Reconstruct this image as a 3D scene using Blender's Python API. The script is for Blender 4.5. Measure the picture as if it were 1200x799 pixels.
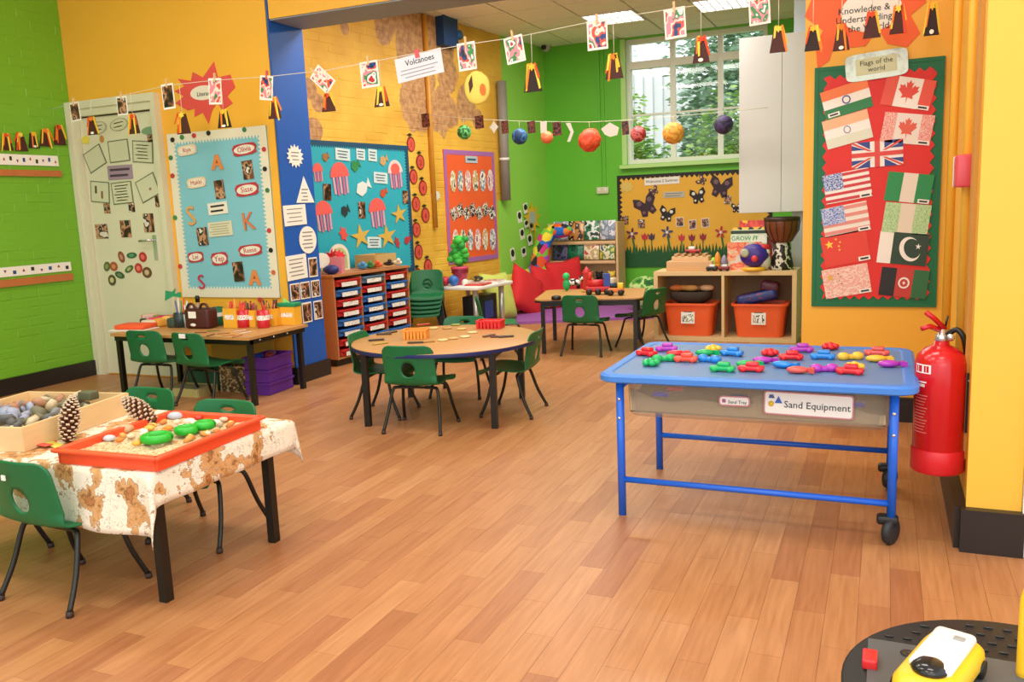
import bpy, bmesh, math, random
from mathutils import Matrix, Vector
random.seed(7)
for o in list(bpy.data.objects): bpy.data.objects.remove(o, do_unlink=True)
SC = bpy.context.scene
COL = SC.collection
# ------------------------------------------------------------------ camera
FPX, CX, CY = 1000.0, 600.0, 399.5
CAM = Vector((0, 0, 1.3))
def cam_rot(yaw, pitch, roll):
    y, p, r = (math.radians(a) for a in (yaw, pitch, roll))
    Y = Matrix(((math.cos(y), -math.sin(y), 0), (math.sin(y), math.cos(y), 0), (0, 0, 1)))
    B = Matrix(((1, 0, 0), (0, 0, -1), (0, 1, 0)))
    P = Matrix(((1, 0, 0), (0, math.cos(p), -math.sin(p)), (0, math.sin(p), math.cos(p))))
    R = Matrix(((math.cos(r), -math.sin(r), 0), (math.sin(r), math.cos(r), 0), (0, 0, 1)))
    return R @ P @ B @ Y
RM = cam_rot(-23.7, 9.0, -2.34)
cd = bpy.data.cameras.new('camera'); cam = bpy.data.objects.new('camera', cd); COL.objects.link(cam)
cd.sensor_width = 36; cd.lens = 36 * FPX / 1200; cd.clip_end = 200; cd.clip_start = .05
m3 = Matrix((RM[0], -RM[1], -RM[2])).transposed()
cam.matrix_world = Matrix.Translation(CAM) @ m3.to_4x4()
SC.camera = cam
# ------------------------------------------------------------------ world, lights, exposure
w = bpy.data.worlds.new('sky'); SC.world = w; w.use_nodes = True
bg = w.node_tree.nodes['Background']; bg.inputs[0].default_value = (.93, .97, 1, 1); bg.inputs[1].default_value = 3.0
vs = SC.view_settings
vs.view_transform = 'Standard'; vs.look = 'None'; vs.gamma = 1; vs.use_curve_mapping = False; vs.exposure = -.8
def area(name, loc, size, power, rot=(0, 0, 0), col=(1, .95, .88), sy=None):
    l = bpy.data.lights.new(name, 'AREA'); l.energy = power; l.color = col; l.size = size
    if sy: l.shape = 'RECTANGLE'; l.size_y = sy
    o = bpy.data.objects.new(name, l); COL.objects.link(o); o.location = loc; o.rotation_euler = rot
    return o
MAIN_Z, ALC_Z = 3.6, 3.3
LAMPS = [(-4.4, 3.2), (-2.6, 3.2), (-.8, 3.2), (-4.4, 1.2), (-2.2, 1.2), (0.2, 1.2), (-1.2, -.8), (.6, -.8)]
for i, (x, y) in enumerate(LAMPS):
    area('ceiling_lamp_light', (x, y, MAIN_Z - .09), 1.15, 46, sy=.55)
ALAMPS = [(-3.1, 8.1), (-1.9, 8.1), (-3.1, 6.3), (-1.6, 6.3)]
for x, y in ALAMPS:
    area('alcove_lamp_light', (x, y, ALC_Z - .06), 1.1, 58, sy=.5)
# fill lamp added behind the camera, where no window is seen
area('rear_fill_light', (.6, -2.6, 1.9), 3.4, 90, rot=(math.radians(82), 0, math.radians(14)), col=(1, .97, .93), sy=1.9)

# ------------------------------------------------------------------ helpers
def lin(c):
    return c / 12.92 if c <= .04045 else ((c + .055) / 1.055) ** 2.4
def rgb(h):
    if isinstance(h, str):
        h = h.lstrip('#'); h = tuple(int(h[i:i + 2], 16) for i in (0, 2, 4))
    return tuple(lin(v / 255) for v in h) + (1,)
MATS = {}
def mat(h, rough=.55, metal=0, var=0, scale=8, bump=0, bscale=60, name=None, trans=0, emit=0, stretch=None, alpha=None):
    key = name or (h, rough, metal, var, scale, bump, trans, emit)
    if key in MATS: return MATS[key]
    m = bpy.data.materials.new(name or 'paint_' + str(h).lstrip('#')); m.use_nodes = True
    nt = m.node_tree; b = nt.nodes['Principled BSDF']; MATS[key] = m
    c = rgb(h); b.inputs['Base Color'].default_value = c; b.inputs['Roughness'].default_value = rough
    b.inputs['Metallic'].default_value = metal
    if trans: b.inputs['Transmission Weight'].default_value = trans
    if alpha is not None: b.inputs['Alpha'].default_value = alpha
    if emit: b.inputs['Emission Color'].default_value = c; b.inputs['Emission Strength'].default_value = emit
    m.diffuse_color = c
    if var or bump:
        g = nt.nodes.new('ShaderNodeNewGeometry'); v = g.outputs['Position']
        if stretch:
            mp = nt.nodes.new('ShaderNodeMapping'); mp.inputs['Scale'].default_value = stretch
            nt.links.new(v, mp.inputs[0]); v = mp.outputs[0]
    if var:
        n = nt.nodes.new('ShaderNodeTexNoise'); n.inputs['Scale'].default_value = scale; n.inputs['Detail'].default_value = 4
        nt.links.new(v, n.inputs['Vector'])
        mx = nt.nodes.new('ShaderNodeMix'); mx.data_type = 'RGBA'
        mx.inputs['A'].default_value = tuple(x * (1 - var) for x in c[:3]) + (1,)
        mx.inputs['B'].default_value = tuple(min(1, x * (1 + var)) for x in c[:3]) + (1,)
        nt.links.new(n.outputs['Fac'], mx.inputs['Factor']); nt.links.new(mx.outputs['Result'], b.inputs['Base Color'])
    if bump:
        n = nt.nodes.new('ShaderNodeTexNoise'); n.inputs['Scale'].default_value = bscale
        nt.links.new(v, n.inputs['Vector'])
        bp = nt.nodes.new('ShaderNodeBump'); bp.inputs['Strength'].default_value = bump; bp.inputs['Distance'].default_value = .004
        nt.links.new(n.outputs['Fac'], bp.inputs['Height']); nt.links.new(bp.outputs['Normal'], b.inputs['Normal'])
    return m
def mosaic(name, cols, scale=4, rough=.4, rnd=True, coord='Generated', detail=2):
    """printed picture: irregular patches of several inks"""
    if name in MATS: return MATS[name]
    m = bpy.data.materials.new(name); m.use_nodes = True; MATS[name] = m
    nt = m.node_tree; b = nt.nodes['Principled BSDF']; b.inputs['Roughness'].default_value = rough
    tc = nt.nodes.new('ShaderNodeTexCoord'); v = tc.outputs[coord]
    oi = nt.nodes.new('ShaderNodeObjectInfo')
    add = nt.nodes.new('ShaderNodeVectorMath'); add.operation = 'MULTIPLY_ADD'
    cb = nt.nodes.new('ShaderNodeCombineXYZ')
    for k, f in enumerate((17, 31, 7)):
        mt = nt.nodes.new('ShaderNodeMath'); mt.operation = 'MULTIPLY'; mt.inputs[1].default_value = f
        nt.links.new(oi.outputs['Random'], mt.inputs[0]); nt.links.new(mt.outputs[0], cb.inputs[k])
    add.inputs[1].default_value = (1, 1, 1)
    nt.links.new(v, add.inputs[0]); nt.links.new(cb.outputs[0], add.inputs[2])
    n = nt.nodes.new('ShaderNodeTexNoise'); n.inputs['Scale'].default_value = scale; n.inputs['Detail'].default_value = detail
    nt.links.new(add.outputs[0], n.inputs['Vector'])
    r = nt.nodes.new('ShaderNodeValToRGB'); r.color_ramp.interpolation = 'CONSTANT'
    el = r.color_ramp.elements
    N = len(cols)
    while len(el) < N: el.new(.5)
    for i, c in enumerate(cols):
        el[i].position = 0 if i == 0 else .28 + .44 * i / N; el[i].color = rgb(c)
    nt.links.new(n.outputs['Fac'], r.inputs['Fac']); nt.links.new(r.outputs['Color'], b.inputs['Base Color'])
    return m

def patches(name, cols, scale=8, coord='Object'):
    m = bpy.data.materials.new(name); m.use_nodes = True; nt = m.node_tree; b = nt.nodes['Principled BSDF']; b.inputs['Roughness'].default_value = .8
    tc = nt.nodes.new('ShaderNodeTexCoord'); v = nt.nodes.new('ShaderNodeTexVoronoi'); v.inputs['Scale'].default_value = scale; nt.links.new(tc.outputs[coord], v.inputs['Vector'])
    sp = nt.nodes.new('ShaderNodeSeparateColor'); nt.links.new(v.outputs['Color'], sp.inputs[0])
    r = nt.nodes.new('ShaderNodeValToRGB'); r.color_ramp.interpolation = 'CONSTANT'; el = r.color_ramp.elements
    while len(el) < len(cols): el.new(.5)
    for i, c in enumerate(cols): el[i].position = i / len(cols); el[i].color = rgb(c)
    nt.links.new(sp.outputs[0], r.inputs[0]); nt.links.new(r.outputs[0], b.inputs['Base Color']); return m
class MB:
    """collects geometry, build() links it as one mesh object"""
    def __init__(s): s.v = []; s.f = []; s.mi = []; s.m = []; s.sm = []
    def add(s, vs, fs, m=None, smooth=False):
        k = len(s.v); s.v += [tuple(p) for p in vs]
        if m is not None and m not in s.m: s.m.append(m)
        i = s.m.index(m) if m is not None else 0
        for f in fs: s.f.append([k + j for j in f]); s.mi.append(i); s.sm.append(smooth)
        return s
    def box(s, c, d, m=None, rz=0, rot=None, taper=1):
        x, y, z = d[0] / 2, d[1] / 2, d[2] / 2; t = taper
        P = [Vector(p) for p in ((-x * t, -y * t, -z), (x * t, -y * t, -z), (x * t, y * t, -z), (-x * t, y * t, -z), (-x, -y, z), (x, -y, z), (x, y, z), (-x, y, z))]
        R = rot if rot is not None else Matrix.Rotation(rz, 3, 'Z')
        return s.add([R @ p + Vector(c) for p in P], [(3, 2, 1, 0), (4, 5, 6, 7), (0, 1, 5, 4), (1, 2, 6, 5), (2, 3, 7, 6), (3, 0, 4, 7)], m)
    def rbox(s, c, d, r=.01, m=None, rz=0, seg=3):
        bm = bmesh.new(); bmesh.ops.create_cube(bm, size=1)
        for q in bm.verts: q.co = Vector((q.co.x * d[0], q.co.y * d[1], q.co.z * d[2]))
        bmesh.ops.bevel(bm, geom=bm.edges[:], offset=r, segments=seg, affect='EDGES', profile=.5)
        R = Matrix.Rotation(rz, 3, 'Z'); bm.verts.index_update()
        s.add([R @ q.co + Vector(c) for q in bm.verts], [[q.index for q in f.verts] for f in bm.faces], m, True); bm.free(); return s
    def prism(s, poly, z0, z1, m=None, M=None, smooth=False):
        n = len(poly); M = M or Matrix.Identity(4)
        V = [M @ Vector((x, y, z0)) for x, y in poly] + [M @ Vector((x, y, z1)) for x, y in poly]
        a = sum(poly[i][0] * poly[(i + 1) % n][1] - poly[(i + 1) % n][0] * poly[i][1] for i in range(n))
        F = [tuple(range(n, 2 * n)), tuple(range(n - 1, -1, -1))] + [(i, (i + 1) % n, n + (i + 1) % n, n + i) for i in range(n)]
        if a < 0: F = [tuple(reversed(f)) for f in F]
        return s.add(V, F, m, smooth)
    def tube(s, pts, r, m=None, n=8, cap=True, r2=None):
        pts = [Vector(p) for p in pts]; V = []; F = []; L = len(pts)
        up = None
        for i, p in enumerate(pts):
            t = (pts[min(i + 1, L - 1)] - pts[max(i - 1, 0)]).normalized()
            if up is None:
                up = t.orthogonal().normalized()
            up = (up - t * up.dot(t)).normalized(); q = t.cross(up)
            rr = r if r2 is None else r + (r2 - r) * i / (L - 1)
            for k in range(n):
                a = 2 * math.pi * k / n; V.append(p + (up * math.cos(a) + q * math.sin(a)) * rr)
        for i in range(L - 1):
            for k in range(n):
                F.append((i * n + k, i * n + (k + 1) % n, (i + 1) * n + (k + 1) % n, (i + 1) * n + k))
        if cap: F += [tuple(range(n - 1, -1, -1)), tuple(range((L - 1) * n, L * n))]
        return s.add(V, F, m, True)
    def lathe(s, prof, c=(0, 0, 0), m=None, n=20, M=None, cap=True):
        V = []; F = []; c = Vector(c); M = M or Matrix.Identity(3)
        for r, z in prof:
            for k in range(n):
                a = 2 * math.pi * k / n; V.append(M @ Vector((r * math.cos(a), r * math.sin(a), z)) + c)
        for i in range(len(prof) - 1):
            for k in range(n): F.append((i * n + k, i * n + (k + 1) % n, (i + 1) * n + (k + 1) % n, (i + 1) * n + k))
        if cap: F += [tuple(range(n - 1, -1, -1)), tuple(range((len(prof) - 1) * n, len(prof) * n))]
        return s.add(V, F, m, True)
    def ball(s, c, r, m=None, sub=2, sc=(1, 1, 1), jit=0, rot=None):
        bm = bmesh.new(); bmesh.ops.create_icosphere(bm, subdivisions=sub, radius=1); bm.verts.index_update()
        R = rot or Matrix.Identity(3)
        s.add([R @ Vector((q.co.x * sc[0], q.co.y * sc[1], q.co.z * sc[2])) * r * (1 + jit * random.uniform(-1, 1)) + Vector(c) for q in bm.verts],
              [[q.index for q in f.verts] for f in bm.faces], m, True); bm.free(); return s
    def mesh(s, name):
        me = bpy.data.meshes.new(name); me.from_pydata(s.v, [], s.f)
        for m in s.m: me.materials.append(m)
        if s.m:
            me.polygons.foreach_set('material_index', s.mi)
        me.polygons.foreach_set('use_smooth', s.sm); me.update(); return me
    def build(s, name, parent=None, m=None):
        me = s.mesh(name)
        if m and not s.m: me.materials.append(m)
        return link(name, me, parent)
def link(name, me, parent=None):
    o = bpy.data.objects.new(name, me); COL.objects.link(o)
    if parent: o.parent = parent
    return o
def empty(name, loc=(0, 0, 0), rz=0):
    o = bpy.data.objects.new(name, None); COL.objects.link(o); o.location = loc; o.rotation_euler = (0, 0, rz); o.empty_display_size = .1
    return o
def tag(o, label=None, cat=None, group=None, kind=None):
    for k, v in (('label', label), ('category', cat), ('group', group), ('kind', kind)):
        if v: o[k] = v
    return o
def struct(o): o['kind'] = 'structure'; return o
def dup(root, loc=None, rz=None, label=None, group=None):
    def cp(o, par):
        c = o.copy(); COL.objects.link(c); c.parent = par
        for ch in list(o.children): cp(ch, c)
        return c
    r = cp(root, None)
    if loc is not None: r.location = loc
    if rz is not None: r.rotation_euler = (0, 0, rz)
    if label: r['label'] = label
    if group: r['group'] = group
    return r
def text_mesh(body, size, m, depth=.0008, align='CENTER'):
    c = bpy.data.curves.new('lettering', 'FONT'); c.body = body; c.size = size; c.align_x = align; c.align_y = 'CENTER'; c.extrude = depth; c.resolution_u = 2
    o = bpy.data.objects.new('lettering', c); COL.objects.link(o)
    me = bpy.data.meshes.new_from_object(o); me.name = 'lettering'
    bpy.data.objects.remove(o); bpy.data.curves.remove(c)
    me.materials.clear(); me.materials.append(m); return me
# pixel -> place: a ray through a photograph pixel meets a known surface of the room
def ray(u, v):
    return RM.transposed() @ Vector(((u - CX) / FPX, (v - CY) / FPX, 1))
def at_z(u, v, z=0):
    d = ray(u, v); return CAM + d * ((z - CAM.z) / d.z)
def at_y(u, v, y):
    d = ray(u, v); return CAM + d * (y / d.y)
def proj(p):
    q = RM @ (Vector(p) - CAM); return (q.x / q.z * FPX + CX, q.y / q.z * FPX + CY, q.z)
class Face:
    """a vertical plane: origin P, horizontal axis S (to the viewer's right), normal N towards the room"""
    def __init__(s, P, ang):
        s.P = Vector((P[0], P[1], 0)); s.S = Vector((math.cos(ang), math.sin(ang), 0)); s.N = Vector((math.sin(ang), -math.cos(ang), 0))
        s.R = Matrix((s.S, Vector((0, 0, 1)), s.N)).transposed()
    def hit(s, u, v, off=0):
        d = ray(u, v); P = s.P + s.N * off; return CAM + d * (s.N.dot(P - CAM) / s.N.dot(d))
    def st(s, u, v):
        p = s.hit(u, v); return (p - s.P).dot(s.S), p.z
    def M(s, st, off=0, rot=0):
        p = s.P + s.S * st[0] + Vector((0, 0, st[1])) + s.N * off
        return Matrix.Translation(p) @ s.R.to_4x4() @ Matrix.Rotation(rot, 4, 'Z')
    def px(s, u, v):
        """metres per pixel along S and up at a pixel"""
        a, b = s.st(u - 4, v), s.st(u + 4, v); c, d = s.st(u, v - 4), s.st(u, v + 4)
        return abs(b[0] - a[0]) / 8, abs(c[1] - d[1]) / 8
# ------------------------------------------------------------------ planes of the room
YB, YF, YK = 5.28, 5.2, 10.75
FB = Face((0, YB), 0); FF = Face((0, YF), 0); FK = Face((0, YK), 0)
FA = Face((-4.75, 5.6), math.radians(83)); FL = Face((-6.25, 0), math.radians(90))
FP = Face((-4.15, 0), math.radians(90)); FR = Face((.3, 0), math.radians(-90)); FQ = Face((0, 3.35), 0)
yellow = mat('#f0b238', .5, var=.05, scale=2, bump=.15, name='yellow_wall_paint')
yellow_lit = mat('#f5bc40', .5, var=.04, scale=2, name='yellow_wall_paint_lit')  # wall yellow lightened, so stronger light on the pier is in the colour
green = mat('#74b328', .5, var=.05, scale=2, bump=.2, name='green_wall_paint')
agreen = mat('#66c22f', .5, var=.05, scale=2, bump=.2, name='alcove_green_paint')
lime = mat('#98dc55', .5, var=.05, scale=3, bump=.3, name='window_lit_green_paint')  # alcove green lightened; the window's light is painted into the colour
blue = mat('#1757b5', .45, var=.06, scale=3, name='blue_wall_paint')
black = mat('#231d1b', .4, name='black_skirting')
cream = mat('#d9d5b4', .5, var=.03, name='cream_gloss_paint')
white = mat('#f2f0ea', .5, name='white_paint')
grey = mat('#8b9297', .6, name='grey_soffit_paint')
# floor: base, then planks
def plank_mat(name, island):
    m = bpy.data.materials.new(name); m.use_nodes = True; nt = m.node_tree; b = nt.nodes['Principled BSDF']
    b.inputs['Roughness'].default_value = .38
    rnd = nt.nodes.new('ShaderNodeNewGeometry').outputs['Random Per Island'] if island else nt.nodes.new('ShaderNodeObjectInfo').outputs['Random']
    r = nt.nodes.new('ShaderNodeValToRGB'); el = r.color_ramp.elements
    el[0].position = 0; el[0].color = rgb('#ab7048'); el[1].position = 1; el[1].color = rgb('#c68f60')
    for p, c in ((.18, '#b67c50'), (.45, '#bf8757'), (.75, '#bb8153')):
        e = el.new(p); e.color = rgb(c)
    nt.links.new(rnd, r.inputs[0])
    g = nt.nodes.new('ShaderNodeNewGeometry'); mp = nt.nodes.new('ShaderNodeMapping'); mp.inputs['Scale'].default_value = (34, 2.4, 1)
    nt.links.new(g.outputs['Position'], mp.inputs[0])
    n = nt.nodes.new('ShaderNodeTexNoise'); n.inputs['Scale'].default_value = 1.6; n.inputs['Detail'].default_value = 6; n.inputs['Distortion'].default_value = .6
    nt.links.new(mp.outputs[0], n.inputs['Vector'])
    mx = nt.nodes.new('ShaderNodeMix'); mx.data_type = 'RGBA'; mx.blend_type = 'MULTIPLY'; mx.inputs['Factor'].default_value = .8
    r2 = nt.nodes.new('ShaderNodeValToRGB'); r2.color_ramp.elements[0].position = .3; r2.color_ramp.elements[0].color = (.72, .64, .56, 1); r2.color_ramp.elements[1].position = .7; r2.color_ramp.elements[1].color = (1, 1, 1, 1)
    nt.links.new(n.outputs['Fac'], r2.inputs[0])
    nt.links.new(r.outputs[0], mx.inputs['A']); nt.links.new(r2.outputs[0], mx.inputs['B']); nt.links.new(mx.outputs['Result'], b.inputs['Base Color'])
    return m
PM1, PM2 = plank_mat('vinyl_plank', False), plank_mat('vinyl_plank_far', True)
floor = struct(MB().box((-1.9, 4.2, -.054), (8.8, 13.4, .1), mat('#8a5730', .6, name='plank_joint')).build('floor'))
PW, PL, GAP = .094, .52, .0008
pl = []
for i in range(int(8.7 / PW)):
    x0 = -6.25 + i * PW; off = ((i * 7) % 5) / 5 * PL
    for j in range(-1, 21):
        y0 = .9 + j * PL - off
        if x0 > 2.2 or y0 < .3 or y0 + PL > 10.7: continue
        u, v, d = proj((x0 + PW / 2, y0 + PL / 2, 0))
        vis = d > .3 and -60 < u < 1260 and 0 < v < 880
        pl.append((0 if vis else 1, d, x0, y0))
pl.sort()
me = MB().box((0, 0, -.003), (PW - GAP, PL - GAP, .006), PM1).mesh('plank')
for k, (_, d, x0, y0) in enumerate(pl[:300]):
    o = link('plank', me, floor); o.location = (x0 + PW / 2, y0 + PL / 2, 0)
b = MB()
for _, d, x0, y0 in pl[300:]:
    x, y = x0 + GAP / 2, y0 + GAP / 2; X, Y = x0 + PW - GAP / 2, y0 + PL - GAP / 2
    b.add([(x, y, 0), (X, y, 0), (X, Y, 0), (x, Y, 0), (x, y, -.006), (X, y, -.006), (X, Y, -.006), (x, Y, -.006)],
          [(0, 1, 2, 3), (0, 4, 5, 1), (1, 5, 6, 2), (2, 6, 7, 3), (3, 7, 4, 0)], PM2)
b.build('plank_field', floor)['kind'] = 'stuff'

def bricks(fc, parent, s0, s1, t0, t1, m, mfar, skip=None, lim=300):
    L, H, G, TH = .217, .067, .008, .007
    L_, out = [], []
    r = 0; t = t0
    while t < t1 - .02:
        h = min(H, t1 - t); s = s0 - (r % 2) * (L + G) / 2
        while s < s1 - .01:
            a, c = max(s, s0), min(s + L, s1)
            if c - a > .02 and not (skip and skip((a + c) / 2, t + h / 2)):
                p = fc.P + fc.S * ((a + c) / 2) + Vector((0, 0, t + h / 2)); u, v, d = proj(p)
                vis = d > .3 and -15 < u < 1215 and -10 < v < 810
                L_.append((0 if vis else 1, d, a, c, t, h))
            s += L + G
        t += H + G; r += 1
    L_.sort(); cache = {}
    def shape(mb, w, h, M):
        b = .004
        V = [(-w / 2, -h / 2, 0), (w / 2, -h / 2, 0), (w / 2, h / 2, 0), (-w / 2, h / 2, 0), (-w / 2 + b, -h / 2 + b, TH / 2), (w / 2 - b, -h / 2 + b, TH / 2), (w / 2 - b, h / 2 - b, TH / 2), (-w / 2 + b, h / 2 - b, TH / 2)]
        mb.add([M @ Vector(q) for q in V], [(4, 5, 6, 7), (0, 1, 5, 4), (1, 2, 6, 5), (2, 3, 7, 6), (3, 0, 4, 7)], m)
    for _, d, a, c, t, h in L_[:lim]:
        key = (round(c - a, 3), round(h, 3))
        if key not in cache:
            q = MB(); shape(q, c - a, h, Matrix.Identity(4)); cache[key] = q.mesh('brick')
        o = link('brick', cache[key], parent); o.matrix_local = fc.M(((a + c) / 2, t + h / 2), random.uniform(-.0035, 0))
    rest = L_[lim:]
    if rest:
        q = MB()
        for _, d, a, c, t, h in rest: shape(q, c - a, h, fc.M(((a + c) / 2, t + h / 2), random.uniform(-.003, 0)))
        q.build('brick_field', parent)['kind'] = 'stuff'
# left green wall
wl = struct(MB().box((-6.25 - .1, 1.4, MAIN_Z / 2), (.2, 7.76, MAIN_Z), green).build('wall_left'))
bricks(FL, wl, 3.2, YB, .13, 2.98, green, green)
# yellow wall with the door, pillar end, beam
wb = MB(); wb.box((-5.26, YB + .2, MAIN_Z / 2), (2.18, .4, MAIN_Z), yellow)
wb = struct(wb.build('wall_back'))
struct(MB().box((-4.155, YB + .2, MAIN_Z / 2 - .02), (.014, .398, MAIN_Z - .04), blue).build('wall_pillar'))
bm_ = MB().box((-1.2, YB + .005, (2.7 + MAIN_Z) / 2 + .005), (5.88, .01, MAIN_Z - 2.71), yellow).box((-1.2, YB + .205, (2.7 + MAIN_Z) / 2), (5.88, .39, MAIN_Z - 2.7), grey)
struct(bm_.build('wall_beam'))
fl_w = struct(MB().box((.05, YF + .2, MAIN_Z / 2), (.96, .4, MAIN_Z), yellow).build('wall_flags'))
wr = MB().box((.4, 4.28, MAIN_Z / 2), (.2, 1.84, MAIN_Z), yellow)
wr = struct(wr.build('wall_right'))
pier = struct(MB().box((.383, 3.355, MAIN_Z / 2), (.174, .02, MAIN_Z), yellow_lit).box((1.6, 3.46, MAIN_Z / 2), (2.2, .18, MAIN_Z), yellow_lit).build('wall_pier'))
struct(MB().box((.486, 3.35, 1.1), (.028, .05, 2.2), white).build('trim_1'))
# right wall pipes and ochre batten
struct(MB().tube([(.285, 3.72, .5), (.285, 3.72, 3.5)], .018, yellow_lit, 8).build('trim_2'))
struct(MB().box((.292, 3.52, 1.9), (.016, .09, 3.2), mat('#c68f3a', .6, var=.15, scale=6, stretch=(8, 8, .6), name='ochre_batten')).build('trim_3'))
struct(MB().tube([(.285, 4.55, .3), (.285, 4.55, 3.5)], .02, yellow, 8).build('trim_4'))
struct(MB().box((-1.9, 1.2, MAIN_Z + .05), (8.9, 8.2, .1), white).build('ceiling'))
# skirting
struct(MB().box((-6.24, 3.9, .065), (.024, 2.74, .13), black).build('baseboard_left'))
struct(MB().box((-4.14, YB + .195, .065), (.03, .44, .13), black).box((-4.62, YB - .012, .065), (1.0, .024, .13), black).build('baseboard_back'))
struct(MB().box((.28, 4.245, .08), (.04, 1.8, .16), black).box((.378, 3.328, .08), (.2, .04, .16), black).build('baseboard_right'))
struct(MB().box((-.05, YF - .012, .07), (.66, .024, .14), black).build('baseboard_flags'))
# alcove: left wall of painted brick with bare patches, green end, back wall, ceiling
def patch_mat():
    m = bpy.data.materials.new('yellow_brick_bare_patches'); m.use_nodes = True; nt = m.node_tree; b = nt.nodes['Principled BSDF']; b.inputs['Roughness'].default_value = .6
    g = nt.nodes.new('ShaderNodeNewGeometry'); acc = None
    for u, v, r in ((487, 40, 36), (450, 32, 16), (520, 60, 16), (490, 122, 26), (520, 128, 22), (526, 92, 18), (545, 120, 17), (500, 95, 14), (363, 105, 10), (372, 120, 9), (368, 152, 10), (404, 33, 7), (560, 140, 9)):
        d = nt.nodes.new('ShaderNodeVectorMath'); d.operation = 'DISTANCE'; d.inputs[1].default_value = FA.hit(u, v)
        nt.links.new(g.outputs['Position'], d.inputs[0])
        k = nt.nodes.new('ShaderNodeMath'); k.operation = 'DIVIDE'; k.inputs[1].default_value = 1.35 * r * FA.px(u, v)[1]
        nt.links.new(d.outputs['Value'], k.inputs[0])
        if acc is None: acc = k
        else:
            mn = nt.nodes.new('ShaderNodeMath'); mn.operation = 'MINIMUM'
            nt.links.new(acc.outputs[0], mn.inputs[0]); nt.links.new(k.outputs[0], mn.inputs[1]); acc = mn
    n = nt.nodes.new('ShaderNodeTexNoise'); n.inputs['Scale'].default_value = 3.5; n.inputs['Detail'].default_value = 6; nt.links.new(g.outputs['Position'], n.inputs['Vector'])
    s = nt.nodes.new('ShaderNodeMath'); s.operation = 'MULTIPLY_ADD'; s.inputs[1].default_value = 1.3; nt.links.new(n.outputs['Fac'], s.inputs[0]); nt.links.new(acc.outputs[0], s.inputs[2])
    r = nt.nodes.new('ShaderNodeValToRGB'); e = r.color_ramp.elements; e[0].position = .62; e[0].color = (0, 0, 0, 1); e[1].position = .66; e[1].color = (1, 1, 1, 1)
    h = nt.nodes.new('ShaderNodeMath'); h.operation = 'MULTIPLY'; h.inputs[1].default_value = .4; nt.links.new(s.outputs[0], h.inputs[0]); nt.links.new(h.outputs[0], r.inputs[0])
    n2 = nt.nodes.new('ShaderNodeTexNoise'); n2.inputs['Scale'].default_value = 20; n2.inputs['Detail'].default_value = 6; nt.links.new(g.outputs['Position'], n2.inputs['Vector'])
    r2 = nt.nodes.new('ShaderNodeValToRGB'); e = r2.color_ramp.elements; e[0].position = .35; e[0].color = rgb('#a5764e'); e[1].position = .62; e[1].color = rgb('#cb9a68')
    nt.links.new(n2.outputs['Fac'], r2.inputs[0])
    n3 = nt.nodes.new('ShaderNodeTexNoise'); n3.inputs['Scale'].default_value = 2.5; nt.links.new(g.outputs['Position'], n3.inputs['Vector'])
    r3 = nt.nodes.new('ShaderNodeValToRGB'); e = r3.color_ramp.elements; e[0].position = .3; e[0].color = rgb('#d9a233'); e[1].position = .7; e[1].color = rgb('#f0c04a')
    nt.links.new(n3.outputs['Fac'], r3.inputs[0])
    mx = nt.nodes.new('ShaderNodeMix'); mx.data_type = 'RGBA'; nt.links.new(r.outputs[0], mx.inputs['Factor']); nt.links.new(r2.outputs[0], mx.inputs['A']); nt.links.new(r3.outputs[0], mx.inputs['B'])
    nt.links.new(mx.outputs['Result'], b.inputs['Base Color']); return m
PA = patch_mat()
SG = 4.12     # where the yellow brick ends and the green begins
wa = MB(); wa.prism([(0, 0), (SG, 0), (SG, ALC_Z), (0, ALC_Z)], -.2, 0, PA, FA.M((0, 0), 0))
wa = struct(wa.build('wall_alcove_left'))
bricks(FA, wa, .3, SG, .1, 3.28, PA, PA)
sc_ = FA.st(499, 90)[0]; struct(MB().tube([FA.P + FA.S * sc_ + FA.N * .02 + Vector((0, 0, z)) for z in (1.1, 3.28)], .028, mat('#cf8f2c', .5, name='ochre_pipe_paint'), 10).build('trim_6'))
wg = MB(); wg.prism([(SG, 0), (5.25, 0), (5.25, ALC_Z), (SG, ALC_Z)], -.2, .004, lime, FA.M((0, 0), 0))
struct(wg.build('wall_alcove_green'))
# fix width of the green piece is checked against the back wall corner
ws0, ws1 = FK.st(733, 120)[0], FK.st(733, 120)[0] + 1.72
wt0, wt1 = FK.st(800, 189)[1], FK.st(770, 42)[1]
kb = MB()
xl, xr = -4.4, .8
for x0, x1, z0, z1 in ((xl, ws0, 0, ALC_Z), (ws1, xr, 0, ALC_Z), (ws0, ws1, 0, wt0), (ws0, ws1, wt1, ALC_Z)):
    kb.box(((x0 + x1) / 2, YK + .15, (z0 + z1) / 2), (x1 - x0, .3, z1 - z0), agreen)
struct(kb.build('wall_alcove_back'))
struct(MB().box((.7, 8.1, ALC_Z / 2), (.2, 5.3, ALC_Z), agreen).build('wall_alcove_right'))
struct(MB().box((-.3, 8.52, ALC_Z / 2), (1.0, .1, ALC_Z), mat('#c3ccd6', .6, name='pale_grey_partition')).build('wall_partition'))
ce = struct(MB().box((-2.1, 8.2, ALC_Z + .06), (5.6, 5.3, .08), mat('#a5a08a', .7, name='ceiling_grid')).build('ceiling_alcove'))
tl = mat('#f6f4ea', .8, var=.03, scale=30, name='ceiling_tile')
T = .6; tx0, ty0 = -4.9, 5.62
tme = MB().box((0, 0, 0), (T - .022, T - .022, .02), tl).mesh('ceiling_tile')
def cell(u, v):
    p = at_z(u, v, ALC_Z); return int((p.x - tx0) // T), int((p.y - ty0) // T)
lampcells = [cell(725, 19), cell(842, 4)]
lampset = set()
for i, j in lampcells: lampset |= {(i, j)}
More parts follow.
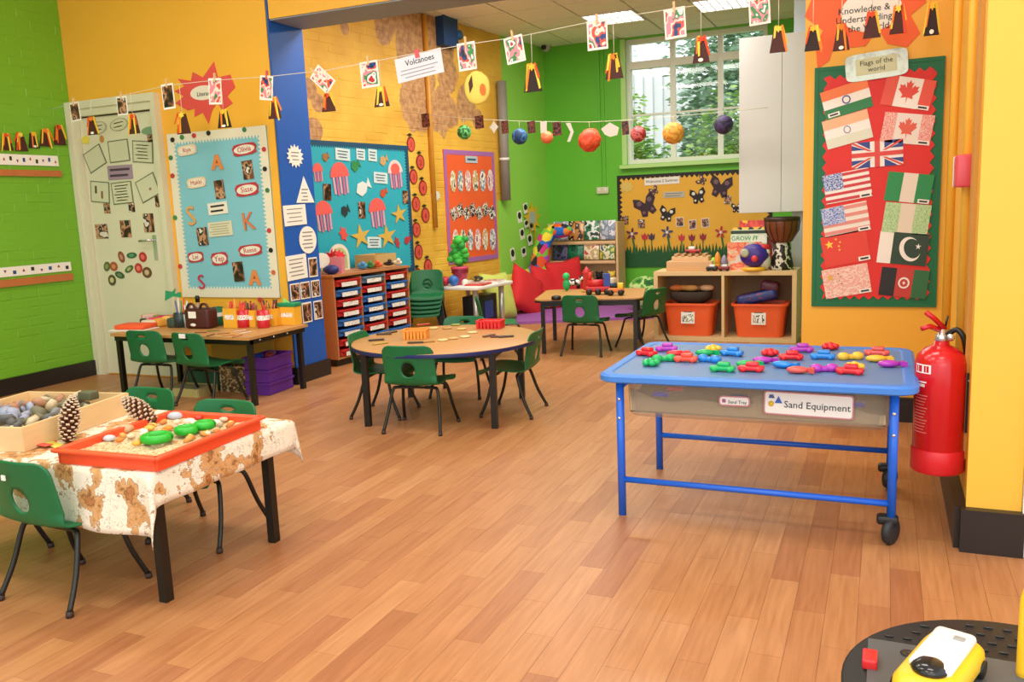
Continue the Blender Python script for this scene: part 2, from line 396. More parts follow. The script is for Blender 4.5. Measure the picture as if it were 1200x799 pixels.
for i in range(9):
    for j in range(9):
        if (i, j) in lampset: continue
        if tx0 + (i + .5) * T > .6 or ty0 + (j + .5) * T > YK: continue
        o = link('ceiling_tile', tme, ce); o.location = (tx0 + (i + .5) * T, ty0 + (j + .5) * T, ALC_Z + .012)
def troffer(i, j, label):
    e = empty('ceiling_light', (tx0 + (i + .5) * T, ty0 + (j + .5) * T, ALC_Z)); tag(e, label, 'ceiling light', 'louvred ceiling lights')
    MB().box((0, 0, .02), (.58, .58, .01), mat('#fffaf0', .5, emit=6, name='troffer_tubes')).build('diffuser', e)
    q = MB()
    for y in (-.285, .285): q.box((0, y, .005), (.59, .02, .03), white)
    for x in (-.285, .285): q.box((x, 0, .005), (.02, .58, .03), white)
    q.build('frame', e)
    lm = MB().box((0, 0, .004), (.012, .56, .014), mat('#e8e8e4', .4, name='louvre_metal')).mesh('louvre')
    for k in range(6):
        o = link('louvre', lm, e); o.location = (-.225 + k * .09, 0, 0)
troffer(*lampcells[0], 'louvred ceiling light nearest the green wall corner'); troffer(*lampcells[1], 'louvred ceiling light above the tall white cupboard')
for x, y in LAMPS:
    e = empty('ceiling_lamp', (x, y, MAIN_Z)); tag(e, 'white ceiling lamp with flat diffuser above the main room', 'ceiling lamp', 'main room ceiling lamps')
    MB().box((0, 0, -.03), (1.2, .6, .06), white).build('housing', e); MB().box((0, 0, -.065), (1.14, .54, .01), mat('#fffaf0', .5, emit=2.2, name='lamp_diffuser')).build('diffuser', e)
# window
win = struct(empty('window_1', (0, 0, 0)))
wf = mat('#eef0e2', .4, name='window_frame_paint')
ym = YK + .1
def wbar(n, x0, x1, z0, z1, d=.07): MB().box(((x0 + x1) / 2, ym, (z0 + z1) / 2), (x1 - x0, d, z1 - z0), wf).build(n, win)
fw = .055
wbar('window_frame', ws0, ws0 + fw, wt0, wt1, .1); wbar('window_frame', ws1 - fw, ws1, wt0, wt1, .1)
wbar('window_frame', ws0 + fw, ws1 - fw, wt0, wt0 + fw, .1); wbar('window_frame', ws0 + fw, ws1 - fw, wt1 - fw, wt1, .1)
c1, c2 = FK.st(787, 120)[0], FK.st(843, 120)[0]; r1, r2 = FK.st(790, 71)[1], FK.st(790, 131)[1]
wbar('mullion', c1 - .03, c1 + .03, wt0 + fw, wt1 - fw); wbar('mullion', c2 - .03, c2 + .03, wt0 + fw, wt1 - fw)
XS = [(ws0 + fw, c1 - .03), (c1 + .03, c2 - .03), (c2 + .03, ws1 - fw)]; ZS = [(wt0 + fw, r2 - .012), (r2 + .012, r1 - .045), (r1 + .045, wt1 - fw)]
for a, b_ in XS:
    wbar('transom', a, b_, r1 - .045, r1 + .045, .09); wbar('glazing_bar', a, b_, r2 - .012, r2 + .012, .04)
gl = bpy.data.materials.new('window_glass'); gl.use_nodes = True; nt = gl.node_tree
nt.nodes.remove(nt.nodes['Principled BSDF']); t_ = nt.nodes.new('ShaderNodeBsdfTransparent'); g_ = nt.nodes.new('ShaderNodeBsdfGlossy'); x_ = nt.nodes.new('ShaderNodeMixShader'); x_.inputs[0].default_value = .02
g_.inputs['Roughness'].default_value = .03
nt.links.new(t_.outputs[0], x_.inputs[1]); nt.links.new(g_.outputs[0], x_.inputs[2]); nt.links.new(x_.outputs[0], nt.nodes['Material Output'].inputs[0])
for a, b_ in XS:
    for z0, z1 in ZS: MB().box(((a + b_) / 2, ym, (z0 + z1) / 2), (b_ - a, .006, z1 - z0), gl).build('pane', win)
MB().box(((ws0 + ws1) / 2, YK - .01, wt0 - .03), (ws1 - ws0 + .14, .16, .045), mat('#b9e88c', .4, name='pale_green_sill')).build('window_sill', win)
MB().box((ws0 - .02, YK - .012, (wt0 + wt1) / 2), (.06, .03, wt1 - wt0), mat('#b9e88c', .4, name='pale_green_sill')).build('window_architrave', win)
# made-up window frame put around the fill lamp, out of view
w2 = struct(empty('added_window_frame', (.6, -2.68, 1.9), math.radians(14)))
for x in (-1.75, -.58, .58, 1.75): MB().box((x, 0, 0), (.07, .06, 2.04), wf).build('mullion', w2)
for z in (-.99, .3, .99): MB().box((0, -.005, z), (3.5, .05, .07), wf).build('transom', w2)
# outdoors seen through the window
struct(MB().box((-4, 21, -.6), (40, 20, .1), mat('#6f8a45', .9, name='lawn')).build('ground_outside'))
bl = empty('white_building', (-4.45, 17.5, -.5)); tag(bl, 'white outhouse wall seen through the upper left window pane', 'building')
MB().box((0, 1, 2.2), (1.15, 2, 4.4), mat('#ffffff', .8, name='white_render')).build('wall', bl)
for k in range(6): MB().box((-.5 + k * .2, -.012, 2.2), (.02, .02, 4.3), mat('#d9dde0', .8)).build('batten', bl)
def bush(loc, r, h, col, label, n=2600):
    e = empty('leafy_tree', loc); tag(e, label, 'tree', 'trees outside the window')
    MB().tube([(0, 0, 0), (.1, 0, h * .5), (0, .1, h * .8)], .12, mat('#5b4632', .9), 7, r2=.04).build('trunk', e)
    q = MB(); cols = [mat(c, .6) for c in col]
    for k in range(n):
        a, zz, rr = random.uniform(0, 6.28), random.uniform(-1, 1), random.uniform(.35, 1) ** .5
        bump = 1 + .22 * math.sin(3 * a + 5 * zz) + .15 * math.sin(7 * a)
        c = Vector((math.cos(a) * math.sqrt(1 - zz * zz) * r * rr * bump, math.sin(a) * math.sqrt(1 - zz * zz) * r * rr * bump, h * .55 + zz * h * .5 * rr * bump))
        s = random.uniform(.035, .07) if r < 1 else random.uniform(.06, .12); R = Matrix.Rotation(random.uniform(0, 6.28), 3, 'Z') @ Matrix.Rotation(random.uniform(-1.3, 1.3), 3, 'X')
        q.add([R @ Vector(p) * s + c for p in ((-1, 0, 0), (0, -.5, .1), (1, 0, 0), (0, .5, .1))], [(0, 1, 2, 3)], random.choice(cols))
    q.build('foliage', e)['kind'] = 'stuff'
bush((-2.3, 16.0, -.5), 1.35, 5.0, ('#6d946a', '#87aa86', '#a9c4ae'), 'tall blue-green tree behind the middle window panes', 7500)
bush((-3.9, 13.6, -.5), .75, 3.1, ('#94c44e', '#b5d872', '#77a848'), 'light green bush at the lower left of the window', 9000)
bush((-2.1, 13.0, -.5), .6, 2.9, ('#9cc25a', '#b9d67c', '#7fa650'), 'low yellow-green bush below the middle window panes', 9000)
bush((1.2, 15.6, -.5), 1.2, 4.8, ('#5f8a78', '#7fa592', '#9dbcae'), 'dark green tree partly hidden by the tall white cupboard', 6000)
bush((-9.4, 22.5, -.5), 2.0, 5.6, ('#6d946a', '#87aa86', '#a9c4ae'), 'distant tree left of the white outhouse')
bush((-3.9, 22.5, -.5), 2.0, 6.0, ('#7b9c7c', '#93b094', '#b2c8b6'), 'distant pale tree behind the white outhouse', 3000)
# ------------------------------------------------------------------ furniture
cg = mat('#0b6a3c', .42, name='green_polypropylene'); blk = mat('#15130f', .38, name='black_steel'); foot_m = mat('#3a2a26', .6, name='rubber_foot')
wood_top = mat('#bf8c52', .4, var=.08, scale=4, stretch=(3, 14, 1), name='beech_laminate')
beech = mat('#e2c08c', .5, var=.1, scale=5, stretch=(2, 2, 12), name='pale_beech')
def cat_rom(P, n):
    out = []
    for i in range(len(P) - 1):
        p0, p1, p2, p3 = (Vector(P[max(0, min(len(P) - 1, i + k))]) for k in (-1, 0, 1, 2))
        for j in range(n):
            t = j / n; out.append(.5 * ((2 * p1) + (p2 - p0) * t + (2 * p0 - 5 * p1 + 4 * p2 - p3) * t * t + (3 * p1 - p0 - 3 * p2 + p3) * t ** 3))
    out.append(Vector(P[-1])); return out
def chair_shell(slot):
    P = cat_rom([(.175, .255), (.16, .283), (.06, .287), (-.06, .277), (-.125, .287), (-.153, .325), (-.172, .42), (-.192, .53)], 9)
    S = [0]
    for a, b in zip(P, P[1:]): S.append(S[-1] + (b - a).length)
    n, cols = len(P), 29
    top = S[-1]; zi = lambda z: next(S[i] for i in range(n) if i > 40 and P[i].y >= z)
    holes = [(0, zi(.385), .042, .046)] + ([(0, zi(.487), .042, .009)] if slot else [])
    def half(s):
        d = top - s
        w = .172 - .012 * (s / top)
        if d < .05: w -= .05 * (1 - math.sqrt(max(0, 1 - (1 - d / .05) ** 2)))
        if s < .03: w -= .02 * (1 - math.sqrt(max(0, 1 - (1 - s / .03) ** 2)))
        return w
    A = [[None] * cols for _ in range(n)]
    for i in range(n):
        for j in range(cols): A[i][j] = [(j / (cols - 1) * 2 - 1) * half(S[i]), S[i]]
    dead = set()
    for i in range(n - 1):
        for j in range(cols - 1):
            a = (A[i][j][0] + A[i + 1][j + 1][0]) / 2; s = (S[i] + S[i + 1]) / 2
            if any(((a - h[0]) / h[2]) ** 2 + ((s - h[1]) / h[3]) ** 2 < 1 for h in holes): dead.add((i, j))
    for (i, j) in dead:
        for di in (0, 1):
            for dj in (0, 1):
                r, c = i + di, j + dj
                if any((r - x, c - y) not in dead for x in (0, 1) for y in (0, 1)):
                    q = A[r][c]; h = min(holes, key=lambda h: abs(h[1] - q[1]))
                    k = math.hypot((q[0] - h[0]) / h[2], (q[1] - h[1]) / h[3]) or 1
                    q[0] = h[0] + (q[0] - h[0]) / k; q[1] = h[1] + (q[1] - h[1]) / k
    def pos(a, s):
        i = max(0, min(n - 2, next((k for k in range(n - 1) if S[k + 1] >= s), n - 2)))
        t = (s - S[i]) / (S[i + 1] - S[i]); p = P[i].lerp(P[i + 1], t); u = a / .17
        back = max(0, min(1, (p.y - .285) / .06)) if p.x < 0 else 0
        return (a, p.x + back * .03 * u * u, p.y + (1 - back) * .012 * u * u)
    bm = bmesh.new(); V = {}
    for i in range(n - 1):
        for j in range(cols - 1):
            if (i, j) in dead: continue
            f = []
            for r, c in ((i, j), (i, j + 1), (i + 1, j + 1), (i + 1, j)):
                if (r, c) not in V: V[(r, c)] = bm.verts.new(pos(*A[r][c]))
                f.append(V[(r, c)])
            bm.faces.new(f)
    bmesh.ops.recalc_face_normals(bm, faces=bm.faces); bmesh.ops.solidify(bm, geom=bm.faces[:], thickness=.007)
    for f in bm.faces: f.smooth = True
    me = bpy.data.meshes.new('seat_shell'); bm.to_mesh(me); bm.free(); me.materials.append(cg); return me
LEG = []
for sx in (-1, 1):
    for sy in (-1, 1):
        y0, y1 = (.075, .165) if sy > 0 else (-.06, -.165)
        pts = cat_rom([(sx * .06, y0, .262), (sx * .115, y0 + sy * .004, .262), (sx * .142, y0 + sy * .014, .244), (sx * .162, (y0 + y1) / 2, .12), (sx * .178, y1, .012)], 4)
        LEG.append((MB().tube(pts, .0098, blk, 8).mesh('leg'), MB().tube([(sx * .1775, y1 - sy * .003, .02), (sx * .179, y1, 0)], .0125, foot_m, 8).mesh('foot')))
BARM = MB().box((0, .075, .266), (.2, .016, .012), blk).box((0, -.06, .262), (.2, .016, .012), blk).box((0, .01, .266), (.016, .15, .01), blk).mesh('seat_frame')
SHELL = {k: chair_shell(k) for k in (False, True)}
def make_chair(loc, deg, label, slot=True, group='green classroom chairs', z=0):
    e = empty('classroom_chair', (loc[0], loc[1], z), math.radians(deg)); tag(e, label, 'chair', group)
    link('seat_shell', SHELL[slot], e); link('seat_frame', BARM, e)
    for a, b in LEG:
        l = link('leg', a, e); link('foot', b, l)
    return e
def sticker(chair, p, d, m):
    MB().box(p, d, m).build('sticker', chair)
c = make_chair((-2.64, 2.02), -2, 'green plastic chair with oval hole nearest the camera at the map cloth table', False)
sticker(c, (-.02, -.197, .475), (.018, .004, .018), white)
make_chair((-3.26, 2.1), 3, 'green plastic chair cut off by the left picture edge')
make_chair((-2.55, 2.60), 183, 'green plastic chair behind the orange sand tray at the map cloth table')
make_chair((-3.12, 2.72), 178, 'green plastic chair behind the wooden pebble box')
make_chair((-4.84, 4.63), 3, 'green plastic chair with a bare back at the left end of the craft table')
c = make_chair((-4.36, 4.58), -6, 'green plastic chair with a white sticker on its back at the craft table')
sticker(c, (0, -.199, .512), (.06, .006, .03), white)
make_chair((-2.53, 4.36), 8, 'green plastic chair seen from behind in front of the round table', False)
make_chair((-2.14, 4.87), 96, 'green plastic chair on the right side of the round table')
make_chair((-2.95, 4.63), -80, 'green plastic chair on the left side of the round table', False)
make_chair((-2.72, 5.27), 190, 'green plastic chair on the far side of the round table')
make_chair((-3.08, 6.72), -62, 'green plastic chair turned sideways beside the lime floor cushion')
make_chair((-2.36, 6.98), 2, 'dark green plastic chair tucked under the toy table')
make_chair((-1.98, 7.45), 66, 'green plastic chair between toy table and wooden shelf unit')
for k in range(5):
    p = FA.P + FA.S * 1.84 + FA.N * (.34 + .012 * k)
    make_chair((p.x, p.y), 205, ['bottom', 'second lowest', 'middle', 'second highest', 'topmost'][k] + ' chair of the green stack beside the tray cabinet', False, 'stacked green chairs', z=k * .042)

def table_legs(e, pts, h, s=.034, m=blk):
    for x, y in pts: MB().box((x, y, h / 2), (s, s, h), m).build('leg', e)
# table with map cloth
e = empty('rectangular_table', (-2.78, 2.33, 0)); tag(e, 'black legged table under the world map cloth', 'table')
MB().box((0, 0, .475), (1.2, .70, .022), wood_top).build('tabletop', e)
q = MB()
for y in (-.29, .29): q.box((0, y, .445), (1.06, .03, .036), blk)
for x in (-.53, .53): q.box((x, 0, .445), (.03, .55, .036), blk)
q.build('frame', e); table_legs(e, [(-.54, -.275), (.535, -.275), (.55, .28), (-.54, .28)], .464)
def map_mat():
    m = bpy.data.materials.new('antique_map_print'); m.use_nodes = True; nt = m.node_tree; b = nt.nodes['Principled BSDF']; b.inputs['Roughness'].default_value = .5
    g = nt.nodes.new('ShaderNodeNewGeometry')
    def noise(sc, det, ro):
        n = nt.nodes.new('ShaderNodeTexNoise'); n.inputs['Scale'].default_value = sc; n.inputs['Detail'].default_value = det; n.inputs['Roughness'].default_value = ro; nt.links.new(g.outputs['Position'], n.inputs['Vector']); return n
    def ramp(n, st):
        r = nt.nodes.new('ShaderNodeValToRGB'); e = r.color_ramp.elements; e[0].position, e[1].position = st[0][0], st[-1][0]; e[0].color, e[1].color = rgb(st[0][1]), rgb(st[-1][1])
        for p, c in st[1:-1]: k = e.new(p); k.color = rgb(c)
        nt.links.new(n.outputs['Fac'], r.inputs[0]); return r
    r = ramp(noise(11, 6, .6), ((0, '#e6dcc2'), (.50, '#efe6d2'), (.525, '#efe6d2'), (.533, '#7a5638'), (.548, '#d8a872'), (.62, '#c89258'), (.64, '#7a5638'), (.66, '#b87a46')))
    c = ramp(noise(16, 4, .55), ((0, '#ffffff'), (.405, '#ffffff'), (.415, '#8a7258'), (.425, '#ffffff'), (.495, '#ffffff'), (.502, '#a08a70'), (.509, '#ffffff'), (1, '#ffffff')))
    mx = nt.nodes.new('ShaderNodeMix'); mx.data_type = 'RGBA'; mx.blend_type = 'MULTIPLY'; mx.inputs['Factor'].default_value = .8
    nt.links.new(r.outputs[0], mx.inputs['A']); nt.links.new(c.outputs[0], mx.inputs['B']); nt.links.new(mx.outputs['Result'], b.inputs['Base Color']); return m
def cloth():
    hx, hy, z0, N = .612, .362, .4885, 20
    X0, X1, Y0, Y1 = -hx - .1, hx + .12, -hy - .225, hy + .15       # sheet edges
    nx, ny = 64, 56
    V = []
    for j in range(ny + 1):
        for i in range(nx + 1):
            x = X0 + (X1 - X0) * i / nx; y = Y0 + (Y1 - Y0) * j / ny
            ox = max(0, abs(x) - hx); oy = max(0, abs(y) - hy); sx = 1 if x > 0 else -1; sy = 1 if y > 0 else -1
            if ox == 0 and oy == 0: V.append((x, y, z0)); continue
            d = math.hypot(ox, oy)
            if ox and oy:      # corner folds to a point
                a = math.atan2(oy, ox); out = .012 + .1 * d * (math.sin(2 * a) ** 2)
                px = hx + out * math.cos(a) * 1.2; py = hy + out * math.sin(a) * 1.2; V.append((sx * px, sy * py, z0 - d * .96))
            elif ox: V.append((sx * (hx + min(ox, .01) + .10 * max(0, ox - .01) + .006 * math.sin(y * 26) * ox / .15), y, z0 - max(0, ox - .008) * .97))
            else: V.append((x, sy * (hy + min(oy, .01) + .06 * max(0, oy - .01) + .012 * math.sin(x * 17 + 1) * oy / .2), z0 - max(0, oy - .008) * .97))
    F = [(j * (nx + 1) + i, j * (nx + 1) + i + 1, (j + 1) * (nx + 1) + i + 1, (j + 1) * (nx + 1) + i) for j in range(ny) for i in range(nx)]
    o = MB().add(V, F, map_mat(), True).build('tablecloth'); o.location = (-2.78, 2.33, 0)
    md = o.modifiers.new('thick', 'SOLIDIFY'); md.thickness = .0022; md.offset = 1
    tag(o, 'cream tablecloth printed with an antique world map', 'tablecloth')
cloth()
ZT = .492
# orange tray of sand
tr = empty('sand_tray', (-2.375, 2.245, ZT), math.radians(3)); tr.scale = (.83, .9, .85); tag(tr, 'orange plastic tray filled with sand and treasures', 'tray')
om = mat('#f2542c', .4, name='orange_plastic')
q = MB(); q.box((0, 0, .004), (.5, .58, .008), om)
for s in (-1, 1):
    q.box((s * .252, 0, .028), (.012, .6, .056), om); q.box((0, s * .294, .028), (.5, .012, .056), om)
q.build('tray_body', tr)
q = MB()
for s in (-1, 1): q.rbox((s * .264, 0, .054), (.034, .632, .014), .005, om); q.rbox((0, s * .304, .054), (.53, .034, .014), .005, om)
q.build('rim', tr)
n = 30; V = []
for j in range(n + 1):
    for i in range(n + 1): V.append((-.245 + .49 * i / n, -.287 + .574 * j / n, .03 + .008 * math.sin(i * .9) * math.cos(j * .7) + random.uniform(-.003, .003)))
q = MB().add(V, [(j * (n + 1) + i, j * (n + 1) + i + 1, (j + 1) * (n + 1) + i + 1, (j + 1) * (n + 1) + i) for j in range(n) for i in range(n)], mosaic('rice_sand', ('#b89a6c', '#d8c49c', '#cbb084', '#c08a50'), 60, .8, coord='Object'), True)
q.build('sand', tr)['kind'] = 'stuff'
def in_tray(u, v, z): return at_z(u, v, z)
def pinecone(name_loc, ang, tilt, L, label):
    o = empty('pine_cone', name_loc); o.rotation_euler = (tilt, 0, ang); tag(o, label, 'pine cone', 'pine cones')
    q = MB().lathe([(.004, 0), (.014, .012), (.016, L * .45), (.01, L * .8), (.003, L)], m=mat('#4a2416', .7), n=10).build('core', o)
    s = MB(); sm = [mat('#5a2d1a', .65), mat('#7c4a2c', .65), mat('#d9c2a4', .7)]
    for k in range(int(L * 620)):
        t = (k + .5) / int(L * 620); a = k * 2.39996; r = .022 * math.sin(math.pi * min(1, t * .85 + .13)) + .004
        R = Matrix.Rotation(a, 3, 'Z') @ Matrix.Rotation(-.5, 3, 'Y'); c = Vector((math.cos(a) * r * .55, math.sin(a) * r * .55, t * L))
        w = .011
        s.add([R @ Vector(p) + c for p in ((0, -w * .5, 0), (r * .9, -w, 0), (r * 1.05, 0, .003), (r * .9, w, 0), (0, w * .5, 0), (r * .5, 0, .006))], [(0, 1, 5), (1, 2, 5), (2, 3, 5), (3, 4, 5), (4, 0, 5), (4, 3, 2, 1, 0)], sm[k % 2])
        s.box(R @ Vector((r * 1.02, 0, .002)) + c, (.007, .012, .004), sm[2], rot=R)
    s.build('scales', o)
p = at_z(78, 517, .5); pinecone((p.x, p.y, .495), .2, math.radians(-20), .17, 'brown pine cone standing between wooden box and orange tray')
p = at_z(182, 494, .53); pinecone((p.x, p.y, .528), math.radians(-80), math.radians(55), .16, 'brown pine cone leaning on the back rim of the orange tray')
gm = mat('#1fae2b', .35, name='green_cutter_plastic')
def ring(u, v, z, r, label, tilt=0):
    p = at_z(u, v, z); pts = [(math.cos(a) * r, math.sin(a) * r * .9, .008) for a in [k * math.pi / 12 for k in range(25)]]
    o = empty('play_ring', (p.x, p.y, z)); o.rotation_euler = (tilt, 0, .3); tag(o, label, 'toy ring', 'green toy rings in the tray')
    q = MB().tube(pts, .016, gm, 10, cap=False); q.build('ring', o)
    MB().ball((0, 0, .004), r * .35, mat('#8a4a2a', .7), 1, (1, 1, .5)).build('clay', o)
ring(184, 515, .535, .042, 'bright green toy ring lying at the front of the tray')
ring(219, 506, .535, .03, 'bright green toy ring beside the larger one in the tray')
ring(240, 500, .54, .026, 'light green toy ring nearest the tray rim')
treas = [(128, 512, .02, '#b9bec4', 'grey pebble in the orange tray'), (146, 501, .03, '#c9a17a', 'tan stone in the orange tray'), (205, 486, .028, '#b4bac6', 'blue-grey stone beside the leaning pine cone'), (160, 518, .016, '#dfa43a', 'amber shell beside the green ring'), (175, 500, .018, '#e0b04a', 'yellow shell in the orange tray'), (197, 500, .016, '#e28a2a', 'orange shell in the orange tray'), (222, 492, .02, '#e9dfcc', 'cream shell at the back of the tray'), (232, 488, .016, '#c0392b', 'red bead by the back rim of the tray'), (252, 494, .02, '#efe6d2', 'white shell near the right rim of the tray'), (140, 514, .014, '#d07a2a', 'rusty shell at the left of the tray'), (168, 507, .014, '#f0e0c0', 'pale shell in the middle of the tray'), (262, 490, .016, '#d8b9a0', 'pinkish shell near the right rim')]
for u, v, r, c, l in treas:
    p = at_z(u, v, .535); o = MB().ball((0, 0, 0), r, mat(c, .55, var=.15, scale=60), 2, (1.2, 1, .6), .07).build('stone' if 'stone' in l or 'pebble' in l else ('bead' if 'bead' in l else 'shell')); o.location = (p.x, p.y, .531); tag(o, l, 'shell' if 'shell' in l else ('bead' if 'bead' in l else 'stone'), 'treasures in the tray')
rn = random.Random(3)
for k in range(34):
    c = ('#e8d8b8', '#d89a4a', '#f2ead8', '#b8a890', '#c87a3a', '#e0c060')[k % 6]
    o = MB().ball((0, 0, 0), rn.uniform(.009, .016), mat(c, .6), 1, (1.6, 1, .7), .12).build('shell'); a_ = Matrix.Rotation(math.radians(3), 3, 'Z') @ Vector((rn.uniform(-.17, .17), rn.uniform(-.05, .22), 0))
    o.location = (-2.375 + a_.x, 2.245 + a_.y, .53); o.rotation_euler = (0, rn.uniform(-.4, .4), rn.uniform(0, 6)); tag(o, ('cream', 'honey', 'white', 'grey', 'rust', 'yellow')[k % 6] + ' chip scattered in the sand of the orange tray', 'shell', 'chips scattered in the tray')
# paper strips and craft fan beside the tray
for k, (u, v, ang, col, l) in enumerate(((52, 515, .5, '#e8402c', 'red paper strip fanned beside the tray'), (60, 519, .42, '#c7d94a', 'lime paper strip fanned beside the tray'), (66, 523, .35, '#e8c04a', 'yellow paper strip fanned beside the tray'), (72, 511, .6, '#8fd65a', 'light green paper fan with dots beside the wooden box'), (45, 522, .62, '#d94a3a', 'outermost red paper strip of the fan'), (95, 497, .5, '#7fd04c', 'light green paper frog between box and tray'))):
    p = at_z(u, v, .495); o = MB().rbox((0, 0, 0), (.03 if k not in (3, 5) else .055, .13 if k != 5 else .07, .003), .0012, mat(col, .6), seg=1).build('paper_strip'); o.location = (p.x, p.y, .4935 + .002 * k); o.rotation_euler = (0, 0, ang + .9); tag(o, l, 'paper strip', 'paper strips on the map cloth')
# wooden box of pebbles
wbx = empty('wooden_box', (-3.13, 2.27, ZT), math.radians(10)); tag(wbx, 'shallow pale wooden box heaped with pebbles', 'box')
MB().box((0, 0, .005), (.50, .56, .01), beech).build('base', wbx)
for s in (-1, 1):
    MB().box((s * .247, 0, .045), (.014, .58, .09), beech).build('side_panel', wbx); MB().box((0, s * .283, .045), (.48, .014, .09), beech).build('end_panel', wbx)
pm = [mat(c, .6, var=.2, scale=40) for c in ('#7d7f84', '#9aa0b4', '#5a5a58', '#c9b894', '#6d6a50', '#a7785a')]
PE = [MB().ball((0, 0, 0), 1, m, 1, (1.25, 1, .6), .1).mesh('pebble') for m in pm]
R_ = Matrix.Rotation(math.radians(10), 3, 'Z')
for k in range(84):
    a = Vector((random.uniform(-.21, .21), random.uniform(-.25, .25), .03 + .04 * random.random())); a.z += .02 * (1 - abs(a.x) / .21)
    o = link('pebble', PE[k % 6]); o.location = Vector(wbx.location) + R_ @ a; r = random.uniform(.02, .034); o.scale = (r, r, r); o.rotation_euler = (random.random(), random.random(), random.uniform(0, 6))
    tag(o, ['dark grey pebble', 'blue-grey pebble', 'charcoal pebble', 'sandy pebble', 'olive pebble', 'rusty pebble'][k % 6] + ' heaped in the shallow wooden box', 'pebble', 'pebbles in the wooden box')
o = MB().rbox((0, 0, 0), (.07, .05, .035), .006, mat('#56583e', .6)).build('toy_block'); o.location = Vector(wbx.location) + R_ @ Vector((.14, .19, .10)); tag(o, 'olive block on the pebbles at the far end of the wooden box', 'block')

# craft table
ct = empty('craft_table', (-4.6, 4.88, 0)); tag(ct, 'rectangular craft table with black frame by the blue pillar', 'table')
MB().box((0, 0, .475), (1.29, .66, .02), wood_top).build('tabletop', ct)
q = MB()
for y in (-.30, .30): q.box((0, y, .447), (1.25, .028, .036), blk)
for x in (-.615, .615): q.box((x, 0, .447), (.028, .6, .036), blk)
q.build('frame', ct); table_legs(ct, [(-.612, -.285), (.612, -.285), (.6, .275), (-.612, .275)], .465)
bolt = MB().ball((0, 0, 0), .008, mat('#e8e8e8', .3, metal=.8), 1).mesh('bolt')
for y in (-.2, -.05, .1): o = link('bolt', bolt, ct); o.location = (.63, y, .45)
ZC = .486
# round table
rt = empty('round_table', (-2.56, 4.78, 0)); tag(rt, 'round beech table with blue edge and four black legs', 'table')
MB().lathe([(.59, 0), (.6, .004), (.6, .02), (.59, .024)], (0, 0, .458), wood_top, 56).build('tabletop', rt)
q = MB().lathe([(.603, .456), (.6035, .458), (.6035, .476), (.603, .478)], m=mat('#1c2860', .4, name='blue_table_edge'), n=56, cap=False); q.build('edge_band', rt)
a0 = math.radians(11); R = Matrix.Rotation(a0, 3, 'Z')
q = MB()
for s in (-1, 1): q.box(R @ Vector((0, s * .37, .437)), (.8, .026, .034), blk, rz=a0); q.box(R @ Vector((s * .4, 0, .437)), (.026, .76, .034), blk, rz=a0)
q.build('frame', rt)
for x, y in ((-.4, -.4), (.4, -.4), (.4, .4), (-.4, .4)):
    v = R @ Vector((x, y, 0)); MB().box((v.x, v.y, .228), (.036, .036, .456), blk, rz=a0).build('leg', rt)
ZR = .483
# toy table in the alcove
dt = empty('toy_table', (-2.42, 7.36, 0), math.radians(13)); tag(dt, 'low table with black edge by the book rack', 'table')
def rrect(w, d, r, n=6):
    out = []
    for cx, cy, a in ((w / 2 - r, d / 2 - r, 0), (-w / 2 + r, d / 2 - r, 90), (-w / 2 + r, -d / 2 + r, 180), (w / 2 - r, -d / 2 + r, 270)):
        for k in range(n + 1): t = math.radians(a + 90 * k / n); out.append((cx + r * math.cos(t), cy + r * math.sin(t)))
    return out
MB().prism(rrect(.94, .86, .08), .462, .484, wood_top).build('tabletop', dt); MB().prism(rrect(.945, .865, .082), .457, .472, blk).build('edge_band', dt)
q = MB()
for s in (-1, 1): q.box((0, s * .37, .437), (.8, .026, .034), blk); q.box((s * .4, 0, .437), (.026, .72, .034), blk)
q.build('frame', dt); table_legs(dt, [(-.4, -.37), (.4, -.37), (.4, .37), (-.4, .37)], .457)

# tray cabinet against the alcove wall
s0 = .43; s1 = (FA.hit(478, 312, .46) - FA.P).dot(FA.S); DEP = .44
cab = empty('tray_cabinet'); cab.matrix_world = FA.M((s0, 0), .02); tag(cab, 'wooden cabinet of red and blue trays against the brick wall', 'cabinet')
cw = mat('#b5764a', .5, var=.08, scale=6, stretch=(4, 4, .6), name='brown_laminate'); W = s1 - s0; HC = .765
def cb(n, s, t, nn, d, m=cw): return MB().box((s, t, nn), d, m).build(n, cab)
cb('side_panel', .009, HC / 2 + .03, DEP / 2, (.018, HC - .06, DEP)); cb('side_panel', W - .009, HC / 2 + .03, DEP / 2, (.018, HC - .06, DEP))
cb('top_panel', W / 2, HC + .009, DEP / 2 + .005, (W + .03, .018, DEP + .02)); cb('base_panel', W / 2, .07, DEP / 2, (W - .036, .018, DEP)); cb('back_panel', W / 2, HC / 2 + .03, .006, (W - .036, HC - .1, .012))
cb('plinth', W / 2, .03, DEP / 2, (W - .02, .06, DEP - .06), black)
cwid = (W - .036) / 3
for k in (1, 2): cb('divider', .018 + cwid * k, HC / 2 + .03, DEP / 2, (.016, HC - .09, DEP))
tm = {'r': mat('#c22a2e', .4, name='red_tray'), 'b': mat('#2f6fbf', .4, name='blue_tray'), 'g': mat('#5d7d9d', .4, name='greyblue_tray')}
ph = (HC - .085) / 8
tms = {}
for k, m in tm.items():
    w = cwid - .03; q = MB(); q.box((0, 0, -.19), (w, ph * .62, .38), m, taper=1)
    q.box((0, ph * .27, .008), (w + .008, .012, .03), m); q.prism([(-w * .44, ph * .2), (-w * .3, -ph * .1), (-w * .3, -ph * .33), (w * .3, -ph * .33), (w * .3, -ph * .1), (w * .44, ph * .2)], 0, .014, m)
    tms[k] = q.mesh('tray')
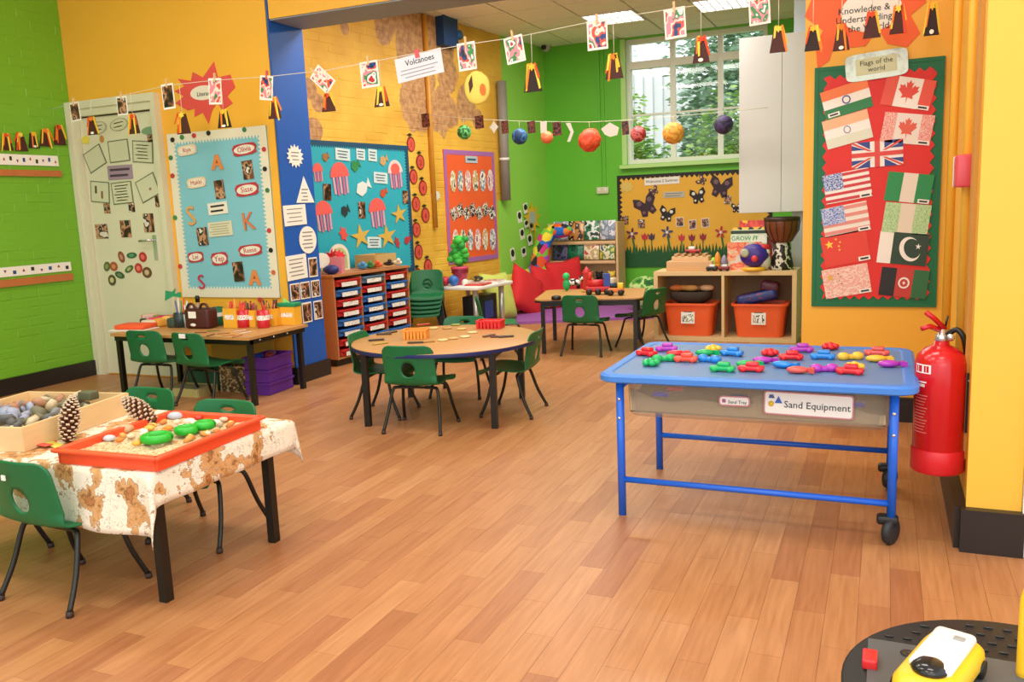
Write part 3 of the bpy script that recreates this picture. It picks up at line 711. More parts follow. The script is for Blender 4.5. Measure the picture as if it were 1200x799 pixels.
lab = MB().box((0, -.012, .0165), (cwid * .58, ph * .42, .004), mosaic('tray_label', ('#2b2b2b', '#f4f2ec', '#f4f2ec', '#f4f2ec', '#f4f2ec', '#4a4a4a'), 9)).mesh('label')
for c_, seq in enumerate(('rbrrbbrr', 'grbbbrbr', 'rbrbrrbr')):
    for r_, k in enumerate(seq):
        o = link('tray', tms[k], cab); o.location = (.018 + cwid * (c_ + .5), HC - .015 - ph * (r_ + .5), DEP - .005 + .006 * random.random()); link('label', lab, o)

# shelf unit with tubs
sh = empty('shelf_unit', (-1.325, 7.8, 0)); tag(sh, 'pale wooden shelf unit with two open compartments', 'shelf unit')
SW, SD, SH = 1.27, .39, .64; t = .038
MB().box((0, SD / 2, SH - t / 2), (SW, SD, t), beech).build('top_panel', sh); MB().box((0, SD / 2, t / 2), (SW - 2 * t, SD, t), beech).build('base_panel', sh)
for s in (-1, 1): MB().box((s * (SW / 2 - t / 2), SD / 2, (SH - t) / 2), (t, SD, SH - t), beech).build('side_panel', sh)
MB().box((0, SD / 2, SH / 2), (.024, SD, SH - 2 * t), beech).build('divider', sh); MB().box((0, SD - .005, SH / 2), (SW - 2 * t, .01, SH - 2 * t), mat('#8a6f50', .7)).build('back_panel', sh)
tubm = mat('#f0622c', .38, name='orange_tub_plastic')
def tub(x, label, lab_label, printm):
    e = empty('storage_tub', (x, 7.985, t)); tag(e, label, 'storage tub', 'orange storage tubs in the shelf unit')
    q = MB()
    def ring_(w, d, z, r): return [(a, b, z) for a, b in rrect(w, d, r, 4)]
    A = [ring_(.40, .27, .002, .05), ring_(.43, .29, .15, .05), ring_(.46, .31, .28, .05), ring_(.50, .345, .285, .06), ring_(.50, .345, .305, .06), ring_(.45, .30, .305, .05), ring_(.39, .26, .02, .045)]
    n = len(A[0]); V = [p for r in A for p in r]; F = [(i * n + k, i * n + (k + 1) % n, (i + 1) * n + (k + 1) % n, (i + 1) * n + k) for i in range(len(A) - 1) for k in range(n)]
    F += [tuple(range(n - 1, -1, -1)), tuple(range((len(A) - 1) * n, len(A) * n))]
    q.add(V, F, tubm); q.build('tub_body', e)
    l = MB().box((0, 0, 0), (.125, .003, .145), white).build('label', e); l.location = (-.005 if x < -1.3 else 0, -.152, .19); l.rotation_euler = (-.075, 0, 0)
    MB().box((0, -.0025, -.02), (.1, .002, .07), printm).build('print', l)
    for k in range(2): MB().box((0, -.0025, .055 - k * .018), (.08, .002, .007), mat('#333333', .6)).build('lettering', l)
    return e
tub(-1.645, 'orange storage tub with dark basket in the left compartment', '', mosaic('bw_print', ('#f4f4f0', '#3a3a34', '#f4f4f0', '#8aa05a', '#f4f4f0'), 2)); tub(-1.015, 'orange storage tub with a blue bag in the right compartment', '', mosaic('bw_print2', ('#f4f4f0', '#444444', '#f4f4f0', '#c0b0a0', '#f4f4f0'), 2))
o = MB().lathe([(.12, 0), (.2, .05), (.215, .12), (.205, .12), (.19, .06), (.11, .01)], m=mat('#3a2d22', .8, bump=.8, bscale=120, name='dark_wicker'), n=24).build('basket'); o.location = (-1.645, 7.965, t + .29); o.scale = (.95, .62, 1); tag(o, 'dark woven basket lying in the left orange tub', 'basket')
for k in range(5):
    o = MB().ball((0, 0, 0), .045, mat(('#d9783a', '#c98a4a', '#e0a05a', '#8a5a3a', '#e8b890')[k], .6), 2, (1.5, 1, .7), .08).build('wooden_toy'); o.location = (-1.78 + k * .07, 7.96 + .02 * (k % 2), t + .435); tag(o, ('orange', 'brown', 'light tan', 'dark brown', 'peach')[k] + ' wooden toy piled in the dark woven basket', 'toy', 'wooden toys in the basket')
o = MB().rbox((0, 0, 0), (.36, .2, .1), .035, mosaic('blue_fabric', ('#182a6a', '#22408a', '#182a6a', '#4a3a7a', '#8a2a4a'), 5)).build('fabric_bag'); o.location = (-1.04, 7.965, t + .355); o.rotation_euler = (0, -.22, 0); tag(o, 'dark blue patterned bag stuffed in the right orange tub', 'bag')
o = MB().rbox((0, 0, 0), (.16, .14, .09), .03, mosaic('plum_fabric', ('#4a1f3a', '#6a2f4a', '#33203a'), 5)).build('fabric_pouch'); o.location = (-.93, 7.95, t + .455); o.rotation_euler = (0, .2, 0); tag(o, 'plum fabric pouch on top of the blue bag', 'pouch')
# ------------------------------------------------------------------ sand table
bp = mat('#1c63d8', .35, name='blue_powder_coat'); lidm = mat('#3f7fd4', .4, var=.03, name='blue_lid_plastic'); chrome = mat('#d8dade', .25, metal=.9, name='chrome')
st = empty('sand_table', (-.465, 3.655, 0)); tag(st, 'blue tubular frame table with a clear tub of sand', 'sand table')
LX0, LX1, LY0, LY1 = -.515, .515, -.34, .315
def st_leg(x, y, z0):
    l = MB().tube([(x, y, z0), (x, y, .575)], .0165, bp, 12).build('leg', st)
    for z in (.50, .42): MB().ball((x, y - .017, z), .008, chrome, 1, (1, .5, 1)).build('bolt', l)
    return l
st_leg(LX0, LY0, 0); st_leg(LX0, LY1, 0)
for y in (LY0, LY1):
    l = st_leg(LX1, y, .1); c = empty('caster', (0, 0, 0)); c.parent = l
    bpy.data.objects.remove(c)
    w = MB().lathe([(.012, -.015), (.042, -.015), (.05, -.01), (.05, .01), (.042, .015), (.012, .015)], (LX1 + .0, y - .0, .05), mat('#26282c', .5), 24, Matrix.Rotation(math.radians(62), 3, 'Z') @ Matrix.Rotation(math.pi / 2, 3, 'X')); w.build('caster_wheel', l)
    MB().rbox((LX1 - .012, y + .006, .092), (.075, .05, .036), .012, mat('#17181a', .5)).build('caster_fork', l); MB().tube([(LX1, y, .08), (LX1, y, .115)], .01, chrome, 8).build('caster_stem', l)
for y, z in ((LY0, .155), (LY1, .17)):
    MB().tube([(LX0, y, z), (LX1, y, z)], .0125, bp, 12).build('long_rail', st)
for x in (LX0, LX1): MB().tube([(x, LY0, .55), (x, LY1, .55)], .0125, bp, 12).build('end_rail', st)
MB().tube([(LX0, LY1, .552), (LX1, LY1, .552)], .0125, bp, 12).build('top_rail', st)
tubp = bpy.data.materials.new('clear_tub_plastic'); tubp.use_nodes = True; b = tubp.node_tree.nodes['Principled BSDF']
b.inputs['Base Color'].default_value = rgb('#b9ad98'); b.inputs['Roughness'].default_value = .22; b.inputs['Alpha'].default_value = .32
TX, TY = .5, .295
q = MB()
def shell(w, d, z): return [(a, b_, z) for a, b_ in rrect(w, d, .05, 5)]
A = [shell(.985, .56, .415), shell(1.0, .59, .43), shell(1.012, .60, .575), shell(1.004, .592, .575), shell(.99, .58, .432)]
n = len(A[0]); V = [p for r in A for p in r]; F = [(i * n + k, i * n + (k + 1) % n, (i + 1) * n + (k + 1) % n, (i + 1) * n + k) for i in range(4) for k in range(n)] + [tuple(range(n - 1, -1, -1)), tuple(range(4 * n, 5 * n))]
tb = q.add(V, F, tubp, False).build('tub', st)
sandm = mat('#c9b08c', .9, var=.12, scale=30, bump=.5, name='play_sand')
q = MB(); m_, n_ = 40, 16; V = []
for j in range(n_ + 1):
    for i in range(m_ + 1):
        x = -.488 + .976 * i / m_; y = -.286 + .572 * j / n_; V.append((x, y, .495 + .018 * math.sin(x * 9 + .6) + .012 * math.sin(x * 23 + j * .5) + .008 * math.cos(j)))
N0 = len(V); F = [(j * (m_ + 1) + i, j * (m_ + 1) + i + 1, (j + 1) * (m_ + 1) + i + 1, (j + 1) * (m_ + 1) + i) for j in range(n_) for i in range(m_)]
for i in range(m_ + 1): V.append((V[i][0], V[i][1], .434))
F += [(i, N0 + i, N0 + i + 1, i + 1) for i in range(m_)]
for j in (0, n_):
    pass
q.add(V, F, sandm, True).box((0, 0, .436), (.976, .572, .004), sandm); q.build('sand', tb)['kind'] = 'stuff'
for k, (x, c) in enumerate(((-.36, '#2438c8'), (-.05, '#2a45c0'), (.38, '#2340c4'), (-.3, '#c83a5a'))): MB().rbox((x, -.27, .513 if k < 3 else .54), (.07, .05, .022), .009, mat(c, .4)).build('buried_toy', tb)
def tub_sign(x, w, h, body, size, label, rz):
    o = MB().prism(rrect(w, h, .012, 4), 0, .003, white).build('sign', st); o.location = (x, -.3045, .505); o.rotation_euler = (math.radians(88), rz, 0); o['label'] = label
    fr = MB(); P0, P1 = rrect(w, h, .012, 4), rrect(w - .01, h - .01, .009, 4); n = len(P0)
    fr.add([(a, b_, .0036) for a, b_ in P0] + [(a, b_, .0036) for a, b_ in P1], [(i, (i + 1) % n, n + (i + 1) % n, n + i) for i in range(n)], mat('#c9828a', .5)); fr.build('border', o)
    l = link('lettering', text_mesh(body, size, mat('#1c1a1a', .5)), o); l.location = (.032 if w > .2 else .012, -.004, .0045)
    return o
o = tub_sign(.215, .325, .092, 'Sand Equipment', .037, 'white sign reading Sand Equipment', math.radians(1))
MB().lathe([(.011, 0), (.011, .002)], (-.135, -.004, .004), mat('#e8c23a', .5), 16).build('picture', o); MB().prism([(-.122, 0), (-.108, .028), (-.094, 0)], .004, .0055, mat('#3a5fc0', .5)).build('picture', o); MB().prism([(-.145, .018), (-.122, .018), (-.128, .032), (-.142, .032)], .004, .0055, mat('#4a5a8a', .5)).build('picture', o)
o = tub_sign(-.06, .12, .04, 'Sand Tray', .018, 'small white label on the sand tub', 0)
MB().box((-.04, 0, .0045), (.014, .014, .001), mat('#a05a8a', .5)).build('picture', o)
lid = empty('tub_lid', (-.465, 3.665, .578)); tag(lid, 'blue plastic lid covering the sand tub', 'lid')
P = [(rrect(1.17, .835, .07, 6), 0), (rrect(1.19, .85, .075, 6), .006), (rrect(1.19, .85, .075, 6), .026), (rrect(1.165, .83, .065, 6), .034), (rrect(1.10, .77, .05, 6), .034), (rrect(1.085, .755, .05, 6), .030)]
n = len(P[0][0]); V = [(a, b_, z) for r, z in P for a, b_ in r]
F = [(i * n + k, i * n + (k + 1) % n, (i + 1) * n + (k + 1) % n, (i + 1) * n + k) for i in range(len(P) - 1) for k in range(n)] + [tuple(range(n - 1, -1, -1)), tuple(range((len(P) - 1) * n, len(P) * n))]
MB().add(V, F[:-1], lidm, False).add([(a, b_, .030) for a, b_ in P[-1][0]], [tuple(range(n))], mat('#5a7fae', .45, var=.04, name='blue_lid_top')).build('lid_body', lid)
ZL = .609
CO = {'r': ('#e0222e', 'red'), 'p': ('#b23ab8', 'purple'), 'o': ('#f0503a', 'orange-red'), 'g': ('#12b060', 'green'), 'y': ('#f0c040', 'yellow'), 'b': ('#2a8ae0', 'blue'), 's': ('#e05a52', 'salmon')}
def mould_mesh(kind, m):
    q = MB()
    if kind == 0:      # two lobes and a bridge
        q.ball((-.025, 0, .012), .02, m, 2, (1.1, 1, .8)); q.ball((.025, 0, .012), .02, m, 2, (1.1, 1, .8)); q.rbox((0, 0, .01), (.05, .022, .018), .007, m)
    elif kind == 1:    # car
        q.rbox((0, 0, .012), (.085, .034, .018), .007, m); q.rbox((.004, 0, .026), (.042, .03, .016), .006, m)
        for x in (-.026, .026): q.tube([(x, -.019, .008), (x, .019, .008)], .009, m, 10)
    elif kind == 2:    # fish
        q.ball((0, 0, .012), .026, m, 2, (1.4, .8, .5)); q.prism([(.03, 0), (.055, .022), (.048, 0), (.055, -.022)], .004, .02, m)
    else:              # flower
        for k in range(5): a = k * 1.2566; q.ball((.02 * math.cos(a), .02 * math.sin(a), .012), .014, m, 2, (1, 1, .85))
        q.ball((0, 0, .018), .012, m, 2)
    return q.mesh('mould_body')
MM = {}
moulds = [(95, 83, 'r', 1, -.4, 'at the far left end'), (175, 65, 'p', 1, .2, 'near the far left corner'), (212, 85, 'r', 2, .3, 'beside the purple car at the left'), (253, 107, 'o', 1, 0, 'in front of the left cluster'), (112, 122, 'g', 3, .2, 'at the near left'), (165, 105, 'g', 0, .5, 'between the red shapes at the left'), (328, 82, 'g', 2, .2, 'left of the blue car'), (362, 66, 'y', 3, 0, 'behind the green fish'), (347, 107, 'b', 0, -.3, 'in front of the green fish'), (438, 82, 'b', 1, -.2, 'left of the middle'), (400, 145, 'g', 1, 0, 'nearest the front edge'), (495, 127, 'g', 2, .4, 'behind the red car in front'), (515, 145, 'r', 1, .05, 'at the middle of the front edge'), (590, 82, 'r', 3, 0, 'at the centre of the lid'), (560, 112, 'p', 2, .2, 'in the middle'), (640, 130, 'b', 2, -.2, 'right of the purple fish'), (675, 98, 'r', 1, .2, 'right of the red flower'), (718, 68, 'p', 1, .2, 'on the far edge'), (700, 152, 's', 2, 0, 'on the front edge right of the middle'), (832, 57, 'r', 3, 0, 'on the far edge right of the middle'), (803, 95, 'b', 1, .05, 'right of the middle'), (808, 145, 'p', 0, .3, 'in front of the blue car on the right'), (915, 97, 'y', 0, .4, 'on the right'), (930, 138, 'y', 3, 0, 'at the right near the front'), (912, 155, 'r', 1, -.1, 'in front of the yellow flower at the right'), (1020, 82, 's', 1, 0, 'near the far right corner'), (1018, 106, 'y', 2, .1, 'in front of the salmon car'), (1068, 127, 'p', 2, .2, 'at the right end')]
for x, y, c, k, r, where in moulds:
    if (c, k) not in MM: MM[(c, k)] = mould_mesh(k, mat(CO[c][0], .25))
    p = at_z(730 + x / 3.43, 390 + y / 3.43, ZL + .01); o = link('sand_mould', MM[(c, k)]); o.location = (p.x, p.y, ZL); o.rotation_euler = (0, 0, r)
    o.scale = (1.18, 1.18, 1.15)
    tag(o, CO[c][1] + ' ' + ('dumb-bell', 'car', 'fish', 'flower')[k] + ' mould ' + where + (' of the blue lid' if 'lid' not in where else ''), 'sand mould', 'sand moulds on the lid')
# ------------------------------------------------------------------ fire extinguisher
fx = empty('fire_extinguisher', (.206, 3.5, .245)); fx.scale = (.93, .93, .9); tag(fx, 'red fire extinguisher hung on the yellow wall', 'fire extinguisher')
red = mat('#c8141c', .22, name='red_enamel')
MB().lathe([(.09, .09), (.095, .098), (.095, .46), (.088, .492), (.06, .52), (.03, .534), (.028, .55)], m=red, n=40).build('cylinder', fx)
MB().lathe([(.095, 0), (.1, .006), (.1, .092), (.096, .1)], m=mat('#d8202a', .4), n=40).build('base_ring', fx)
MB().lathe([(.02, .548), (.024, .552), (.024, .575), (.016, .58), (.016, .6)], m=chrome, n=16).build('valve', fx)
MB().tube([(-.0, -.0, .592), (-.045, -.03, .615), (-.075, -.05, .607)], .011, red, 8).build('carry_handle', fx); MB().tube([(.01, 0, .60), (-.03, -.02, .645), (-.06, -.04, .672)], .011, red, 8).build('lever', fx)
MB().tube(cat_rom([(.02, 0, .575), (.05, -.01, .6), (.075, -.02, .57), (.09, 0, .5), (.098, .02, .42)], 5), .011, blk, 8).build('hose', fx)
MB().tube([(.01, 0, .6), (.018, -.006, .655)], .004, blk, 6).build('safety_pin', fx); MB().lathe([(.015, 0), (.015, .012)], (.03, -.025, .57), chrome, 12, Matrix.Rotation(math.pi / 2, 3, 'X')).build('gauge', fx)
MB().tube([(.088, -.03, .40), (.105, -.04, .385), (.112, -.01, .42)], .004, chrome, 6).build('clip', fx)
lw = mat('#f2e8e4', .4)
def on_cyl(name, a0, a1, z0, z1, m):
    q = MB(); k = 6; V = []
    for i in range(k + 1):
        a = a0 + (a1 - a0) * i / k; V += [(math.cos(a) * .0956, math.sin(a) * .0956, z0), (math.cos(a) * .0956, math.sin(a) * .0956, z1)]
    q.add(V, [(2 * i, 2 * i + 2, 2 * i + 3, 2 * i + 1) for i in range(k)], m, True); return q.build(name, fx)
D = math.radians
fa = -112        # direction of the label centre as seen from the room
on_cyl('label', D(fa - 46), D(fa - 2), .425, .462, lw)
for k, (a, w) in enumerate(((-40, 5), (-30, 10), (-17, 5), (-10, 6))): on_cyl('pictogram', D(fa + a - w / 2), D(fa + a + w / 2), .430, .457, red).scale = (1.004, 1.004, 1)
on_cyl('lettering', D(fa - 44), D(fa - 12), .385, .391, lw); on_cyl('lettering', D(fa - 36), D(fa - 16), .368, .38, lw)
for k in range(13):
    on_cyl('lettering', D(fa - 46), D(fa - 8 - 8 * ((k * 5) % 4) / 3), .33 - k * .013, .3335 - k * .013, mat('#e08a84', .4))
MB().box((.102, 0, .3), (.02, .07, .25), blk).build('wall_bracket', fx)
# red call point box on the right wall
p = FR.hit(1140, 200); o = MB(); e = empty('alarm_box', p); tag(e, 'red and white alarm box on the right yellow wall', 'alarm box')
MB().rbox((-.03, 0, 0), (.06, .14, .12), .008, mat('#d84a56', .35)).build('cover', e); MB().rbox((-.034, .075, 0), (.055, .035, .118), .006, white).build('back_box', e)
# ------------------------------------------------------------------ toy garage at the lower right
tg = empty('toy_garage', (.28, 1.8, 0)); tag(tg, 'toy garage with a round black deck at the lower right corner', 'toy garage')
MB().lathe([(.33, .278), (.34, .282), (.34, .296), (.335, .3)], m=mat('#16181a', .55, name='black_deck'), n=64).build('deck', tg)
studm = MB().rbox((0, 0, .3015), (.018, .005, .004), .0015, mat('#24282b', .35), seg=1).mesh('stud')
for i in range(-8, 9):
    for j in range(3, 9):
        x, y = i * .038 + (j % 2) * .019, j * .037
        if x * x + y * y < .315 ** 2: o = link('stud', studm, tg); o.location = (x, y, 0)
MB().prism([(-.29, -.2), (.3, -.2), (.3, .135), (-.24, .155), (-.29, .155)], .300, .304, mat('#54585a', .45)).build('road_plate', tg)
for x, y in ((-.21, .11), (-.21, .055), (.05, .09), (-.13, .0), (.12, .03)):
    MB().lathe([(.012, .304), (.015, .3065), (.009, .3065), (.006, .3045)], (x, y, 0), mat('#2b2d30', .3), 16).build('peg_hole', tg)
MB().rbox((-.285, .045, .312), (.03, .055, .022), .004, mat('#e02a2e', .4)).build('red_block', tg)
for x, y in ((-.2, -.2), (.2, -.2), (-.2, .2), (.2, .2)): MB().tube([(x, y, 0), (x, y, .285)], .02, mat('#2b2d30', .5), 10).build('support', tg)
pb = at_z(1199, 792, .302) - Vector((.28, 1.8, 0)); pt = at_y(1199, 690, pb.y + 1.8).z
MB().tube(cat_rom([(pb.x, pb.y, .296), (pb.x, pb.y, pt - .06), (pb.x + .003, pb.y, pt - .015), (pb.x + .02, pb.y, pt), (pb.x + .12, pb.y - .02, pt)], 5), .014, mat('#f2c22a', .35, name='yellow_plastic'), 10).build('lift_post', tg)
tc = empty('toy_car', (.125, 1.80, .305), math.radians(-20)); tc.scale = (1.35, 1.35, 1.15); tag(tc, 'yellow and white toy car on the black deck', 'toy car')
q = MB()
P = [(rrect(.082, .2, .035, 6), .012), (rrect(.088, .21, .038, 6), .02), (rrect(.086, .205, .038, 6), .04), (rrect(.07, .18, .03, 6), .052)]
n = len(P[0][0]); V = [(a, b_, z) for r, z in P for a, b_ in r]
q.add(V, [(i * n + k, i * n + (k + 1) % n, (i + 1) * n + (k + 1) % n, (i + 1) * n + k) for i in range(3) for k in range(n)] + [tuple(range(n - 1, -1, -1)), tuple(range(3 * n, 4 * n))], mat('#f2c22a', .3, name='yellow_plastic'), True).build('car_body', tc)
MB().rbox((0, .015, .056), (.06, .135, .02), .009, mat('#f6f4ea', .3)).build('roof', tc); MB().ball((0, -.045, .056), .03, mat('#1d1f22', .15), 2, (.9, .9, .5)).build('windscreen', tc); MB().rbox((.012, .05, .067), (.016, .012, .004), .0015, mat('#9a9c9a', .4)).build('roof_vent', tc)
for sx in (-1, 1):
    for y in (-.06, .06): MB().lathe([(.004, -.008), (.016, -.008), (.016, .008), (.004, .008)], (sx * .038, y, .016), blk, 14, Matrix.Rotation(math.pi / 2, 3, 'Y')).build('wheel', tc)
# ------------------------------------------------------------------ things pinned to walls
DIM = {}
def ell(n=20): return [(.5 * math.cos(k * 2 * math.pi / n), .5 * math.sin(k * 2 * math.pi / n)) for k in range(n)]
def star(n, r=.5, a0=90): return [((.5 if k % 2 == 0 else .5 * r) * math.cos(math.radians(a0) + k * math.pi / n), (.5 if k % 2 == 0 else .5 * r) * math.sin(math.radians(a0) + k * math.pi / n)) for k in range(2 * n)]
RECT = [(-.5, -.5), (.5, -.5), (.5, .5), (-.5, .5)]
TRI = [(-.5, -.5), (.5, -.5), (0, .5)]
def card(fc, u, v, w, h, m, name, label=None, cat='paper', group=None, rot=0, th=.003, off=.0015, poly=None):
    sx, sy = fc.px(u, v); W, H = w * sx, h * sy
    o = MB().prism([(x * W, y * H) for x, y in (poly or RECT)], 0, th, m).build(name)
    o.matrix_world = fc.M(fc.st(u, v), off, math.radians(rot)); DIM[o.name] = (W, H, th)
    if label: tag(o, label, cat, group)
    return o
def sub(o, name, m, x=0, y=0, w=.8, h=.8, poly=None, z=0, th=.0012, rot=0):
    W, H, t = DIM[o.name]; R = Matrix.Rotation(math.radians(rot), 2)
    P = [R @ Vector((a * w * W, b * h * H)) for a, b in (poly or RECT)]
    c = MB().prism([(p.x + x * W, p.y + y * H) for p in P], t + z, t + z + th, m).build(name, o); DIM[c.name] = (w * W, h * H, t + z + th); return c
ink = mat('#2a2628', .6, name='printed_ink'); paper = mat('#f3efe4', .7, name='white_paper'); paper2 = mat('#e9e2cf', .7, name='cream_paper')
def lines(o, n=4, w=.7, y0=.3, y1=-.3, m=None, hh=.045):
    for k in range(n):
        f = k / max(1, n - 1); sub(o, 'lettering', m or mat('#8f8986', .6), (-.05 if k % 2 else 0), y0 + (y1 - y0) * f, w * (1 - .18 * (k % 3) / 2), hh)
def words(o, body, m, size, x=0, y=0):
    W, H, t = DIM[o.name]; me = text_mesh(body, size * H, m); xs = [q.co.x for q in me.vertices]; wd = max(xs) - min(xs)
    c = link('lettering', me, o); k = min(1, .92 * W / wd); c.scale = (k, k, 1); c.location = (x * W, y * H, t + .001)
PH = mosaic('photo_print', ('#2a1d1a', '#5a3326', '#c9906a', '#e8c9b0', '#b03a34', '#3a4a6a', '#d9d2c2'), 1.3, .3)
PHD = mosaic('photo_print_dark', ('#1d1618', '#3a2420', '#7a4a36', '#c0906e', '#2a2a33', '#e0d6c6'), 1.4, .3)
PHV = mosaic('photo_print_vivid', ('#2a1d1a', '#20407a', '#e0503a', '#f0ded0', '#e88a9a', '#3a8a4a', '#f2f0ea', '#c02a3a'), 1.3, .3)
def photo(fc, u, v, w, h, label, group, rot=0, m=None, cat='photo', border=True, off=.0015):
    if border:
        o = card(fc, u, v, w, h, paper, 'photograph', label, cat, group, rot, off=off); sub(o, 'picture', m or PH, 0, 0, .86, .86)
    else: o = card(fc, u, v, w, h, m or PH, 'photograph', label, cat, group, rot, off=off)
    return o
def board(fc, tl, tr, br, bl, back, border, bw, label, name='notice_board', teeth=.03, amp=.012, zig=False, cat='notice board', rim=None):
    P = [fc.st(*p) for p in (tl, tr, br, bl)]; s0, s1 = (P[0][0] + P[3][0]) / 2, (P[1][0] + P[2][0]) / 2; t1, t0 = (P[0][1] + P[1][1]) / 2, (P[2][1] + P[3][1]) / 2
    W, H = s1 - s0, t1 - t0; e = empty(name); e.matrix_world = fc.M(((s0 + s1) / 2, (t0 + t1) / 2), .001); tag(e, label, cat)
    MB().prism([(-W / 2, -H / 2), (W / 2, -H / 2), (W / 2, H / 2), (-W / 2, H / 2)], 0, .01, back).build('backing', e)
    def strip(L, rot, dx, dy, zt=.0125):
        n = max(4, int(L / teeth)); Q = [(-L / 2, 0), (L / 2, 0)]
        top = []
        for k in range(n * (2 if zig else 6) + 1):
            x = -L / 2 + L * k / (n * (2 if zig else 6)); ph = (k % 2) * 2 - 1 if zig else math.cos(k * math.pi / 3)
            ins = min(bw + amp * ph, L / 2 - abs(x)) if False else bw + amp * ph
            top.append((x, ins))
        Q += top[::-1]
        M = Matrix.Translation((dx, dy, 0)) @ Matrix.Rotation(math.radians(rot), 4, 'Z')
        MB().prism(Q, .01, zt, border, M).build('border_strip', e)
    strip(W, 0, 0, -H / 2); strip(W, 180, 0, H / 2); strip(H, -90, -W / 2, 0, .0135); strip(H, 90, W / 2, 0, .0135)
    if rim:
        for x, y, w_, h_ in ((0, H / 2, W + .02, .02), (0, -H / 2, W + .02, .02), (-W / 2, 0, .02, H), (W / 2, 0, .02, H)): MB().box((x, y, .01), (w_, h_, .022), rim).build('frame', e)
    return e
OB = .0155      # how far things pinned on a board stand off the wall
# --- left green wall: alphabet strips, rails and volcano crafts
def wstrip(u0, v0, u1, v1, hpx, m, name, label, cat, th=.006, marks=None, group=None):
    a, b_ = FL.st(u0, v0), FL.st(u1, v1); L = b_[0] - a[0]; H = hpx * FL.px(u1, v1)[1]
    o = MB().prism([(-L / 2, -H / 2), (L / 2, -H / 2), (L / 2, H / 2), (-L / 2, H / 2)], 0, th, m).build(name); o.matrix_world = FL.M(((a[0] + b_[0]) / 2, (a[1] + b_[1]) / 2), .005); tag(o, label, cat, group); DIM[o.name] = (L, H, th)
    if marks:
        for k in range(marks):
            f = (k + .5) / marks - .5
            sub(o, 'lettering', mat(('#2a2628', '#7a2a6a', '#2a4a8a', '#a03030')[k % 4], .6), f, .1 * ((k * 7) % 3 - 1), .35 / marks, .38, poly=star(3, .6, 30 * k) if k % 2 else None)
    return o
wstrip(-60, 187, 67, 186.5, 12, paper, 'alphabet_strip', 'upper white picture strip on the green wall', 'wall strip', marks=16)
wstrip(-60, 203, 70, 202, 7, mat('#c0703a', .5, var=.15, scale=20, name='orange_wood'), 'coat_rail', 'upper orange wooden rail on the green wall', 'rail', .018)
wstrip(-60, 327, 82, 310, 10.5, paper, 'alphabet_strip', 'lower white picture strip on the green wall', 'wall strip', marks=13)
wstrip(-60, 340, 83.5, 323, 8, mat('#c0703a', .5, var=.15, scale=20, name='orange_wood'), 'coat_rail', 'lower orange wooden rail on the green wall', 'rail', .018)
# --- volcano crafts (card cone with tissue flames), used on the wall and on the strings
vb = mat('#4a1f16', .7, name='brown_card'); fl = [mat(c, .7) for c in ('#f0c030', '#f08020', '#e04a20', '#f2d84a')]
def volcano(M, w, h, k, label, group, string=0):
    e = empty('paper_volcano'); e.matrix_world = M; tag(e, label, 'paper craft', group)
    rnd = random.Random(k * 13 + 5)
    body = vb if k % 4 != 3 else mat('#2a1712', .7)
    MB().prism([(-.5 * w, -.5 * h), (.5 * w, -.5 * h), (.26 * w, .4 * h), (-.26 * w, .4 * h)], -.004, .004, body).build('cone', e)
    for j in range(3 + k % 3):
        x = rnd.choice((-.42, .42)) * w * rnd.uniform(.5, 1.1); L = rnd.uniform(.4, 1.05) * h; d = rnd.uniform(-.12, .12) * w; ww = .075 * w
        pts = [(x * .5 - ww, .46 * h), (x * .5 + ww, .5 * h), (x + d + ww, .45 * h - L), (x + d - ww * .4, .42 * h - L)]
        MB().prism(pts, .005 + .001 * j, .0065 + .001 * j, fl[(k + j) % 4]).build('flame_strip', e)
    MB().prism([(x * .5 * w, y * .3 * h + .36 * h) for x, y in star(6, .55)], .009, .0105, fl[(k + 1) % 4]).build('flame_burst', e)
    if k % 3 == 0: MB().prism([(x * .3 * w, y * .14 * h - .4 * h) for x, y in ell(12)], .010, .0115, paper).build('name_tag', e)
    if string: MB().tube([(0, .48 * h, 0), (0, .48 * h + string, 0)], .0018, mat('#d8d4c4', .8, name='string'), 5).build('string', e)
    return e
for k, (u, v, w_, h_) in enumerate(((6, 166, 15, 20), (23, 166, 15, 22), (38, 164, 13, 19), (52, 161, 15, 21), (68, 158, 14, 24))):
    sx, sy = FL.px(u, v); volcano(FL.M(FL.st(u, v), .012), w_ * sx, h_ * sy, k + 1, ('first', 'second', 'third', 'fourth', 'fifth')[k] + ' paper volcano from the left on the green wall', 'paper volcanoes on the green wall')
# --- door
dr = struct(empty('door_1'))
s0, s1 = -6.245, (FB.st(187, 112)[0] + FB.st(207, 340)[0]) / 2; t1 = FB.st(135, 118)[1]
dw = mat('#dad7b8', .45, name='cream_door_paint')
def dbx(n, a, b_, c, d, d0, d1, par=dr, m=dw): return MB().box(((a + b_) / 2, YB - (d0 + d1) / 2, (c + d) / 2), (b_ - a, d1 - d0, d - c), m).build(n, par)
fw_ = .1; fr_ = .058

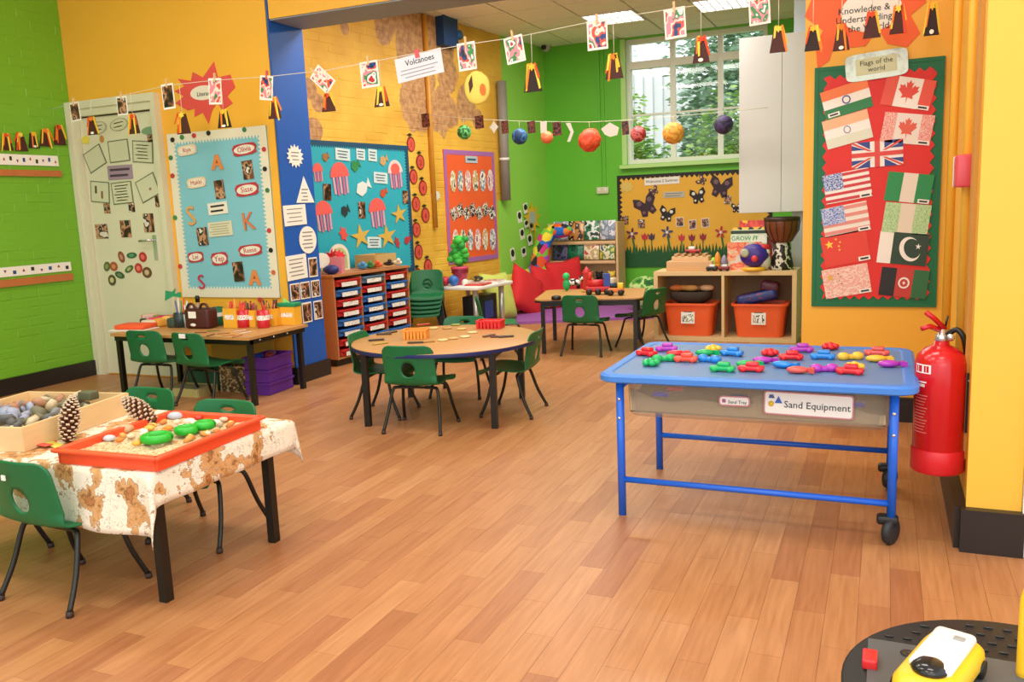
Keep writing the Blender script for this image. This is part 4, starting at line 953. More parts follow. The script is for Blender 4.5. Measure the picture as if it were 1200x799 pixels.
for a_, c_, z0_, z1_ in ((s0, s0 + fw_, 0, t1), (s1 - fr_, s1, 0, t1), (s0 + fw_, s1 - fr_, t1 - fw_, t1)): dbx('door_frame', a_, c_, z0_, z1_, 0, .045)
dbx('architrave', s0, s0 + .05, 0, t1 + .02, .045, .062); dbx('architrave', s1 - .028, s1 + .012, 0, t1 + .02, 0, .062); dbx('architrave', s0 + .05, s1 - .028, t1 - .04, t1 + .02, 0, .062)
leaf = dbx('door_leaf', s0 + fw_ + .004, s1 - fr_ - .004, .012, t1 - fw_ - .012, 0, .012)
dbx('painted_shade_strip', s0 + fw_, s1 - fr_, t1 - fw_ - .012, t1 - fw_, 0, .003, m=mat('#4a4638', .8))  # shade over the door leaf, painted as a dark strip
hx, hz = FB.st(183, 281)
MB().tube([(hx, YB - .012, hz), (hx, YB - .065, hz), (hx - .12, YB - .065, hz - .005)], .009, chrome, 8).build('door_handle', leaf); MB().box((hx, YB - .016, hz - .06), (.04, .008, .2), chrome).build('handle_plate', leaf)
DO = .0135
FD = Face((0, YB), 0)
def frame_sheet(u, v, w, h, rot, label):
    o = card(FB, u, v, w, h, mat('#6f7a5a', .6), 'framed_sheet', label, 'paper', 'framed sheets on the door', rot, off=DO); sub(o, 'sheet', mat('#cfd0ae', .7), 0, 0, .9, .9); return o
o = frame_sheet(113, 186, 22, 25, 22, 'tilted framed sheet at upper left of the door')
o = frame_sheet(141, 177, 24, 26, 2, 'framed sheet at upper middle of the door')
o = frame_sheet(169, 178, 24, 26, -6, 'framed sheet at upper right of the door'); lines(o, 5, .6, .3, -.3, mat('#a8a88a', .7), .04)
o = frame_sheet(119, 225, 22, 25, -6, 'framed sheet with small figures at lower left of the door'); sub(o, 'figure', mat('#5a4030', .7), -.2, .1, .1, .35, z=.0014); sub(o, 'figure', mat('#8a5a40', .7), .12, -.12, .1, .35, z=.0014)
o = frame_sheet(145, 226, 24, 26, 2, 'framed sheet with writing at lower middle of the door'); lines(o, 6, .65, .33, -.33, mat('#a8a88a', .7), .04)
o = frame_sheet(175, 220, 24, 27, 20, 'tilted framed sheet at lower right of the door'); sub(o, 'figure', mat('#b05a6a', .7), .1, -.1, .1, .1, z=.0014)
o = card(FB, 142.5, 202, 29, 17, mat('#a28a9a', .7), 'title_card', 'mauve title card in the middle of the door', 'sign', off=DO); lines(o, 2, .8, .2, -.2, mat('#4a3a4a', .7), .16)
for u, v, w_, l in ((117, 150, 20, 'left pale oval on the door'), (141, 146, 22, 'right pale oval on the door')):
    o = card(FB, u, v, w_, 15, mat('#a9aa86', .7), 'oval_card', l, 'paper', 'pale ovals on the door', 6, off=DO, poly=ell()); sub(o, 'face', mat('#cfceac', .7), 0, 0, .86, .86, ell()); lines(o, 2, .5, .15, -.15, mat('#8a8a6a', .7), .07)
o = card(FB, 176, 153, 18, 9, mat('#7aa078', .7), 'green_label', 'green label at the top right of the door', 'label', None, 4, off=DO, poly=ell(10)); lines(o, 1, .6, 0, 0)
card(FB, 102, 164, 11, 12, mat('#e0d44a', .7), 'yellow_shape', 'yellow paper shape at the top left of the door', 'paper shape', off=DO, poly=star(5, .7)); card(FB, 121, 163, 5, 9, mat('#c08a3a', .7), 'tan_figure', 'small tan figure below the left oval', 'paper shape', off=DO, poly=ell(10))
for u, v, w_, h_, l in ((127, 244, 7, 12, 'small dark photo under the lower left framed sheet'), (156, 243, 7, 11, 'small brown photo beside the lower middle framed sheet'), (187, 236, 7, 13, 'small photo under the lower right framed sheet'), (121, 271, 14, 17, 'photo in the left of the row above the paper flowers'), (149, 268, 12, 20, 'photo in the middle of the row above the door flowers'), (176, 261, 12, 22, 'photo in the right of the row beside the handle'), (178, 162, 7, 9, 'tiny dark photo below the green label')):
    photo(FB, u, v, w_, h_, l, 'photos on the door', 0, PHD, border=False, off=DO)
for u, v, w_, h_, r, c1_, c2_, l in ((127, 312, 7, 12, -30, '#5a6a3a', '#8a9a5a', 'olive leaf at the left of the door flowers'), (135, 312, 9, 11, 0, '#a0562f', '#d08a5a', 'rusty paper petal at the left of the door flowers'), (144, 301, 7, 14, 20, '#8a4a30', '#c08a6a', 'upright brown petal of the door flowers'), (156, 299, 12, 7, 3, '#2f6a44', '#5a9a6a', 'dark green petal of the door flowers'), (169, 301, 9, 12, 0, '#b0302c', '#e06a5a', 'upper red round petal of the door flowers'), (164, 314, 9, 12, 0, '#b8342c', '#e07a6a', 'lower red round petal of the door flowers'), (153, 315, 11, 7, 25, '#4a6a34', '#a9b06a', 'light green petal of the door flowers'), (142, 322, 11, 8, -15, '#3a5a38', '#6a8a5a', 'grey green petal of the door flowers'), (133, 328, 9, 13, -10, '#55502a', '#c9c48a', 'outlined ring at the lower left of the door flowers'), (174, 319, 11, 13, 0, '#6a4a28', '#c9b48a', 'outlined brown ring at the right of the door flowers')):
    o = card(FB, u, v, w_, h_, mat(c1_, .7), 'paper_petal', l, 'paper shape', 'paper flower petals on the door', r, off=DO, poly=ell(14)); sub(o, 'centre', mat(c2_, .7), 0, 0, .5, .5, ell(12))
# --- red splat title on the yellow wall
SPL = [(-.5, .1), (-.32, .16), (-.42, .3), (-.2, .24), (-.16, .38), (.0, .27), (.2, .5), (.24, .24), (.44, .26), (.5, .05), (.36, -.08), (.44, -.2), (.26, -.3), (.2, -.16), (.1, -.28), (.02, -.5), (-.06, -.3), (-.2, -.36), (-.18, -.22), (-.3, -.24), (-.5, -.1), (-.34, 0)]
o = card(FB, 240, 110, 72, 72, mat('#e0504a', .6, var=.06, name='red_card'), 'splat_sign', 'red splat shaped sign on the yellow wall', 'sign', poly=SPL); q = sub(o, 'oval', paper2, -.02, .02, .42, .24, ell()); words(q, 'Literacy', ink, .42)
# --- light blue board
board(FB, (200, 159), (312, 145), (330, 352.5), (212, 344), mat('#7fc0cc', .7, var=.03, name='light_blue_backing'), mat('#e6dfc6', .7, name='cream_border'), .075, 'pale blue board with cream scalloped border beside the door')
for k, (u, v, c) in enumerate(((204, 164, '#1f1c1c'), (215, 161, '#3a8a4a'), (229, 159, '#c23a3a'), (246, 156, '#1f1c1c'), (288, 152, '#3a7a4a'), (311, 175, '#c23a3a'), (312, 198, '#1f1c1c'), (315, 223, '#3a7a4a'), (317, 270, '#c23a3a'), (319, 293, '#1f1c1c'), (322, 319, '#d06a3a'), (204, 206, '#c23a3a'), (207, 255, '#3a8a4a'), (213, 312, '#c23a3a'), (202, 185, '#3a7a4a'), (306, 351, '#c23a3a'))):
    card(FB, u, v, 5, 6, mat(c, .6), 'ladybird_sticker', ('black', 'green', 'red', 'black', 'dark green', 'crimson', 'black', 'dark green', 'red', 'black', 'orange', 'red', 'green', 'red', 'dark green', 'red')[k] + ' sticker on the cream border, number '.replace(', number ', ' ') + ('at its top left corner', 'second along the top', 'third along the top', 'fourth along the top', 'at the right of the top', 'topmost on the right side', 'second down the right side', 'third down the right side', 'fourth down the right side', 'fifth down the right side', 'lowest on the right side', 'on the upper left side', 'halfway down the left side', 'lowest on the left side', 'topmost on the left side', 'at the bottom right')[k], 'sticker', 'stickers on the cream border', off=OB, poly=ell(10))
nm_r = mat('#b8323a', .6); nm_o = mat('#c0562f', .6)
for u, v, w_, h_, t_, m_, l in ((221, 176, 22, 12, 'Riya', nm_o, 'name card reading Riya'), (288, 175, 28, 14, 'Olivia', nm_r, 'name card reading Olivia'), (232, 214, 22, 12, 'Makki', nm_o, 'name card at the middle left of the pale blue board'), (291, 222, 27, 15, 'Sisse', nm_r, 'red edged name card right of the photo'), (231, 301, 18, 12, 'Lei', nm_r, 'lower left name card on the pale blue board'), (259, 303, 19, 15, 'Yep', nm_r, 'cloud shaped name card at the lower middle'), (295, 293, 27, 13, 'Reese', nm_r, 'name card at the lower right of the pale blue board')):
    o = card(FB, u, v, w_, h_, m_ if m_ is nm_r else mat('#e8cfa8', .6), 'name_card', l, 'name card', 'name cards on the pale blue board', 5, off=OB, poly=[(.5 * math.copysign(abs(math.cos(a)) ** .4, math.cos(a)) * (1 + .05 * math.sin(9 * a)), .5 * math.copysign(abs(math.sin(a)) ** .55, math.sin(a))) for a in [k * math.pi / 20 for k in range(40)]])
    q = sub(o, 'face', paper2, 0, 0, .88, .74, ell(24)); words(q, t_, m_, .85)
for u, v, l in ((256, 190, 'orange glitter letter A near the top of the pale blue board'), (300, 325, 'orange letter A at the bottom of the pale blue board')):
    o = card(FB, u, v, 15, 18, mat('#e08a4a', .6), 'paper_letter', l, 'letter', 'cut-out letters', off=OB, poly=[(-.5, -.5), (-.2, -.5), (-.12, -.25), (.12, -.25), (.2, -.5), (.5, -.5), (.12, .5), (-.12, .5)]); sub(o, 'counter', mat('#a8442a', .6), 0, .05, .2, .25, TRI)
for u, v, t_, c, l, h_ in ((226, 254, 'S', '#e0a45a', 'orange striped letter S on the pale blue board', 24), (293, 260, 'K', '#d87a4a', 'orange letter K on the pale blue board', 22), (238, 331, 'S', '#c23a4a', 'red and white letter S at the bottom of the pale blue board', 18)):
    sx, sy = FB.px(u, v); me = text_mesh(t_, h_ * sy * 1.35, mat(c, .6), .003); o = link('paper_letter', me); o.matrix_world = FB.M(FB.st(u, v), OB + .003, .1); tag(o, l, 'letter', 'cut-out letters')
for u, v, w_, h_, l in ((292, 199, 12, 22, 'dark haired photo under the name card Olivia'), (259, 222, 11, 22, 'photo in the upper middle of the pale blue board'), (239, 277, 12, 21, 'photo at the left of the pale blue board'), (281, 318, 12, 23, 'photo beside the orange letter A at the bottom')): photo(FB, u, v, w_, h_, l, 'photos on the pale blue board', 4, PHD, border=False, off=OB)
o = card(FB, 257, 244, 23, 14, paper2, 'caption_card', 'caption card with black heading on the pale blue board', 'label', None, 4, off=OB); lines(o, 2, .7, .2, -.2, ink, .16)
o = card(FB, 260, 268, 28, 17, mat('#d8d4b4', .7), 'caption_card', 'pale caption card with faint writing on the pale blue board', 'label', None, 3, off=OB); lines(o, 5, .8, .33, -.33, mat('#aaa68a', .7), .06)
# --- blue pillar
OP = .0035 + .002
o = card(FP, 345, 183, 20, 28, paper, 'star_card', 'white spiky star card at the top of the blue pillar', 'paper', off=OP, poly=star(14, .72)); lines(o, 3, .45, .15, -.15)
o = card(FP, 356, 222, 21, 31, paper, 'triangle_card', 'white triangle card on the blue pillar', 'paper', off=OP, poly=TRI); lines(o, 4, .35, 0, -.4)
o = card(FP, 345, 252, 26, 24, paper, 'text_card', 'white rectangular card under the triangle on the blue pillar', 'paper', off=OP, rot=2); lines(o, 4, .7, .3, -.3)
o = card(FP, 360, 281, 20, 32, paper, 'oval_card', 'white oval card on the blue pillar', 'paper', off=OP, poly=ell(28)); lines(o, 5, .6, .28, -.28)
o = card(FP, 347, 313, 24, 29, paper, 'text_card', 'white square card beside a photo on the blue pillar', 'paper', off=OP, rot=2); lines(o, 5, .7, .32, -.32)
for u, v, w_, h_, l in ((366, 313, 10, 23, 'photo right of the white square card'), (345, 342, 11, 20, 'left photo of the row of three on the pillar'), (357, 340, 11, 20, 'middle photo of the row of three on the pillar'), (369, 338, 10, 20, 'right photo of the row of three on the pillar'), (359, 366, 11, 24, 'left photo of the lowest pair on the pillar'), (372, 363, 10, 22, 'right photo of the lowest pair on the pillar')): photo(FP, u, v, w_, h_, l, 'photos on the blue pillar', 0, PHD, off=OP)
# --- teal sea board on the alcove wall
tl_ = FA
board(FA, (352, 164), (477.8, 170.3), (484, 320), (367, 331), mat('#2aabc0', .6, var=.05, name='teal_backing'), mat('#12486a', .6, name='navy_border'), .05, 'teal sea life board with navy scalloped border')
jr = mat('#e8605a', .6); jp = mat('#d06a9a', .6)
for u, v, w_, h_, l in ((371, 202, 12, 22, 'small red jellyfish at the left edge of the teal board'), (397, 209, 22, 38, 'large coral jellyfish at the upper left of the teal board'), (462, 204, 17, 33, 'white edged jellyfish at the upper right of the teal board'), (378, 253, 21, 36, 'coral jellyfish at the lower left of the teal board'), (441, 249, 20, 34, 'coral jellyfish right of the middle of the teal board')):
    o = card(FA, u, v + h_ * .0, w_, h_, mat('#f2d0d0', .6) if 'white' in l else jr, 'paper_jellyfish', l, 'paper craft', 'paper jellyfish', 4, off=OB, poly=[(.5 * math.cos(a), .05 + .45 * math.sin(a)) for a in [k * math.pi / 14 for k in range(15)]])
    if 'white' in l: sub(o, 'dome', jr, 0, .18, .6, .4, ell(14))
    for k in range(5): sub(o, 'tentacle', jp if k % 2 else mat('#e8a0b8', .6), -.34 + .17 * k, -.2, .1, .55 + .1 * (k % 2), z=-.002, th=.0015, rot=3 - k)
for u, v, r_, l in ((421, 277, 24, 'left yellow starfish on the teal board'), (452, 277, 23, 'right yellow starfish beside the caption card'), (466, 251, 19, 'yellow starfish at the right of the teal board')): card(FA, u, v, r_, r_ * 1.25, mat('#d9b04a', .7, var=.1, scale=60), 'paper_starfish', l, 'paper craft', 'paper starfish', 8, off=OB, poly=star(5, .36), th=.006)
for u, v, w_, h_, l in ((400, 181, 17, 14, 'largest white card in the row at the top of the teal board'), (421, 181, 10, 13, 'middle white card at the top of the teal board'), (435, 182, 10, 14, 'right white card at the top of the teal board'), (444.5, 208.5, 16, 13, 'white caption beside the white edged jellyfish'), (437, 284, 16, 13, 'white caption between the two starfish')):
    o = card(FA, u, v, w_, h_, mat('#cfe2e4', .7), 'caption_card', l, 'label', 'captions on the teal board', -3, off=OB); lines(o, 3, .7, .25, -.25, mat('#55606a', .7), .09)
for u, v, w_, h_, l in ((382, 225, 9, 19, 'tan photo below the large jellyfish'), (422.5, 246, 8, 19, 'brown photo left of the coral jellyfish'), (473.5, 231, 6, 15, 'narrow photo at the right edge of the teal board')): photo(FA, u, v, w_, h_, l, 'photos on the teal board', -2, PHD, border=False, off=OB)
FISH = [(-.5, 0), (-.25, .4), (.1, .35), (.28, .08), (.5, .35), (.5, -.35), (.28, -.08), (.1, -.35), (-.25, -.4)]
for u, v, w_, h_, c, l in ((424, 220, 18, 20, '#dfe6e4', 'white paper fish in the middle of the teal board'), (403, 247, 10, 16, '#26323a', 'black paper fish left of the middle of the teal board'), (448, 226, 9, 12, '#c8502f', 'red paper fish below the caption'), (415, 194, 11, 17, '#2f8a4a', 'green paper fish under the top cards'), (380, 184, 8, 13, '#a0703a', 'brown paper fish in the top left corner'), (448, 188, 10, 14, '#c9a06a', 'tan paper fish at the top right'), (401, 274, 10, 20, '#e0564a', 'red paper octopus left of the starfish'), (464, 284, 6, 16, '#b83a3a', 'small red paper crab under the starfish'), (476, 281, 8, 11, '#c0303a', 'red paper fish at the lower right corner')): card(FA, u, v, w_, h_, mat(c, .6), 'paper_octopus' if 'octopus' in l else ('paper_crab' if 'crab' in l else 'paper_fish'), l, 'paper craft', 'paper sea creatures', 25, off=OB, poly=star(6, .62) if ('octopus' in l or 'crab' in l) else FISH)
# --- apples in a column
for k, (u, v) in enumerate(((481, 169), (492, 190), (484, 207), (495, 220), (487, 239), (498, 252), (487.5, 269), (490, 295), (501, 312), (489, 323))):
    o = card(FA, u, v, 9.5, 18, mat('#7a1a1c', .6), 'paper_apple', ('topmost', 'second', 'third', 'fourth', 'fifth', 'sixth', 'seventh', 'eighth', 'ninth', 'lowest')[k] + ' paper apple in the column beside the teal board', 'paper craft', 'paper apples', off=.006, poly=ell(18))
    sub(o, 'face', mat('#d8503f', .6), 0, -.02, .8, .84, ell(16)); words(o, '%d' % (k + 1), mat('#7a1a1c', .6), .5, 0, -.05); DIM['x'] = 0
    W_, H_, t_ = DIM[o.name]; MB().prism([(-.1 * W_, .5 * H_), (.2 * W_, .62 * H_), (-.1 * W_, .72 * H_), (-.4 * W_, .6 * H_)], 0, .003, mat('#2a2a1c', .6)).build('leaf', o)
card(FA, 510, 229, 12, 13, mat('#d9d6c4', .7), 'paper_rosette', 'white paper rosette on the yellow brick wall', 'paper craft', off=.006, poly=star(9, .75))
# --- orange board
board(FA, (517.3, 174.5), (577.6, 178.7), (582.6, 302.4), (526, 310), mat('#f0622c', .6, var=.03, name='orange_backing'), mat('#a86ab0', .6, name='purple_border'), .05, 'orange number board with purple border', amp=.004)
o = card(FA, 551, 187, 14, 8, mat('#b8c8d0', .6), 'title_card', 'small pale title card at the top of the orange board', 'label', off=OB); lines(o, 1, .7, 0, 0, mat('#3a5a7a', .6), .3)
mz = [mosaic('print_pale_%d' % k, c, 2.6, .5) for k, c in enumerate((('#f2e8d0', '#c8a86a', '#f4f0e4', '#5a6a4a'), ('#f0eee8', '#7a9ab0', '#f4f0e4', '#4a4a5a'), ('#f2ece4', '#e0a0a0', '#f6f2ea', '#a05a6a')))]
for r_, y0_, n_, h_ in ((0, 212, 6, 26), (1, 246, 7, 20), (2, 281, 6, 26)):
    for k in range(n_):
        u = (529.5 if n_ == 6 else 529) + k * (8.7 if n_ == 6 else 7.4) + r_ * 1.5; v = y0_ + (k - 2.5) * (-.2) + (4 if r_ == 1 and k % 2 == 0 else 0)
        card(FA, u, v, 7 if r_ != 1 else 6.5, h_ if r_ != 1 else 14, mz[(k + r_) % 3] if r_ != 1 else mosaic('print_bw', ('#1c1a1c', '#f2eee6', '#2a2628', '#e8dcc8', '#7a4a4a'), 2, .5), 'number_card', ('top', 'middle', 'bottom')[r_] + ' row ' + ('animal cut-out ' if r_ == 1 else 'caterpillar card ') + ('first', 'second', 'third', 'fourth', 'fifth', 'sixth', 'seventh')[k] + ' from the left on the orange board', 'card', 'cards on the orange board', (25 if r_ == 1 else -3), off=OB, poly=ell(12) if r_ != 1 else None)
# --- green end of the alcove wall: sunflower and bees
OG = .022
o = card(FA, 622, 256, 20, 40, mat('#eebf2a', .6), 'paper_sunflower', 'yellow paper sunflower on the lit green wall', 'paper craft', off=OG, poly=star(9, .55)); sub(o, 'centre', mat('#b9c0b4', .6), 0, .02, .42, .4, ell(14)); sub(o, 'stem', mat('#d9b02a', .6), .1, -.6, .1, .4)
for k, (u, v, h_) in enumerate(((607, 254, 14), (614, 244, 12), (610, 274, 13), (619, 281, 13), (621, 265, 11), (612, 295, 11), (599, 298, 15), (615, 262, 9))):
    o = card(FA, u, v, 5, h_, paper, 'bee_card', ('first', 'second', 'third', 'fourth', 'fifth', 'sixth', 'seventh', 'eighth')[k] + ' black and white bee card near the sunflower', 'card', 'bee cards by the sunflower', 12, off=OG); sub(o, 'bee', mat('#16161a', .6), 0, .1, .8, .6, ell(10))
# --- yellow minibeast board on the back wall
board(FK, (721, 205.6), (905, 197), (905, 309), (727.7, 314), mat('#ecb438', .6, var=.04, name='amber_backing'), mat('#1d1a16', .6, name='black_border'), .05, 'amber summer garden board with black zigzag border', zig=True, teeth=.06, amp=.018)
a, b_ = FK.st(729, 313), FK.st(903, 305); gp = [(a[0], a[1]), (b_[0], a[1])]; n = 46
for k in range(n * 2 + 1): gp.append((b_[0] + (a[0] - b_[0]) * k / (n * 2), a[1] + (.26 if k % 2 == 0 else .17) + .05 * ((k * 7) % 5) / 5))
o = MB().prism(gp, 0, .003, mat('#1f5a2c', .7, var=.1)).build('paper_grass'); o.matrix_world = FK.M((0, 0), OB); tag(o, 'strip of dark green paper grass along the amber board', 'paper craft')
o = card(FK, 776, 212, 41, 8.5, paper, 'title_strip', 'white title strip at the top of the amber board', 'sign', None, 1, off=OB); words(o, 'Welcome 2 Summer', ink, .75)
o = card(FK, 790, 228, 25, 7, mat('#c2bfb0', .7), 'caption_strip', 'grey caption strip under the title of the amber board', 'label', off=OB); lines(o, 2, .8, .2, -.2, mat('#8a877a', .7), .15)
card(FK, 735, 219, 17, 14, mat('#e2c468', .7), 'paper_web', 'pale paper web in the corner of the amber board', 'paper craft', off=OB, poly=star(8, .7))
BF = [(0, -.28), (.12, -.5), (.34, -.42), (.3, -.12), (.5, .12), (.42, .46), (.16, .32), (.02, .08), (-.02, .08), (-.16, .32), (-.42, .46), (-.5, .12), (-.3, -.12), (-.34, -.42), (-.12, -.5)]
for u, v, r_, rot, c, c2, l in ((757, 240, 27, 24, '#3a2430', '#7a5a6a', 'dark plum butterfly at the left of the amber board'), (845, 218, 27, -10, '#33202c', '#7a5a60', 'dark butterfly at the top right of the amber board'), (818, 229, 19, 10, '#1d1a1c', '#e8e4da', 'black and white butterfly right of the caption'), (782, 250, 19, -14, '#1d1a1c', '#e8e4da', 'black and white butterfly in the middle of the amber board'), (863, 243, 12, 0, '#2a1c22', '#e8e4da', 'butterfly half hidden by the white cupboard'), (766.5, 223, 11, 30, '#5a3a40', '#c9b48a', 'small brown butterfly above the plum butterfly'), (822, 211, 12, 60, '#5a3a30', '#d9c49a', 'small beetle card at the top of the amber board')):
    o = card(FK, u, v, r_, r_, mat(c, .6), 'paper_butterfly' if 'beetle' not in l else 'beetle_card', l, 'paper craft', 'butterflies on the amber board', rot, off=OB, poly=BF)
    for s in (-1, 1): sub(o, 'wing_spot', mat(c2, .6), s * .24, .16, .22, .22, ell(8)); sub(o, 'wing_spot', mat(c2, .6), s * .2, -.28, .14, .14, ell(8))
for u, v, c, r_, l in ((741, 274, '#7a2f52', 15, 'plum paper flower at the left of the amber board'), (782, 272, '#4a4a7a', 15, 'blue paper flower in the middle of the amber board'), (845, 272, '#c0303a', 15, 'red paper flower beside the books')):
    o = card(FK, u, v, r_, r_, mat(c, .6), 'paper_flower', l, 'paper craft', 'paper flowers on the amber board', 10, off=OB + .004, poly=[((.3 + .2 * math.cos(5 * a)) * math.cos(a), (.3 + .2 * math.cos(5 * a)) * math.sin(a)) for a in [k * math.pi / 20 for k in range(40)]]); sub(o, 'centre', paper2, 0, 0, .25, .25, ell(8)); sub(o, 'stem', mat('#2f6a34', .6), 0, -.95, .14, 1.3, z=-.003)
for u, v, c, l in ((756, 277, '#c8323a', 'red paper tulip left of the middle'), (764, 277, '#4a3a4a', 'dark paper tulip beside the red one'), (799, 278, '#cc3a44', 'red paper tulip right of the blue flower'), (811, 278, '#8a2a3a', 'wine red paper tulip in the middle'), (824, 277, '#9a2a34', 'wine red paper tulip at the right')):
    o = card(FK, u, v, 8, 9, mat(c, .6), 'paper_tulip', l + ' on the amber board', 'paper craft', 'paper tulips on the amber board', off=OB + .004, poly=[(-.5, .4), (-.25, .1), (0, .5), (.25, .1), (.5, .4), (.4, -.3), (0, -.5), (-.4, -.3)]); sub(o, 'stem', mat('#2f6a34', .6), 0, -1, .14, 1.2, z=-.003)
for u, v, l in ((797, 260, 'left'), (812, 263, 'middle'), (827, 261, 'right')): photo(FK, u, v, 9, 11, l + ' photo of the three above the tulips', 'photos on the amber board', 3, PHD, off=OB)
for u, v, l in ((853, 234, 'photo under the top right butterfly'), (733, 258, 'photo at the left edge of the amber board'), (752, 262, 'photo above the red tulip at the left')): photo(FK, u, v, 8, 10, l, 'photos on the amber board', 0, PHD, border=False, off=OB)
# --- flags board
board(FF, (952, 79.4), (1104.6, 67), (1100, 358.7), (954, 359.5), mat('#0d6a40', .6, name='dark_green_backing'), mat('#0d6a40', .6, name='dark_green_backing'), .02, 'dark green board of world flags on the yellow wall', amp=0)
a, b_, c, d = FF.st(965, 90), FF.st(1092, 83), FF.st(1090, 348), FF.st(966, 349)
L0, L1, B0, B1 = (a[0] + d[0]) / 2, (b_[0] + c[0]) / 2, (c[1] + d[1]) / 2, (a[1] + b_[1]) / 2
P = []
def zz(p, q, n, nx, ny):
    for k in range(n): f = k / n; P.append((p[0] + (q[0] - p[0]) * f + nx * .011 * (k % 2 * 2 - 1), p[1] + (q[1] - p[1]) * f + ny * .011 * (k % 2 * 2 - 1)))
zz((L0, B0), (L1, B0), 22, 0, 1); zz((L1, B0), (L1, B1), 40, 1, 0); zz((L1, B1), (L0, B1), 22, 0, 1); zz((L0, B1), (L0, B0), 40, 1, 0)
o = MB().prism(P, 0, .002, mat('#d82a24', .6, var=.04, name='red_backing')).build('backing_paper'); o.matrix_world = FF.M((0, 0), .0145); tag(o, 'red backing paper with zigzag edge behind the flags', 'backing paper')
FO = .018
ws = mat('#efeae2', .5, name='flag_white'); FC = lambda c: mat(c, .5)
def flag(u, v, w, h, rot, label, base=ws, laminated=True): return card(FF, u, v, w, h, base, 'flag_card', label, 'flag', 'flags on the green board', rot, off=FO, th=.0025)
def caption(o, x=.36, y=-.42, w=.25, h=.14): sub(o, 'caption', ws, x, y, w, h, z=.0015); sub(o, 'lettering', ink, x, y, w * .7, h * .4, z=.003)
MAP = [(0, -.5), (.03, -.22), (.3, -.27), (.24, -.14), (.5, .08), (.42, .12), (.46, .28), (.3, .24), (.28, .32), (.12, .16), (.17, .42), (.08, .36), (0, .5)]; MAP = MAP + [(-x, y) for x, y in MAP[-2:0:-1]]
CRES = [(.5 * math.cos(math.radians(a)), .5 * math.sin(math.radians(a))) for a in range(40, 325, 12)] + [(.12 + .4 * math.cos(math.radians(a)), .4 * math.sin(math.radians(a))) for a in range(318, 41, -12)]
RING = ell(20)
o = flag(992, 117, 56, 34, 14, 'bright Indian flag at the top left of the board'); sub(o, 'stripe', FC('#ee7a3a'), 0, .33, 1, .34); sub(o, 'stripe', FC('#1f7a40'), 0, -.33, 1, .34); q = sub(o, 'wheel', FC('#3a4a9a'), 0, 0, .18, .3, RING); sub(q, 'wheel_centre', ws, 0, 0, .7, .7, RING); caption(o, -.32, -.38)
o = flag(993, 152, 54, 34, 13, 'pale coloured-in Indian flag below the bright one'); sub(o, 'stripe', FC('#f0b48a'), 0, .33, 1, .34); sub(o, 'stripe', FC('#d9dcc9'), 0, -.33, 1, .34); q = sub(o, 'wheel', FC('#8a90b0'), 0, 0, .16, .28, RING); sub(q, 'wheel_centre', ws, 0, 0, .7, .7, RING)
o = flag(1064, 109, 59, 35, -13, 'bright Canadian flag at the top right of the board'); sub(o, 'stripe', FC('#e0503a'), -.375, 0, .25, 1); sub(o, 'stripe', FC('#e0503a'), .375, 0, .25, 1); sub(o, 'maple_leaf', FC('#e0442f'), 0, .02, .42, .8, MAP); caption(o)
o = flag(1063, 151, 59, 35, -9, 'crayoned Canadian flag below the bright one', mat('#e8dfd6', .6)); sub(o, 'stripe', mosaic('crayon_red', ('#e8bdb0', '#e06a5a', '#eccabf', '#d85a4a'), 14), -.375, 0, .25, 1); sub(o, 'stripe', mosaic('crayon_red', ('#e8bdb0', '#e06a5a'), 14), .375, 0, .25, 1); sub(o, 'maple_leaf', FC('#dc5a44'), 0, 0, .38, .75, MAP); caption(o)
o = flag(1028, 180.5, 60, 30, 2, 'Union flag in the centre of the board'); bl_ = FC('#2a3f8a')
for sx in (-1, 1):
    for sy in (-1, 1):
        sub(o, 'triangle', bl_, 0, 0, 1, 1, [(sx * .14, sy * .2), (sx * .40, sy * .5), (sx * .14, sy * .5)] if sx * sy > 0 else [(sx * .14, sy * .2), (sx * .14, sy * .5), (sx * .40, sy * .5)]); sub(o, 'triangle', bl_, 0, 0, 1, 1, [(sx * .24, sy * .2), (sx * .5, sy * .2), (sx * .5, sy * .4)]); sub(o, 'saltire', FC('#d8423a'), 0, 0, 1, 1, [(sx * .1, sy * .13), (sx * .17, sy * .13), (sx * .5, sy * .46), (sx * .5, sy * .5), (sx * .46, sy * .5)], z=.0006)
sub(o, 'cross', FC('#d8423a'), 0, 0, 1, .17, z=.001); sub(o, 'cross', FC('#d8423a'), 0, 0, .1, 1, z=.0012)
o = flag(993, 218, 54, 34, 9, 'bright United States flag at the middle left')
for k in range(5): sub(o, 'stripe', FC('#c8343a'), 0, .42 - k * .21, 1, .1)
sub(o, 'canton', mosaic('us_canton', ('#2a4a9a', '#34559f', '#d9e0f0', '#2a4a9a'), 12), -.29, .22, .42, .56, z=.0014); caption(o)
o = flag(991, 257, 54, 34, 10, 'crayoned United States flag below the bright one', mat('#e9e2d6', .6))
for k in range(4): sub(o, 'stripe', FC('#dc8a80'), 0, .4 - k * .26, 1, .12)
sub(o, 'canton', mosaic('us_canton2', ('#4a62b0', '#8090c8', '#c9d0e4', '#5a70b8'), 12), -.25, .2, .5, .58, z=.0014); caption(o)
o = flag(991, 291, 54, 36, 11, 'red Chinese flag with yellow stars', FC('#dc3a24')); sub(o, 'star', FC('#f0d03a'), -.33, .22, .2, .3, star(5, .4))
for k in range(4): sub(o, 'star', FC('#f0d03a'), -.17 + .04 * (k % 2 + (k in (1, 2))), .36 - k * .12, .06, .09, star(5, .4))
caption(o)
o = flag(992, 329, 54, 34, 10, 'pink crayoned Chinese flag at the bottom left', mosaic('crayon_pink', ('#e8b8a8', '#e6a595', '#efcfc2', '#e2a090'), 9)); sub(o, 'star', FC('#d9a83a'), -.33, .2, .2, .3, star(5, .4)); caption(o)
